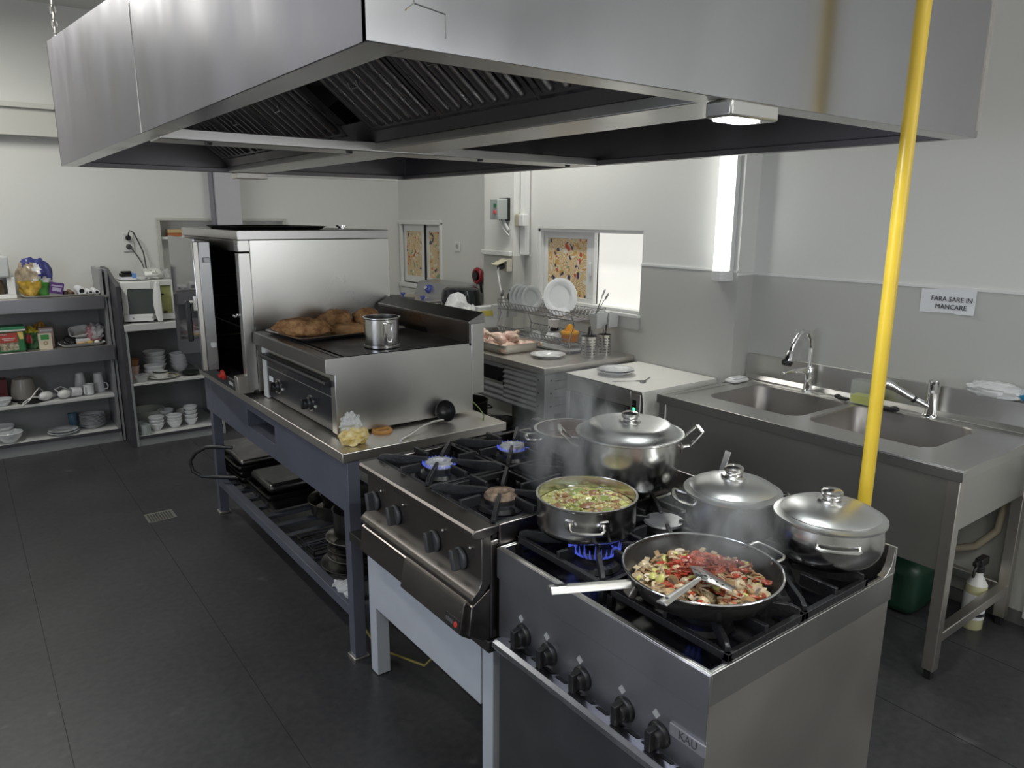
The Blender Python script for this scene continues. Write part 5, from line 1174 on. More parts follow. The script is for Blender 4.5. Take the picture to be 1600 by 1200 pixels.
one('tin_lid', 'dark lid lying on the middle pot under the preparation bench', 'lid', MB().lathe([(0, .03), (.02, .03), (.02, .015), (.1, .012), (.172, .002), (.172, 0), (0, 0)], (2.90, 4.02, .362), 36), OLD2, loc=(2.90, 4.02, .362))
# ---- chicken
t = thing('chicken_tray', 'deep steel tray of raw chicken on the preparation bench', 'tray', (2.90, 3.97, RZ_))
P('tray_body', pan_mb(2.745, 3.055, 3.745, 4.24, RZ_+.001, .062, .012, .008), STEELX, t)
SKIN = mat('raw_chicken_skin', (.72, .47, .40), .28, nz=.35, nscale=30, col2=(.74, .57, .47), bump=.25, bscale=90)
CHB = mat('chicken_bone_end', (.66, .52, .38), .35)
def drum(seed, s=1.0):
    pr = [(0, -.052), (.018, -.048), (.030, -.032), (.033, -.010), (.027, .014), (.016, .036), (.010, .052), (.009, .066)]
    b = MB().lathe([(r*s, z*s) for r, z in pr], n=18)
    for i, p in enumerate(b.v):
        q = Vector(p); d = .20*noise.noise(q*38+Vector((seed*2.3, seed, 0))); b.v[i] = (p[0]*(1+d), p[1]*(1-d*.5), p[2])
    b.lathe([(.009*s, .064*s), (.014*s, .070*s), (.013*s, .080*s), (.006*s, .086*s), (0, .087*s)], n=12, k=1)
    return b
CHL = ['front left corner of the tray', 'front right corner of the tray', 'middle of the near end of the tray', 'window side of the near end of the tray', 'aisle edge half way along the tray', 'middle of the tray', 'window edge half way along the tray', 'aisle edge near the far end of the tray', 'middle of the far end of the tray', 'window corner at the far end of the tray']
cpos = [(2.795, 3.80), (3.005, 3.80), (2.86, 3.84), (2.945, 3.83), (2.80, 3.94), (2.885, 3.95), (2.985, 3.93), (2.81, 4.07), (2.90, 4.07), (2.985, 4.06)]
for i, (x, y) in enumerate(cpos):
    o = one('chicken_drumstick', 'raw pink chicken drumstick at the '+CHL[i], 'chicken', drum(i), [SKIN, CHB], group='raw chicken in the tray')
    o.location = (x, y, RZ_+.036); o.rotation_euler = (R(82), rnd.uniform(-.3, .3), rnd.uniform(0, 6.3))
TOPL = ['on top of the heap nearest the plate', 'on top in the middle of the heap', 'on top at the far end of the heap', 'on top at the window side of the heap', 'on top at the aisle side of the heap']
for i, (x, y) in enumerate(((2.93, 3.87), (2.88, 4.0), (2.87, 4.13), (2.97, 3.99), (2.82, 3.89))):
    o = one('chicken_drumstick', 'raw pink chicken drumstick '+TOPL[i], 'chicken', drum(20+i), [SKIN, CHB], group='raw chicken in the tray')
    o.location = (x, y, RZ_+.082); o.rotation_euler = (R(75), rnd.uniform(-.3, .3), rnd.uniform(0, 6.3))
plate('white plate lying alone on the near corner of the preparation bench', 2.955, 3.55, RZ_, .113)
# ---- perforated cutlery cylinders
def cyl_holder(label, x, y, r, h):
    t = thing('cutlery_cylinder', label, 'cutlery holder', (x, y, RZ_), 0, 'perforated cutlery cylinders')
    P('cylinder', MB().lathe([(0, 0), (r-.003, 0), (r, .004), (r, h-.003), (r+.0015, h), (r-.002, h), (r-.002, .003), (0, .003)], (x, y, RZ_), 44), POTM, t)
    b = MB()
    for iz in range(6):
        for q in range(-4, 5):
            if q in (-2, 2): continue
            a = va+q*.20; M = T(x+(r+.0004)*math.cos(a), y+(r+.0004)*math.sin(a), RZ_+.022+iz*(h-.045)/5) @ RZ(a) @ RY(PI/2)
            b.lathe([(0, 0), (.0036, 0), (.0032, .0006), (0, .0006)], (0, 0, 0), 8, M=M)
    P('perforations', b, DARK, t)
    return t
cyl_holder('wider perforated steel cutlery cylinder on the preparation bench, left of its pair', 3.172, 3.405, .054, .135)
cyl_holder('narrower perforated steel cutlery cylinder on the preparation bench, right of its pair', 3.303, 3.40, .042, .135)
def stand_cut(nm, label, cat, x, y, z, tilt, dirn, kind, h=0):
    M = T(x, y, z+.098+h) @ RZ(dirn) @ RX(tilt) @ RX(PI/2)
    one(nm, label, cat, (fork_mb if kind else spoon_mb)(M @ Matrix.Diagonal((1.35, 1, 2.0, 1))), CUTL, loc=(x, y, z))
stand_cut('fork', 'steel fork in the wider perforated cylinder, leaning left', 'fork', 3.157, 3.405, RZ_+.008, .12, .4, 1)
stand_cut('spoon', 'steel spoon in the wider perforated cylinder, leaning right', 'spoon', 3.187, 3.40, RZ_+.008, -.10, .8, 0)
stand_cut('fork', 'steel fork standing in the narrower perforated cylinder', 'fork', 3.303, 3.40, RZ_+.008, .07, .5, 1)
# ---- dish rack
WIRE = mat('rack_wire', (.36, .36, .38), .25, 1.0)
rk = thing('dish_rack', 'two-tier wire dish rack along the wall below the patterned window', 'dish rack', (3.25, 3.92, RZ_))
ya, yb, xa, xb = 3.505, 4.30, 3.10, 3.40
b = MB()
for y in (ya, yb):
    b = MB(); b.tube([(xa, y, RZ_+.003), (xa-.01, y, RZ_+.10), (xa+.03, y, RZ_+.19), (xa-.005, y, RZ_+.29), (xb+.005, y, RZ_+.29), (xb-.03, y, RZ_+.19), (xb+.01, y, RZ_+.10), (xb, y, RZ_+.003)], .0035, 6)
    b.tube([(xa, y, RZ_+.06), (xb, y, RZ_+.06)], .003, 6)
    P('end_frame', b, WIRE, rk)
def tier(z, dz, name):
    b = MB()
    for x in (xa, xb): b.tube([(x, ya, z), (x, yb, z)], .003, 6).tube([(x, ya, z+dz), (x, yb, z+dz)], .003, 6)
    for x in (xa+.10, xb-.10): b.tube([(x, ya, z-.012), (x, yb, z-.012)], .0025, 6)
    n = 22
    for i in range(n):
        y = ya+(yb-ya)*(i+.5)/n
        b.tube([(xa, y, z+dz), (xa+.03, y, z), (xa+.10, y, z-.012), (xb-.10, y, z-.012), (xb-.03, y, z), (xb, y, z+dz)], .0026, 6)
    P(name, b, WIRE, rk)
tier(RZ_+.225, .05, 'upper_basket'); tier(RZ_+.055, .045, 'lower_basket')
P('drip_tray', pan_mb(xa+.008, xb-.008, ya+.03, yb-.03, RZ_+.004, .018, .006, .004), PLASG, rk)
def pot_holder(label, x, y, z, rot, wd=.21):
    t = thing('plastic_cutlery_holder', label, 'cutlery holder', (x, y, z), 0, 'plastic cutlery holders on the dish rack')
    b = MB(); M0 = T(x, y, z) @ RZ(rot)
    for s in (-1, 1):
        x0 = s*wd/4
        o_ = [(-wd/4+.004, -.035), (wd/4-.004, -.035), (wd/4-.004, .035), (-wd/4+.004, .035)]
        lo = [(x0+p[0]*.84, p[1]*.80, 0) for p in o_]; hi = [(x0+p[0], p[1], .095) for p in o_]; hi2 = [(x0+p[0]*.93, p[1]*.92, .095) for p in o_]; lo2 = [(x0+p[0]*.8, p[1]*.75, .004) for p in o_]
        v = lo+hi+hi2+lo2; f = [(3, 2, 1, 0), (12, 13, 14, 15)]
        for q in range(3):
            for i in range(4): f.append((q*4+i, q*4+(i+1) % 4, q*4+4+(i+1) % 4, q*4+4+i))
        b.add(v, f, M=M0)
    b.box(-wd/2, wd/2, .034, .040, .080, .097, M=M0)
    P('holder_cups', b, PLASG, t, bevel=.002)
    return t
pot_holder('pale plastic twin cutlery holder at the near wall end of the dish rack', 3.345, 3.452, 1.055, 0, .21)
pot_holder('pale plastic twin cutlery holder at the far end of the dish rack', 3.20, 4.345, 1.035, 0, .20)
stand_cut('fork', 'steel fork leaning right in the near plastic cutlery holder', 'fork', 3.300, 3.456, 1.062, .34, .5, 1, .055)
stand_cut('knife', 'steel knife leaning right beside the fork in the near plastic holder', 'knife', 3.322, 3.452, 1.064, .50, .6, 0, .055)
stand_cut('spoon', 'steel spoon standing upright in the far plastic cutlery holder', 'spoon', 3.16, 4.345, 1.042, .10, .4, 0, .02)
stand_cut('fork', 'steel fork standing in the far plastic cutlery holder', 'fork', 3.25, 4.345, 1.042, -.10, .4, 1)
one('black_spoon', 'black-headed spoon standing in the far plastic cutlery holder', 'spoon', spoon_mb(T(3.23, 4.35, 1.13) @ RZ(.4) @ RX(PI/2)), BLACK, loc=(3.23, 4.35, 1.04))
# plate standing in the top tier
M = T(3.25, 3.80, RZ_+.343) @ RZ(R(-14)) @ RX(R(82))
one('plate', 'large white plate standing upright in the top tier of the dish rack', 'plate', MB().lathe([(a*1.13, c_) for a, c_ in PL], (0, 0, 0), 56, M=M), PORC, loc=(3.25, 3.80, RZ_+.22))
for i in range(4):
    M = T(3.24, 4.10+i*.05, RZ_+.305) @ RX(R(84))
    one('glass_plate', ('nearest', 'second', 'third', 'farthest')[i]+' of the four clear plates standing at the far end of the dish rack', 'plate', MB().lathe([(a*.82, c_*.8) for a, c_ in PL], (0, 0, 0), 40, M=M), mat('frosted_clear', (.62, .66, .68), .15, alpha=.55), loc=(3.24, 4.10+i*.05, RZ_+.22), group='clear plates in the dish rack')
# lower tier
LT = RZ_+.047
def cup(nm, label, cat, x, y, z, pr, m, hang=None, loops=True):
    t = thing(nm, label, cat, (x, y, z)); P('cup_body', MB().lathe(pr, (x, y, z), 32), m, t)
    if hang is not None: P('handle', MB().tube([(x+math.cos(hang)*q, y+math.sin(hang)*q, z+zz) for q, zz in ((pr[2][0]*.95, .018), (pr[2][0]+.022, .022), (pr[2][0]+.026, .045), (pr[2][0]+.018, .065), (pr[2][0]*.95, .068))], .005, 8), m if not isinstance(m, list) else m[0], t)
    return t
def spot_mat():
    m = bpy.data.materials.new('black_white_spots'); m.use_nodes = True; nt = m.node_tree; b = nt.nodes['Principled BSDF']; b.inputs['Roughness'].default_value = .15
    tc = nt.nodes.new('ShaderNodeTexCoord'); v = nt.nodes.new('ShaderNodeTexVoronoi'); v.inputs['Scale'].default_value = 28; nt.links.new(tc.outputs['Object'], v.inputs['Vector'])
    cr = nt.nodes.new('ShaderNodeValToRGB'); cr.color_ramp.interpolation = 'CONSTANT'; cr.color_ramp.elements[0].color = (.012, .012, .012, 1); cr.color_ramp.elements[1].position = .48; cr.color_ramp.elements[1].color = (.75, .75, .75, 1)
    nt.links.new(v.outputs['Distance'], cr.inputs[0]); nt.links.new(cr.outputs[0], b.inputs['Base Color']); return m
CUP = [(0, 0), (.030, 0), (.040, .006), (.041, .082), (.039, .084), (.037, .08), (.036, .008), (0, .006)]
cup('mug', 'black and white spotted mug standing on the white bowl in the dish rack', 'mug', 3.315, 3.93, LT+.043, CUP, spot_mat())
BOWL = [(0, 0), (.032, 0), (.036, .006), (.056, .030), (.066, .056), (.064, .058), (.053, .032), (.032, .009), (0, .008)]
def invert(pr, h): return [(r, h-z) for r, z in pr]
one('bowl', 'upturned white bowl under the spotted mug in the dish rack', 'bowl', MB().lathe(invert([(r*.92, z*.75) for r, z in BOWL], .043), (3.315, 3.93, LT), 36), PORC, loc=(3.315, 3.93, LT))
one('glass_bowl', 'small upturned clear bowl beside the white bowl in the dish rack', 'bowl', MB().lathe(invert([(r*.8, z*.75) for r, z in BOWL], .043), (3.20, 3.98, LT), 32), CLEARP, loc=(3.20, 3.98, LT))
t = thing('citrus_juicer', 'orange plastic citrus juicer in the lower tier of the dish rack', 'juicer', (3.285, 3.72, LT))
P('juicer_cup', MB().lathe([(0, 0), (.050, 0), (.054, .006), (.060, .050), (.058, .052), (.05, .010), (0, .008)], (3.285, 3.72, LT), 36), mat('deep_orange', (.80, .27, .015), .25), t)
P('juicer_top', MB().lathe([(.061, .050), (.064, .062), (.060, .070), (.040, .066), (.030, .072), (.022, .095), (.010, .112), (0, .115), (0, .06), (.06, .05)], (3.285, 3.72, LT), 36), mat('light_orange', (.92, .45, .04), .25), t)
b = MB()
for i in range(8):
    a = 2*PI*i/8; b.tube([(3.285+.034*math.cos(a), 3.72+.034*math.sin(a), LT+.070), (3.285+.023*math.cos(a), 3.72+.023*math.sin(a), LT+.096), (3.285+.006*math.cos(a), 3.72+.006*math.sin(a), LT+.115)], .004, 6)
P('ridges', b, mat('light_orange', (.92, .45, .04), .25), t)
# ---- bags behind the chicken
def bag(nm, label, c, r, seed, m=BAGM, zmin=RZ_, cat='bag', amp=.7):
    b = MB().ball(c, *r, 26, 16, amp=amp, fr=2.4, seed=seed); b.v = [(min(p[0], 3.44), p[1], max(p[2], zmin+.001)) for p in b.v]
    return one(nm, label, cat, b, m, loc=(c[0], c[1], zmin))
bag('white_bag', 'knotted white plastic bag standing behind the chicken tray', (2.90, 4.40, RZ_+.09), (.09, .09, .15), 6, amp=.4)
bag('white_bag', 'white foam-like bag leaning at the back of the chicken tray near the fryer', (2.98, 4.66, RZ_+.12), (.13, .08, .17), 12, amp=.3)
t = thing('cling_film_box', 'pale box with a yellow stripe beside the far cutlery holder', 'box', (3.12, 4.52, RZ_))
P('box', MB().box(3.05, 3.24, 4.47, 4.55, RZ_, RZ_+.22), PLASG, t, bevel=.003)
P('stripe', MB().box(3.06, 3.23, 4.4685, 4.47, RZ_+.15, RZ_+.19), mat('yellow_print', (.60, .52, .10), .5), t)
one('steel_box', 'low grey steel container behind the far end of the dish rack', 'container', MB().box(2.93, 3.09, 4.27, 4.33, RZ_, RZ_+.09), OLD2, loc=(3.0, 4.3, RZ_), bevel=.01)
# ------------------------------------------------------------------ fryer corner beyond the preparation bench
t = thing('fryer_table', 'low steel table carrying the deep fryer in the far right corner', 'table', (3.2, 5.4, 0))
P('table_top', MB().box(2.86, 3.56, 4.90, 5.98, .86, .90), STEELX, t, bevel=.003)
for (x, y) in ((2.88, 4.92), (2.88, 5.92), (3.5, 4.92), (3.5, 5.92)): P('leg', MB().box(x, x+.04, y, y+.04, 0, .86), STEELX, t)
t = thing('deep_fryer', 'steel twin deep fryer with blue knobs below the small patterned window', 'fryer', (3.2, 5.5, .90))
P('tank_body', MB().box(2.92, 3.52, 5.20, 5.94, .901, 1.06), STEELX, t, bevel=.006)
P('control_box', MB().prism([(3.30, 1.06), (3.35, 1.185), (3.52, 1.20), (3.52, 1.06)], 'y', 5.18, 5.88), mat('grey_control_box', (.36, .37, .38), .3, .7), t, bevel=.004)
for (y) in (5.36, 5.70):
    lidp = P('tank_lid', MB().box(2.95, 3.27, y-.15, y+.15, 1.062, 1.075), STEEL, t, bevel=.004)
    P('lid_knob', MB().lathe([(0, 0), (.012, 0), (.010, .014), (.022, .022), (.020, .034), (0, .036)], (3.09, y, 1.075), 18), BLUE, lidp)
    k = P('dial', MB().lathe([(0, 0), (.040, 0), (.036, .020), (.026, .026), (.024, .040), (0, .042)], (0, 0, 0), 24, M=T(3.328, y-.05, 1.13) @ RY(-R(68))), BLUE, t)
    P('dial_cap', MB().lathe([(0, .042), (.016, .042), (.014, .046), (0, .047)], (0, 0, 0), 18, M=T(3.328, y-.05, 1.13) @ RY(-R(68))), CHROME, k)
for y in (5.42, 5.66): P('basket_handle', MB().tube([(3.05, y, 1.085), (2.80, y+.06, 1.10)], .009, 8), BLACK, t)
one('black_pot', 'large glossy black upturned pot beside the deep fryer', 'pot', MB().lathe([(0, .300), (.12, .298), (.150, .280), (.160, .24), (.168, .02), (.172, 0), (.164, 0), (.15, .22), (0, .27)], (3.26, 5.03, .901), 44), mat('gloss_black_pot', (.012, .013, .016), .10), loc=(3.30, 5.035, .90))
t = thing('tape_reel', 'red and black round reel hanging on the far wall beside the pillar', 'reel', (FX, 5.28, 1.26))
P('reel_rim', MB().tube([(FX-.03, 5.28+.055*math.cos(2*PI*i/28), 1.26+.055*math.sin(2*PI*i/28)) for i in range(28)], .018, 10, closed=True), mat('dark_red', (.30, .02, .03), .35), t)
P('reel_hub', MB().lathe([(0, -.03), (.035, -.03), (.035, .03), (0, .03)], (0, 0, 0), 22, M=T(FX-.031, 5.28, 1.26) @ RY(PI/2)), BLACK, t)
P('reel_handle', MB().tube([(FX-.03, 5.235, 1.21), (FX-.03, 5.22, 1.12)], .012, 8), BLACK, t)
def socket(label, loc, face, n=1, flap=False):
    t = thing('wall_socket', label, 'socket', loc)
    fm = face(*loc)
    P('socket_plate', MB().box(-.041, .041, -.041-.0355*(n-1), .041+.0355*(n-1), .0, .010, M=fm), PLASW, t, bevel=.004)
    for i in range(n):
        yy = (i-(n-1)/2)*.071
        P('socket_well', MB().lathe([(.0, .0102), (.019, .0102), (.021, .013), (.022, .010), (0, .0101)], (0, yy, 0), 24, M=fm), mat('socket_grey', (.40, .40, .39), .5), t)
    return t
socket('single white socket on the far wall right of the small window', (FX-.001, 5.63, 1.495), face_mx)
# ---- switch box, sockets and conduit on the pillar
t = thing('motor_switch', 'grey-green wall switch box with a green and a red button on the pillar', 'switch', (QX, 4.55, 1.81))
P('switch_case', MB().box(QX-.11, QX-.006, 4.50, 4.60, 1.735, 1.885), mat('switch_grey', (.36, .39, .38), .4), t, bevel=.006)
P('gap_shade', MB().box(QX-.02, QX-.001, 4.492, 4.606, 1.728, 1.892), DARK, t)  # dark plate painting the shaded gap between switch box and pillar
P('green_button', MB().box(QX-.118, QX-.109, 4.515, 4.545, 1.825, 1.850), mat('dark_green_button', (.02, .16, .07), .35), t, bevel=.003)
P('red_button', MB().box(QX-.120, QX-.109, 4.515, 4.548, 1.775, 1.802), mat('button_red', (.60, .09, .10), .35), t, bevel=.003)
one('switch_cable', 'white cable leaving the bottom of the grey-green switch box', 'cable', MB().tube([(QX-.05, 4.55, 1.735), (QX-.045, 4.545, 1.69), (QX-.025, 4.52, 1.65), (QX-.012, 4.49, 1.62)], .006, 8).tube([(QX-.03, 4.54, 1.735), (QX-.025, 4.52, 1.70), (QX-.012, 4.50, 1.66)], .012, 8), PLASG, loc=(QX, 4.55, 1.7))
one('cable_conduit', 'white square conduit rising beside the pillar', 'conduit', MB().box(PX-.055, PX-.008, 4.385, 4.442, 1.48, CEIL), WHITE, loc=(PX, 4.42, 1.48), bevel=.003)
t = thing('junction_box', 'white and beige junction box on the conduit above the window corner', 'junction box', (PX-.06, 4.40, 1.72))
P('box_cover', MB().box(PX-.105, PX-.055, 4.345, 4.40, 1.69, 1.775), WHITE, t, bevel=.005)
P('box_base', MB().box(PX-.105, PX-.056, 4.402, 4.440, 1.69, 1.775), mat('beige_plastic', (.44, .42, .30), .5), t, bevel=.004)
t = thing('flap_socket', 'beige socket with lifted flap and a plug on the pillar above the far cutlery holder', 'socket', (QX, 4.50, 1.40))
P('socket_case', MB().box(QX-.055, QX-.006, 4.455, 4.54, 1.355, 1.450), mat('beige_case', (.50, .48, .40), .5), t, bevel=.004)
P('flap', MB().box(-.10, 0, -.042, .042, -.004, .004, M=T(QX-.05, 4.50, 1.440) @ RY(-R(20))), mat('beige_plastic', (.44, .42, .30), .5), t, bevel=.002)
P('plug', MB().tube([(QX-.055, 4.50, 1.395), (QX-.10, 4.50, 1.385)], .020, 12), BLACK, t)
one('appliance_cord', 'white cord hanging from the flap socket down to the dish rack', 'cord', MB().tube([(QX-.09, 4.50, 1.395), (QX-.115, 4.49, 1.36), (QX-.115, 4.46, 1.25), (QX-.105, 4.42, 1.13), (QX-.11, 4.405, 1.02), (QX-.10, 4.45, .92), (QX-.05, 4.52, .90)], .006, 8), WHITE, loc=(QX-.1, 4.45, 1.2))

# ------------------------------------------------------------------ back wall: left shelf unit
AX0, AX1, AY0, AY1 = -.55, .895, 6.32, 6.70
ua = thing('shelf_counter', 'wide grey shelf counter with steel-edged decks against the back wall, at the left edge', 'shelf unit', (.17, 6.5, 0))
P('side_panel', MB().box(AX1-.022, AX1, AY0+.003, AY1, 0, 1.14), mat('mid_grey_laminate', (.22, .22, .23), .4), ua, bevel=.002)
P('side_panel', MB().box(AX0, AX0+.022, AY0+.003, AY1, 0, 1.14), mat('mid_grey_laminate', (.22, .22, .23), .4), ua, bevel=.002)
P('back_panel', MB().box(AX0+.022, AX1-.022, AY1-.012, AY1, .0, 1.14), GREYSH, ua)
P('plinth', MB().box(AX0+.022, AX1-.022, AY0+.02, AY0+.035, 0, .085), GREYSH, ua)
P('shelf_board', MB().box(AX0+.022, AX1-.022, AY0+.004, AY1-.012, .085, .102), SHELFW, ua, bevel=.001)
P('shelf_board', MB().box(AX0+.022, AX1-.022, AY0+.012, AY1-.012, .362, .382), SHELFW, ua, bevel=.001)
P('deck', MB().box(AX0+.022, AX1-.022, AY0, AY1-.012, .757, .775), STEELX, ua, bevel=.002)
P('deck_fascia', MB().box(AX0, AX1+.012, AY0-.012, AY0, .658, .775), mat('fascia_steel', (.42, .42, .45), .32, 1.0, rvar=.06, nscale=3, nz=.12), ua, bevel=.003)
P('counter_top', MB().box(AX0, AX1+.01, AY0-.010, AY1, 1.14, 1.155), STEELX, ua, bevel=.002)
P('counter_fascia', MB().box(AX0, AX1-.02, AY0-.012, AY0-.001, 1.055, 1.155), mat('fascia_steel', (.42, .42, .45), .32, 1.0), ua, bevel=.003)
P('bottom_edge', MB().box(AX0, AX1, AY0+.001, AY0+.004, .080, .104), PURP, ua)
ub = thing('crockery_cupboard', 'open grey cupboard with a pale top carrying the microwave, against the back wall', 'cupboard', (1.25, 6.4, 0))
VX0, VX1, VY0, VY1 = .955, 1.62, 6.08, 6.70
P('side_panel', MB().prism([(VY0, 0), (VY1, 0), (VY1, 1.35), (6.50, 1.345), (VY0, 1.235)], 'x', VX0-.030, VX0), PURP, ub, bevel=.002)
P('side_panel', MB().box(VX0, VX0+.018, VY0+.004, VY1, 0, .90), GREYSH, ub)
P('side_panel', MB().box(VX1-.018, VX1, VY0+.004, VY1, 0, .90), GREYSH, ub)
P('back_panel', MB().box(VX0+.018, VX1-.018, VY1-.01, VY1, 0, .90), GREYSH, ub)
P('plinth', MB().box(VX0+.018, VX1-.018, VY0+.012, VY0+.026, 0, .06), GREYSH, ub)
P('shelf_board', MB().box(VX0+.018, VX1-.018, VY0+.006, VY1-.01, .06, .078), SHELFW, ub, bevel=.001)
P('shelf_board', MB().box(VX0+.018, VX1-.018, VY0+.006, VY1-.01, .478, .494), SHELFW, ub, bevel=.001)
P('cupboard_top', MB().box(VX0-.002, VX1, VY0-.012, VY1, .90, .95), SHELFW, ub, bevel=.003)
P('bottom_edge', MB().box(VX0+.018, VX1-.018, VY0+.002, VY0+.006, .056, .080), PURP, ub)
one('partition_panel', 'narrow grey panel standing upright at the end of the shelf counter top', 'panel', MB().box(.862, .886, 6.36, 6.69, 1.156, 1.352), GREYSH, loc=(.874, 6.5, 1.155), bevel=.002)
one('partition_panel', 'grey end panel leaning against the tall dark cupboard side', 'panel', MB().box(.903, .920, 6.33, 6.69, .002, 1.345), mat('mid_grey_laminate', (.22, .22, .23), .4), loc=(.91, 6.5, 0), bevel=.002)
# ---- microwave
mw = thing('microwave', 'white microwave with its door slightly open on the crockery cupboard', 'microwave', (1.14, 6.35, .95))
MX0, MX1, MY0, MY1, MZ0, MZ1 = .975, 1.345, 6.16, 6.52, .962, 1.262
b = MB().box(MX0, MX1, MY0+.02, MY1, MZ0, MZ1); P('case', b, PLASW, mw, bevel=.006)
b = MB(); xf = MX0+.245
b.box(xf, MX1, MY0, MY0+.02, MZ1-.04, MZ1).box(xf, MX1, MY0, MY0+.02, MZ0, MZ0+.045).box(xf, xf+.02, MY0, MY0+.02, MZ0+.045, MZ1-.04).box(MX1-.025, MX1, MY0, MY0+.02, MZ0+.045, MZ1-.04)
P('control_frame', b, PLASW, mw, bevel=.003)
cpn = P('control_recess', MB().box(xf+.02, MX1-.025, MY0+.012, MY0+.0195, MZ0+.045, MZ1-.04), mat('olive_panel', (.34, .36, .14), .3), mw)
P('hook', MB().box(xf+.022, xf+.045, MY0+.004, MY0+.012, 1.150, 1.160).box(xf+.035, xf+.060, MY0+.004, MY0+.012, 1.012, 1.026), BLACK, cpn)
DMm = T(MX0, MY0+.016, 0) @ RZ(R(-14))
dw = .262
b = MB()
pr = [(0, -.03), (dw-.02, -.03), (dw, -.038), (dw+.004, -.03), (dw-.002, -.004), (0, -.002)]
b.box(0, dw-.06, -.03, -.002, MZ1-.055, MZ1-.004, M=DMm).box(0, dw-.06, -.03, -.002, MZ0+.002, MZ0+.055, M=DMm).box(0, .04, -.03, -.002, MZ0+.055, MZ1-.055, M=DMm)
n = 12; v = []; f = []
for i in range(n+1):
    z = MZ0-.004+(MZ1-.002-MZ0)*i/n; s = (i/n-.5)*2
    xi = dw-.052+.022*s*s; xo_ = dw+.0
    v += [(xi, -.030, z), (xo_-.018, -.042, z), (xo_+.006, -.038, z), (xo_+.004, -.006, z), (xi, -.004, z)]
for i in range(n):
    for j in range(5): f.append((i*5+j, i*5+(j+1) % 5, (i+1)*5+(j+1) % 5, (i+1)*5+j))
f += [tuple(range(5))[::-1], tuple(n*5+j for j in range(5))]
b.add(v, f, M=DMm)
md_ = P('door', b, PLASW, mw, bevel=.003)
P('door_window', MB().box(.04, dw-.045, -.024, -.018, MZ0+.055, MZ1-.055, M=DMm), mat('grey_mesh_glass', (.07, .08, .075), .15), md_)
P('button', MB().box(.06, .072, -.032, -.029, MZ0+.022, MZ0+.034, M=DMm).box(.19, .202, -.032, -.029, MZ0+.022, MZ0+.034, M=DMm), mat('grey_button', (.3, .3, .3), .4), md_)
for x in (MX0+.04, MX1-.04):
    for y in (MY0+.06, MY1-.04): P('foot', MB().lathe([(0, 0), (.012, 0), (.012, .013), (0, .013)], (x, y, .950), 10), BLACK, mw)
one('grey_tray', 'thin grey tray lying on top of the microwave', 'tray', pan_mb(.985, 1.19, 6.20, 6.45, MZ1+.001, .010, .006, .006), PLASG, loc=(1.08, 6.3, MZ1))
t = thing('small_carton', 'small black, white and blue carton on the grey tray on the microwave', 'box', (1.06, 6.3, MZ1+.004))
P('carton', MB().box(1.00, 1.10, 6.25, 6.35, MZ1+.004, MZ1+.028), PAPER, t, bevel=.001)
P('carton_upper', MB().box(1.00, 1.10, 6.2495, 6.35, MZ1+.028, MZ1+.052), BLACK, t, bevel=.001)
P('blue_end', MB().box(1.072, 1.1005, 6.2490, 6.3505, MZ1+.018, MZ1+.0525), mat('print_blue', (.12, .28, .60), .4), t)
one('black_gadget', 'black handset lying on the small carton on the microwave', 'gadget', MB().box(1.005, 1.075, 6.27, 6.32, MZ1+.053, MZ1+.070), BLACK, loc=(1.04, 6.3, MZ1+.053), bevel=.006)
t = thing('clear_food_box', 'clear plastic wrapped pack on top of the microwave, right of the carton', 'container', (1.26, 6.3, MZ1))
b = MB().ball((1.235, 6.31, MZ1+.045), .085, .06, .048, 24, 14, amp=.35, fr=4, seed=2); b.v = [(max(1.165, min(1.315, p[0])), p[1], max(MZ1+.001, min(MZ1+.084, p[2]))) for p in b.v]
P('wrapped_pack', b, mat('milky_plastic', (.74, .74, .70), .15, alpha=.8, bump=.5, bscale=50), t)
one('clear_bag', 'thin clear bag lying at the right end of the microwave top', 'bag', MB().ball((1.325, 6.30, MZ1+.036), .035, .05, .035, 18, 12, amp=.5, fr=3, seed=5), CLEARP, loc=(1.325, 6.3, MZ1))
s_ = socket('double white socket with two black plugs on the back wall above the microwave', (1.15, BY-.001, 1.535), face_my, 2)
t = thing('plug_lead', 'upper black plug with its looping cable in the double socket', 'plug', (1.15, BY-.012, 1.57))
P('plug_body', MB().lathe([(0, .012), (.020, .012), (.020, .035), (.012, .045), (0, .045)], (0, 0, 0), 18, M=face_my(1.15, BY-.001, 1.571)), BLACK, t)
P('cable', MB().tube([(1.15, BY-.045, 1.575), (1.147, BY-.06, 1.60), (1.158, BY-.06, 1.628), (1.185, BY-.06, 1.615), (1.215, BY-.06, 1.54), (1.245, BY-.06, 1.45), (1.25, BY-.07, 1.36), (1.245, BY-.12, 1.30)], .005, 7), BLACK, t)
t = thing('plug_lead', 'lower grey plug with a straight cable in the double socket', 'plug', (1.15, BY-.012, 1.50))
P('plug_body', MB().lathe([(0, .012), (.020, .012), (.020, .026), (.012, .034), (0, .034)], (0, 0, 0), 18, M=face_my(1.15, BY-.001, 1.4995)), GREYKNOB, t)
P('cable', MB().tube([(1.155, BY-.035, 1.495), (1.185, BY-.055, 1.45), (1.225, BY-.06, 1.37), (1.235, BY-.12, 1.30)], .0045, 7), GREYKNOB, t)
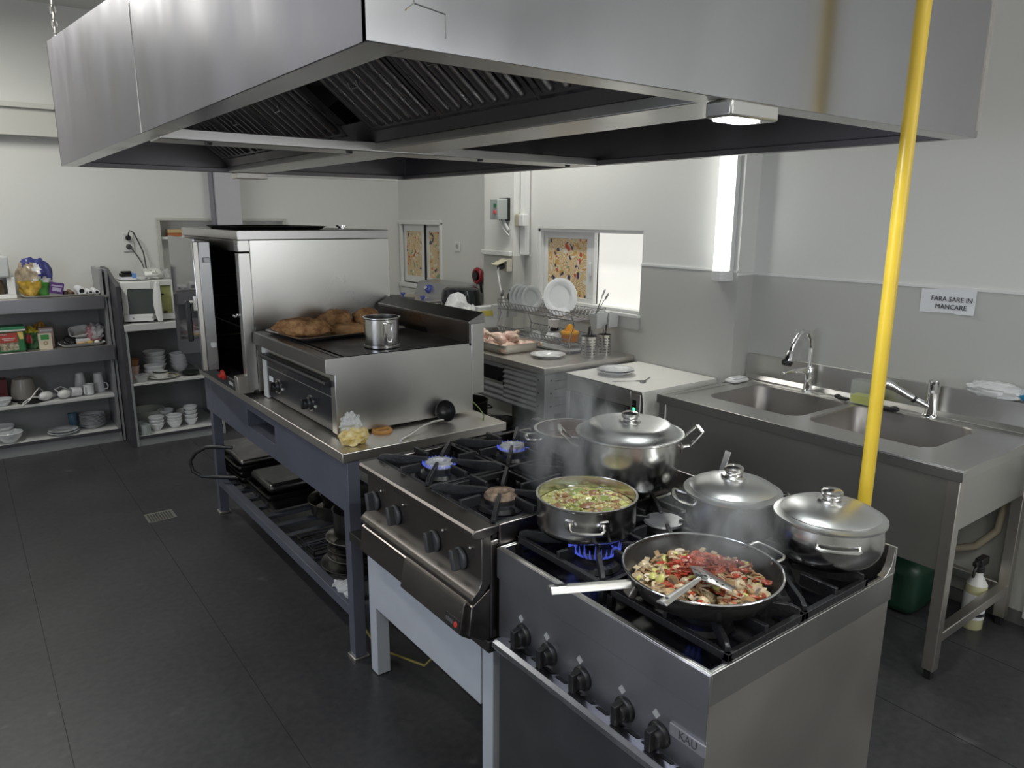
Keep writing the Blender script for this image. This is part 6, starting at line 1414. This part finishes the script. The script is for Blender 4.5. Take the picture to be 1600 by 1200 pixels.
for i, (lb, c_, w_, z) in enumerate((('lower orange-brown paperback on the hatch shelf behind the oven', (.42, .14, .05), .12, 1.576), ('upper pale paperback on the hatch shelf behind the oven', (.55, .42, .20), .11, 1.606))):
    t = thing('paperback', lb, 'book', (1.52, BY+.05, z), 0, 'paperbacks on the hatch shelf')
    P('cover', MB().box(1.46, 1.46+w_, BY+.01, BY+.10, z, z+.028), mat('book_cover_%d' % i, c_, .5), t, bevel=.001)
    P('pages', MB().box(1.465, 1.461+w_, BY+.012, BY+.098, z+.004, z+.024), PAPER, t)
# ---- things on the counter top
CTZ = 1.156
t = thing('coffee_machine', 'white coffee machine at the left edge on the shelf counter', 'coffee machine', (.22, 6.5, CTZ))
P('machine_base', MB().box(.12, .335, 6.40, 6.60, CTZ, CTZ+.03), PLASW, t, bevel=.004)
P('machine_column', MB().box(.285, .335, 6.42, 6.60, CTZ+.03, CTZ+.15).box(.12, .285, 6.52, 6.60, CTZ+.03, CTZ+.15), PLASW, t, bevel=.004)
P('machine_head', MB().box(.12, .310, 6.40, 6.60, CTZ+.15, CTZ+.30), PLASG, t, bevel=.012)
P('jug', MB().lathe([(0, 0), (.05, 0), (.058, .05), (.045, .10), (.042, .10), (.05, .05), (.045, .004), (0, .004)], (.215, 6.46, CTZ+.031), 26), mat('brown_glass', (.10, .07, .04), .1), t)
one('long_tray', 'long pale tray under the bags and rolls on the shelf counter', 'tray', pan_mb(.37, .855, 6.36, 6.62, CTZ, .014, .01, .008), PLASG, loc=(.6, 6.5, CTZ))
def pouch(nm, label, cat, c, r, mats, zmin, seed=1, kfun=None, amp=.35, group=None):
    b = MB().ball(c, *r, 44, 32, amp=amp, fr=2.6, seed=seed)
    b.v = [(p[0], p[1], max(p[2], zmin)) for p in b.v]
    if kfun:
        for i, f in enumerate(b.f):
            q = [sum(b.v[j][a] for j in f)/len(f) for a in range(3)]; b.mi[i] = kfun((q[0]-c[0])/r[0], (q[2]-c[2])/r[2])
    return one(nm, label, cat, b, mats, loc=(c[0], c[1], zmin), group=group)
PKB = [mat('clear_wrap_beige', (.45, .36, .24), .25, nz=.4, nscale=30), mat('navy_film', (.05, .055, .22), .25), mat('white_film', (.66, .66, .66), .3), mat('yellow_film', (.66, .42, .06), .3, nz=.4, nscale=35), mat('leaf_green_film', (.08, .30, .05), .3)]
def kf(u, v):
    u += .28*noise.noise(Vector((u*3, v*3, 2.0))); v += .28*noise.noise(Vector((u*3, v*3, 7.0)))
    if v < -.15: return 4 if u > .15 else 3
    if v < .05: return 2 if u > -.1 else 0
    if u > .25 and v > .05: return 1
    if v > .75: return 1
    return 0 if u < .05 else 2
pouch('food_bag', 'bulging food bag in navy, yellow and green on the shelf counter', 'bag', (.46, 6.48, CTZ+.135), (.115, .08, .15), PKB, CTZ+.004, 3, kf, .26)
t = thing('purple_carton', 'small tilted purple carton beside the food bag', 'box', (.585, 6.44, CTZ))
Mp = T(.585, 6.43, CTZ+.060) @ RY(R(12))
P('carton', MB().box(-.045, .045, -.03, .03, -.040, .040, M=Mp), mat('purple_print', (.09, .035, .17), .4), t, bevel=.002)
P('print_panel', MB().box(-.028, .030, -.0312, -.030, -.022, .004, M=Mp).box(-.035, .035, -.0312, -.030, .012, .024, M=Mp), mat('lilac_print', (.42, .36, .52), .4), t)
one('pepper_mill', 'dark little jar below the purple carton', 'jar', MB().lathe([(0, 0), (.016, 0), (.017, .03), (.012, .034), (0, .035)], (.64, 6.42, CTZ+.003), 18), mat('dark_jar', (.05, .03, .02), .3), loc=(.64, 6.42, CTZ))
for i, (x, r, m, lb) in enumerate(((.680, .016, mat('brown_roll', (.18, .11, .07), .6), 'brown roll end on the long tray, leftmost of the rolls'), (.742, .030, PAPER, 'widest white paper roll on the long tray, dark hollow end facing out'), (.800, .017, PAPER, 'thin white paper roll on the long tray, right of the widest roll'), (.842, .019, PAPER, 'rightmost white paper roll on the long tray beside the upright panel'))):
    L0 = .22
    one('paper_roll', lb, 'paper roll', MB().lathe([(r*.60, 0), (r, 0), (r, L0), (r*.60, L0), (r*.60, 0)], (0, 0, 0), 24, M=T(x, 6.37, CTZ+.003+r) @ RX(-PI/2)).lathe([(0, .01), (r*.6, .01)], (0, 0, 0), 20, k=1, M=T(x, 6.37, CTZ+.003+r) @ RX(-PI/2)), [m, DARK], loc=(x, 6.45, CTZ), group='paper rolls on the long tray')
# ---- deck with packages
DZ = .776
t = thing('stock_tub', 'square green-lidded tub with a red label on the shelf deck, at the left edge', 'tub', (.262, 6.43, DZ))
P('tub_body', MB().box(.178, .345, 6.355, 6.50, DZ, DZ+.160), mat('tub_green', (.03, .16, .06), .35), t, bevel=.012)
P('tub_lid', MB().box(.170, .352, 6.348, 6.507, DZ+.160, DZ+.182), mat('lid_green', (.03, .22, .10), .35), t, bevel=.005)
P('lid_band', MB().box(.169, .353, 6.347, 6.508, DZ+.150, DZ+.162), PORC2, t, bevel=.002)
lb_ = P('label_panel', MB().box(.190, .300, 6.3535, 6.355, DZ+.070, DZ+.140), mat('label_red', (.40, .06, .04), .4), t)
P('label_yellow', MB().prism([(.300, DZ+.146), (.334, DZ+.146), (.334, DZ+.09), (.312, DZ+.09)], 'y', 6.3535, 6.355), mat('label_yellow', (.70, .52, .16), .4), t)
P('label_food', MB().box(.190, .300, 6.3532, 6.355, DZ+.015, DZ+.068), mat('label_food', (.16, .12, .08), .5, nz=.7, nscale=60, col2=(.45, .42, .30)), t)
text_mesh('lettering', 'Knorr', .020, face_my(.215, 6.3530, DZ+.130), PORC2, lb_)
P('label_lines', MB().box(.205, .285, 6.3528, 6.3535, DZ+.098, DZ+.103).box(.215, .275, 6.3528, 6.3535, DZ+.086, DZ+.091), PORC2, lb_)
pouch('spice_pouch', 'green and red food pouch with a yellow top, between the tub and the cream carton', 'pouch', (.395, 6.45, DZ+.070), (.052, .035, .085), [mat('pouch_green', (.04, .14, .05), .3, nz=.5, nscale=30), mat('pouch_red', (.45, .05, .06), .3), mat('pouch_yellow', (.62, .50, .05), .3)], DZ+.001, 7, lambda u, v: 2 if v > .62 else (1 if (u < -.1 and -.3 < v < .45) else 0))
t = thing('cream_carton', 'cream carton with a green label on the shelf deck', 'box', (.465, 6.40, DZ))
P('carton', MB().box(.425, .510, 6.365, 6.42, DZ, DZ+.115), mat('cream_card', (.58, .52, .40), .5), t, bevel=.001)
P('green_label', MB().box(.440, .492, 6.3640, 6.365, DZ+.072, DZ+.108), mat('label_lid_green', (.05, .26, .07), .4), t)
P('round_print', MB().lathe([(.008, 0), (.014, 0), (.014, .001), (.008, .001)], (0, 0, 0), 20, M=face_my(.468, 6.365, DZ+.045)), mat('brown_print', (.30, .22, .10), .5), t)
t = thing('pink_carton', 'pink carton standing behind the cream carton', 'box', (.48, 6.47, DZ))
P('carton', MB().box(.437, .530, 6.43, 6.50, DZ, DZ+.150), mat('pink_card', (.50, .36, .36), .5), t, bevel=.002)
P('carton_print', MB().box(.445, .522, 6.4292, 6.43, DZ+.125, DZ+.138), PAPER, t)
pouch('orange_pouch', 'small yellow-orange pouch behind the pink carton', 'pouch', (.455, 6.56, DZ+.085), (.05, .035, .088), [mat('orange_film', (.55, .30, .04), .3, nz=.3, nscale=20)], DZ+.001, 5)
t = thing('serving_tray', 'pale-rimmed tray of loose odds and ends on the right of the shelf deck', 'tray', (.71, 6.45, DZ))
P('tray_body', pan_mb(.560, .850, 6.325, 6.56, DZ+.001, .022, .012, .008), PLASG, t)
b = MB()
for i in range(16): b.ball((.572+.055*rnd.random()+.03, 6.37+.16*rnd.random(), DZ+.026+.03*rnd.random()), .022, .022, .018, 10, 7, amp=.5, seed=i)
one('black_net', 'heap of shiny black wrapped sweets at the left of the serving tray', 'sweets', b, mat('shiny_black_film', (.02, .02, .022), .15), loc=(.61, 6.45, DZ+.01), kind='stuff')
t = thing('white_tub', 'open white tub lying tilted on the back of the serving tray', 'tub', (.70, 6.49, DZ+.03))
Mt = T(.705, 6.49, DZ+.075) @ RX(R(38)) @ RY(R(-10))
P('tub_shell', pan_mb(-.062, .062, -.05, .05, -.035, .075, .012, .006, M=Mt), PLASW, t)
one('paper_insert', 'folded brown-white paper inside the tilted white tub', 'paper', MB().box(-.035, .035, -.02, .02, -.028, .005, M=Mt), mat('kraft', (.36, .31, .24), .6, nz=.5, nscale=30, col2=(.66, .64, .60)), loc=(.705, 6.49, DZ+.05))
one('white_block', 'white carton lying in front of the tilted tub on the serving tray', 'box', MB().box(.668, .765, 6.40, 6.445, DZ+.020, DZ+.048), PAPER, loc=(.715, 6.42, DZ+.02), bevel=.002)
for i, (x, y, rx, m, lb) in enumerate(((.700, 6.362, .036, mat('biscuit', (.46, .32, .18), .6), 'long beige biscuit at the front of the serving tray'), (.757, 6.368, .022, mat('biscuit_yellow', (.52, .36, .10), .6), 'small yellow biscuit at the front of the serving tray'), (.800, 6.362, .020, PORC2, 'white wrapped biscuit at the front right of the serving tray'))):
    one('biscuit', lb, 'biscuit', MB().ball((x, y, DZ+.024), rx, .022, .014, 14, 9, amp=.15, seed=i), m, loc=(x, y, DZ+.01))
pouch('clear_sweet_bag', 'clear and pink plastic bag on the right of the serving tray', 'bag', (.803, 6.45, DZ+.085), (.062, .055, .070), [mat('clear_shiny_film', (.62, .62, .63), .06, alpha=.75), mat('pink_film', (.50, .24, .28), .2)], DZ+.020, 9, lambda u, v: 1 if u < -.35 or v < -.55 else 0)
# ---- middle shelf
MZ_ = .383
def bowlm(nm, label, x, y, z, k=1.0, m=PORC, group=None, kz=1.0):
    return one(nm, label, 'bowl', MB().lathe([(r*k, q*k*kz) for r, q in BOWL], (x, y, z), 36), m, loc=(x, y, z), group=group)
bowlm('bowl', 'white bowl at the left edge of the middle shelf', .155, 6.40, MZ_, .92)
t = thing('kettle', 'beige plastic electric kettle standing at the back of the middle shelf', 'kettle', (.30, 6.54, MZ_))
P('kettle_body', MB().lathe([(0, 0), (.085, 0), (.088, .012), (.080, .09), (.065, .16), (.03, .175), (0, .178)], (.30, 6.54, MZ_), 32), mat('beige_kettle', (.38, .35, .31), .25), t)
P('kettle_base', MB().lathe([(.086, 0), (.095, 0), (.095, .014), (.086, .014)], (.30, 6.54, MZ_), 32), BLACK, t)
one('red_box', 'dark red box at the back left of the middle shelf', 'box', MB().box(.10, .20, 6.56, 6.66, MZ_, MZ_+.16), mat('dark_red_card', (.16, .02, .025), .4), loc=(.15, 6.6, MZ_))
for i, (x, y, a, lb) in enumerate(((.425, 6.40, .7, 'left white hand mixer with a looping white cord on the middle shelf'), (.545, 6.39, .3, 'right small white hand mixer on the middle shelf'))):
    t = thing('hand_mixer', lb, 'mixer', (x, y, MZ_)); M = T(x, y, MZ_+.036) @ RZ(a)
    P('mixer_body', MB().ball((0, 0, 0), .062-.016*i, .034, .034, 22, 14, M=M), PLASW, t)
    P('mixer_nose', MB().tube([M @ Vector((.045, 0, -.006)), M @ Vector((.095-.02*i, 0, -.018))], [.020, .010], 12), PLASG, t)
    P('cord', MB().tube([M @ Vector(q) for q in (((-.05, 0, .0), (-.09, .03, .01), (-.15, .05, -.02), (-.19, .02, -.03), (-.17, -.02, .0), (-.10, -.02, .055), (-.02, .03, .065), (.03, .05, .03), (.01, .06, -.025)) if i == 0 else ((-.03, 0, .01), (-.05, .03, .04), (.0, .05, .05), (.05, .04, .02), (.08, .03, -.02)))], .0045, 7), PLASW, t)
CUPS = [(0, 0), (.026, 0), (.034, .006), (.036, .075), (.034, .077), (.032, .072), (.031, .008), (0, .006)]
cup('mug', 'white mug standing at the front of the middle shelf', 'mug', .715, 6.43, MZ_, [(r*1.05, z*1.1) for r, z in CUPS], PORC, -2.2)
t = thing('mug', 'white mug lying on its side at the front of the middle shelf', 'mug', (.635, 6.42, MZ_))
P('cup_body', MB().lathe(CUPS, (0, 0, 0), 32, M=T(.66, 6.42, MZ_+.0365) @ RY(-PI/2+.1) @ RX(.3)), PORC, t)
cup('pitcher', 'tall white pitcher with a handle at the back right of the middle shelf', 'pitcher', .80, 6.52, MZ_, [(0, 0), (.040, 0), (.042, .01), (.034, .10), (.030, .145), (.028, .146), (.030, .10), (.038, .01), (0, .006)], PORC, -.6)
cup('pitcher', 'second tall white pitcher behind the standing mug on the middle shelf', 'pitcher', .68, 6.58, MZ_, [(0, 0), (.045, 0), (.047, .01), (.036, .10), (.028, .15), (.026, .15), (.034, .10), (.043, .01), (0, .006)], PORC)
one('dark_lid', 'flat dark lid under the kettle cord on the middle shelf', 'saucer', MB().lathe([(0, .012), (.03, .012), (.085, .004), (.085, 0), (0, 0)], (.33, 6.415, MZ_), 30), BLACK, loc=(.33, 6.415, MZ_))  # a loose dark lid lying flat on the shelf
# ---- bottom shelf
BZ = .103
bowlm('bowl', 'large white bowl standing at the front left of the bottom shelf', .165, 6.40, BZ, 1.35)
bowlm('bowl', 'white bowl behind the front one on the bottom shelf, tilted stack', .13, 6.52, BZ, 1.3)
bowlm('bowl', 'white bowl stacked inside the rear bowl on the bottom shelf', .13, 6.52, BZ+.030, 1.25)
plate('lower plate of the flat pair at the centre of the bottom shelf', .51, 6.425, BZ, .105, 'plates at the centre of the bottom shelf')
GP = mat('grey_rim_plate', (.62, .63, .65), .15)
plate('upper plate of the flat pair at the centre of the bottom shelf', .512, 6.43, BZ+.014, .100, 'plates at the centre of the bottom shelf', GP)
for i in range(10):
    plate('plate number %s from the bottom of the tall stack of ten on the bottom shelf' % ('one', 'two', 'three', 'four', 'five', 'six', 'seven', 'eight', 'nine', 'ten')[i], .725+.002*math.sin(i*2), 6.51+.002*math.cos(i*3), BZ+.0095*i, .090, 'stack of plates on the bottom shelf', GP if i % 2 else PORC)
one('blue_glass', 'blue drinking glass at the back of the bottom shelf', 'glass', MB().lathe([(0, 0), (.03, 0), (.035, .11), (.033, .11), (.028, .006), (0, .006)], (.60, 6.60, BZ), 24), mat('blue_glass', (.12, .24, .34), .05, alpha=.7), loc=(.6, 6.6, BZ))
# ---- crockery cupboard, upper shelf
UZ = .495
t = thing('terracotta_bowl', 'orange-brown bowl at the left of the upper cupboard shelf', 'bowl', (1.020, 6.30, UZ+.105))
P('bowl_shell', MB().lathe([(0, 0), (.035, 0), (.05, .05), (.046, .05), (.03, .006), (0, .006)], (1.020, 6.30, UZ+.105), 30), mat('terracotta', (.34, .14, .06), .5), t)
one('pink_bowl', 'pale pink bowl under the orange-brown bowl on the upper cupboard shelf', 'bowl', MB().lathe([(0, 0), (.03, 0), (.046, .10), (.048, .104), (.042, .104), (.026, .006), (0, .006)], (1.020, 6.30, UZ), 30), mat('pale_pink', (.56, .40, .36), .3), loc=(1.02, 6.30, UZ))
one('glass_bowl', 'cut glass bowl at the front left of the upper cupboard shelf', 'bowl', MB().lathe([(0, 0), (.028, 0), (.036, .01), (.054, .055), (.056, .058), (.050, .056), (.032, .014), (0, .010)], (1.045, 6.135, UZ), 14), CLEARP, loc=(1.045, 6.135, UZ), sharp=10)
def stack(n, label, x, y, z, k, pitch, group, m=PORC, kz=1.0):
    names = ('lowest', 'second', 'third', 'fourth', 'fifth', 'sixth')
    for i in range(n):
        nm = 'topmost' if i == n-1 and n > 1 else names[i]
        bowlm('bowl', ('%s bowl of %s' % (nm, label)) if n > 1 else label, x, y, z+pitch*i, k, m, group, kz)
stack(4, 'the wide white stack at the back of the upper cupboard shelf', 1.21, 6.46, UZ, 1.30, .035, 'wide bowls at the back of the upper cupboard shelf')
stack(4, 'the narrow white stack at the back right of the upper cupboard shelf', 1.385, 6.42, UZ, 1.05, .030, 'narrow bowls at the back right of the upper cupboard shelf')
stack(2, 'the white pair behind the black-rimmed bowl', 1.165, 6.28, UZ, 1.15, .030, 'bowls behind the black-rimmed bowl')
one('rimmed_plate', 'white plate with a yellow and black rim at the front of the upper cupboard shelf', 'plate', MB().lathe([(0, 0), (.07, 0), (.10, .010), (.112, .016), (.113, .018), (.108, .018)], (1.21, 6.20, UZ), 44).lathe([(.108, .018), (.092, .0125)], (1.21, 6.20, UZ), 44, k=1).lathe([(.092, .0125), (.068, .005), (0, .005)], (1.21, 6.20, UZ), 44), [PORC2, mat('olive_rim', (.42, .40, .10), .3, nz=.6, nscale=30, col2=(.05, .05, .03))], loc=(1.21, 6.20, UZ))
t = thing('rimmed_bowl', 'white bowl with a black rim standing on the yellow-rimmed plate', 'bowl', (1.20, 6.19, UZ+.007))
P('bowl_shell', MB().lathe([(0, 0), (.040, 0), (.052, .012), (.058, .048), (.055, .048), (.048, .014), (0, .008)], (1.195, 6.19, UZ+.006), 40), PORC2, t)
P('black_rim', MB().lathe([(.0582, .044), (.0600, .046), (.0595, .055), (.055, .055), (.0545, .048), (.0575, .048)], (1.195, 6.19, UZ+.006), 40), BLACK, t)
plate('dark green-black plate at the front right of the upper cupboard shelf', 1.42, 6.22, UZ, .085, None, mat('dark_plate_glaze', (.03, .035, .03), .2))
# ---- crockery cupboard, bottom
WZ = .079
one('mixing_bowl', 'big pale mixing bowl at the back left of the cupboard bottom', 'bowl', MB().lathe([(0, 0), (.07, 0), (.11, .05), (.135, .12), (.138, .125), (.130, .123), (.10, .05), (.065, .006), (0, .006)], (1.11, 6.46, WZ), 44), mat('pale_grey_bowl', (.58, .61, .59), .2), loc=(1.11, 6.46, WZ))
stack(3, 'the white stack at the front left of the cupboard bottom', 1.130, 6.215, WZ, .90, .025, 'front left bowls in the cupboard bottom', PORC, 1.15)
stack(3, 'the white stack at the front middle of the cupboard bottom', 1.265, 6.215, WZ, .90, .022, 'front middle bowls in the cupboard bottom', PORC, 1.15)
stack(4, 'the tallest white stack at the front right of the cupboard bottom', 1.395, 6.235, WZ, .80, .033, 'front right bowls in the cupboard bottom', PORC, 1.2)
stack(2, 'the white pair behind the middle stack in the cupboard bottom', 1.24, 6.40, WZ, .95, .045, 'bowls behind the middle stack in the cupboard bottom', PORC, 1.2)
stack(1, 'pale bowl behind the tallest stack in the cupboard bottom', 1.40, 6.42, WZ+.0, 1.1, .04, None, PORC2, 1.3)
for i, (x, y, lb) in enumerate(((1.035, 6.13, 'clear glass at the front left corner of the cupboard bottom'), (1.035, 6.235, 'clear glass behind the front one in the cupboard bottom'))):
    one('tumbler', lb, 'glass', MB().lathe([(0, 0), (.034, 0), (.038, .075), (.036, .077), (.032, .008), (0, .008)], (x, y, WZ), 28), mat('grey_clear_glass', (.55, .60, .58), .06, alpha=.5), loc=(x, y, WZ))
# ---- floor drain
t = thing('floor_drain', 'small square metal grating set in the dark floor', 'drain', (.79, 4.53, 0))
P('drain_frame', MB().box(.715, .87, 4.455, 4.60, .0008, .003).box(.715, .87, 4.455, 4.463, .003, .005).box(.715, .87, 4.592, 4.60, .003, .005).box(.715, .723, 4.463, 4.592, .003, .005).box(.862, .87, 4.463, 4.592, .003, .005), mat('drain_metal', (.42, .41, .38), .4, .9), t)
b = MB()
for i in range(9):
    for j in range(9): b.box(.728+i*.0145, .738+i*.0145, 4.468+j*.0135, 4.476+j*.0135, .003, .0034)
P('drain_holes', b, DARK, t)

# ------------------------------------------------------------------ steam
def steam(label, c, r, dens, seed, lean=(0, 0)):
    m = bpy.data.materials.new('steam_%d' % seed); m.use_nodes = True; nt = m.node_tree; L = nt.links.new
    nt.nodes.remove(nt.nodes['Principled BSDF']); out = nt.nodes['Material Output']
    v = nt.nodes.new('ShaderNodeVolumePrincipled'); v.inputs['Color'].default_value = (1, 1, 1, 1); v.inputs['Anisotropy'].default_value = .2
    tc = nt.nodes.new('ShaderNodeTexCoord'); n_ = nt.nodes.new('ShaderNodeTexNoise'); n_.inputs['Scale'].default_value = 9; n_.inputs['Detail'].default_value = 3; n_.inputs['Distortion'].default_value = .8
    mp = nt.nodes.new('ShaderNodeMapping'); mp.inputs['Location'].default_value = (seed*1.3, seed, 0); mp.inputs['Scale'].default_value = (1, 1, .6)
    L(tc.outputs['Object'], mp.inputs[0]); L(mp.outputs[0], n_.inputs[0])
    ln = nt.nodes.new('ShaderNodeVectorMath'); ln.operation = 'LENGTH'
    sc = nt.nodes.new('ShaderNodeVectorMath'); sc.operation = 'DIVIDE'; sc.inputs[1].default_value = r; L(tc.outputs['Object'], sc.inputs[0]); L(sc.outputs[0], ln.inputs[0])
    fo = nt.nodes.new('ShaderNodeMapRange'); fo.inputs[1].default_value = 1.0; fo.inputs[2].default_value = .1; fo.inputs[3].default_value = 0; fo.inputs[4].default_value = 1; L(ln.outputs['Value'], fo.inputs[0])
    rp = nt.nodes.new('ShaderNodeMapRange'); rp.inputs[1].default_value = .46; rp.inputs[2].default_value = .72; rp.inputs[3].default_value = 0; rp.inputs[4].default_value = dens; L(n_.outputs['Fac'], rp.inputs[0])
    ml = nt.nodes.new('ShaderNodeMath'); ml.operation = 'MULTIPLY'; L(fo.outputs[0], ml.inputs[0]); L(rp.outputs[0], ml.inputs[1]); L(ml.outputs[0], v.inputs['Density'])
    L(v.outputs[0], out.inputs['Volume'])
    o = one('steam', label, 'steam', MB().ball(c, *r, 20, 14), m, loc=c, kind='stuff')
steam('steam drifting between the soup pot and the big lidded pot', (1.42, 1.58, 1.13), (.19, .19, .24), 34, 3)
steam('thin steam rising past the broth pot towards the dishwasher', (1.66, 1.86, 1.20), (.20, .22, .20), 7, 5)
steam('thin steam over the frying pan', (1.36, 1.00, 1.05), (.17, .17, .10), 24, 8)
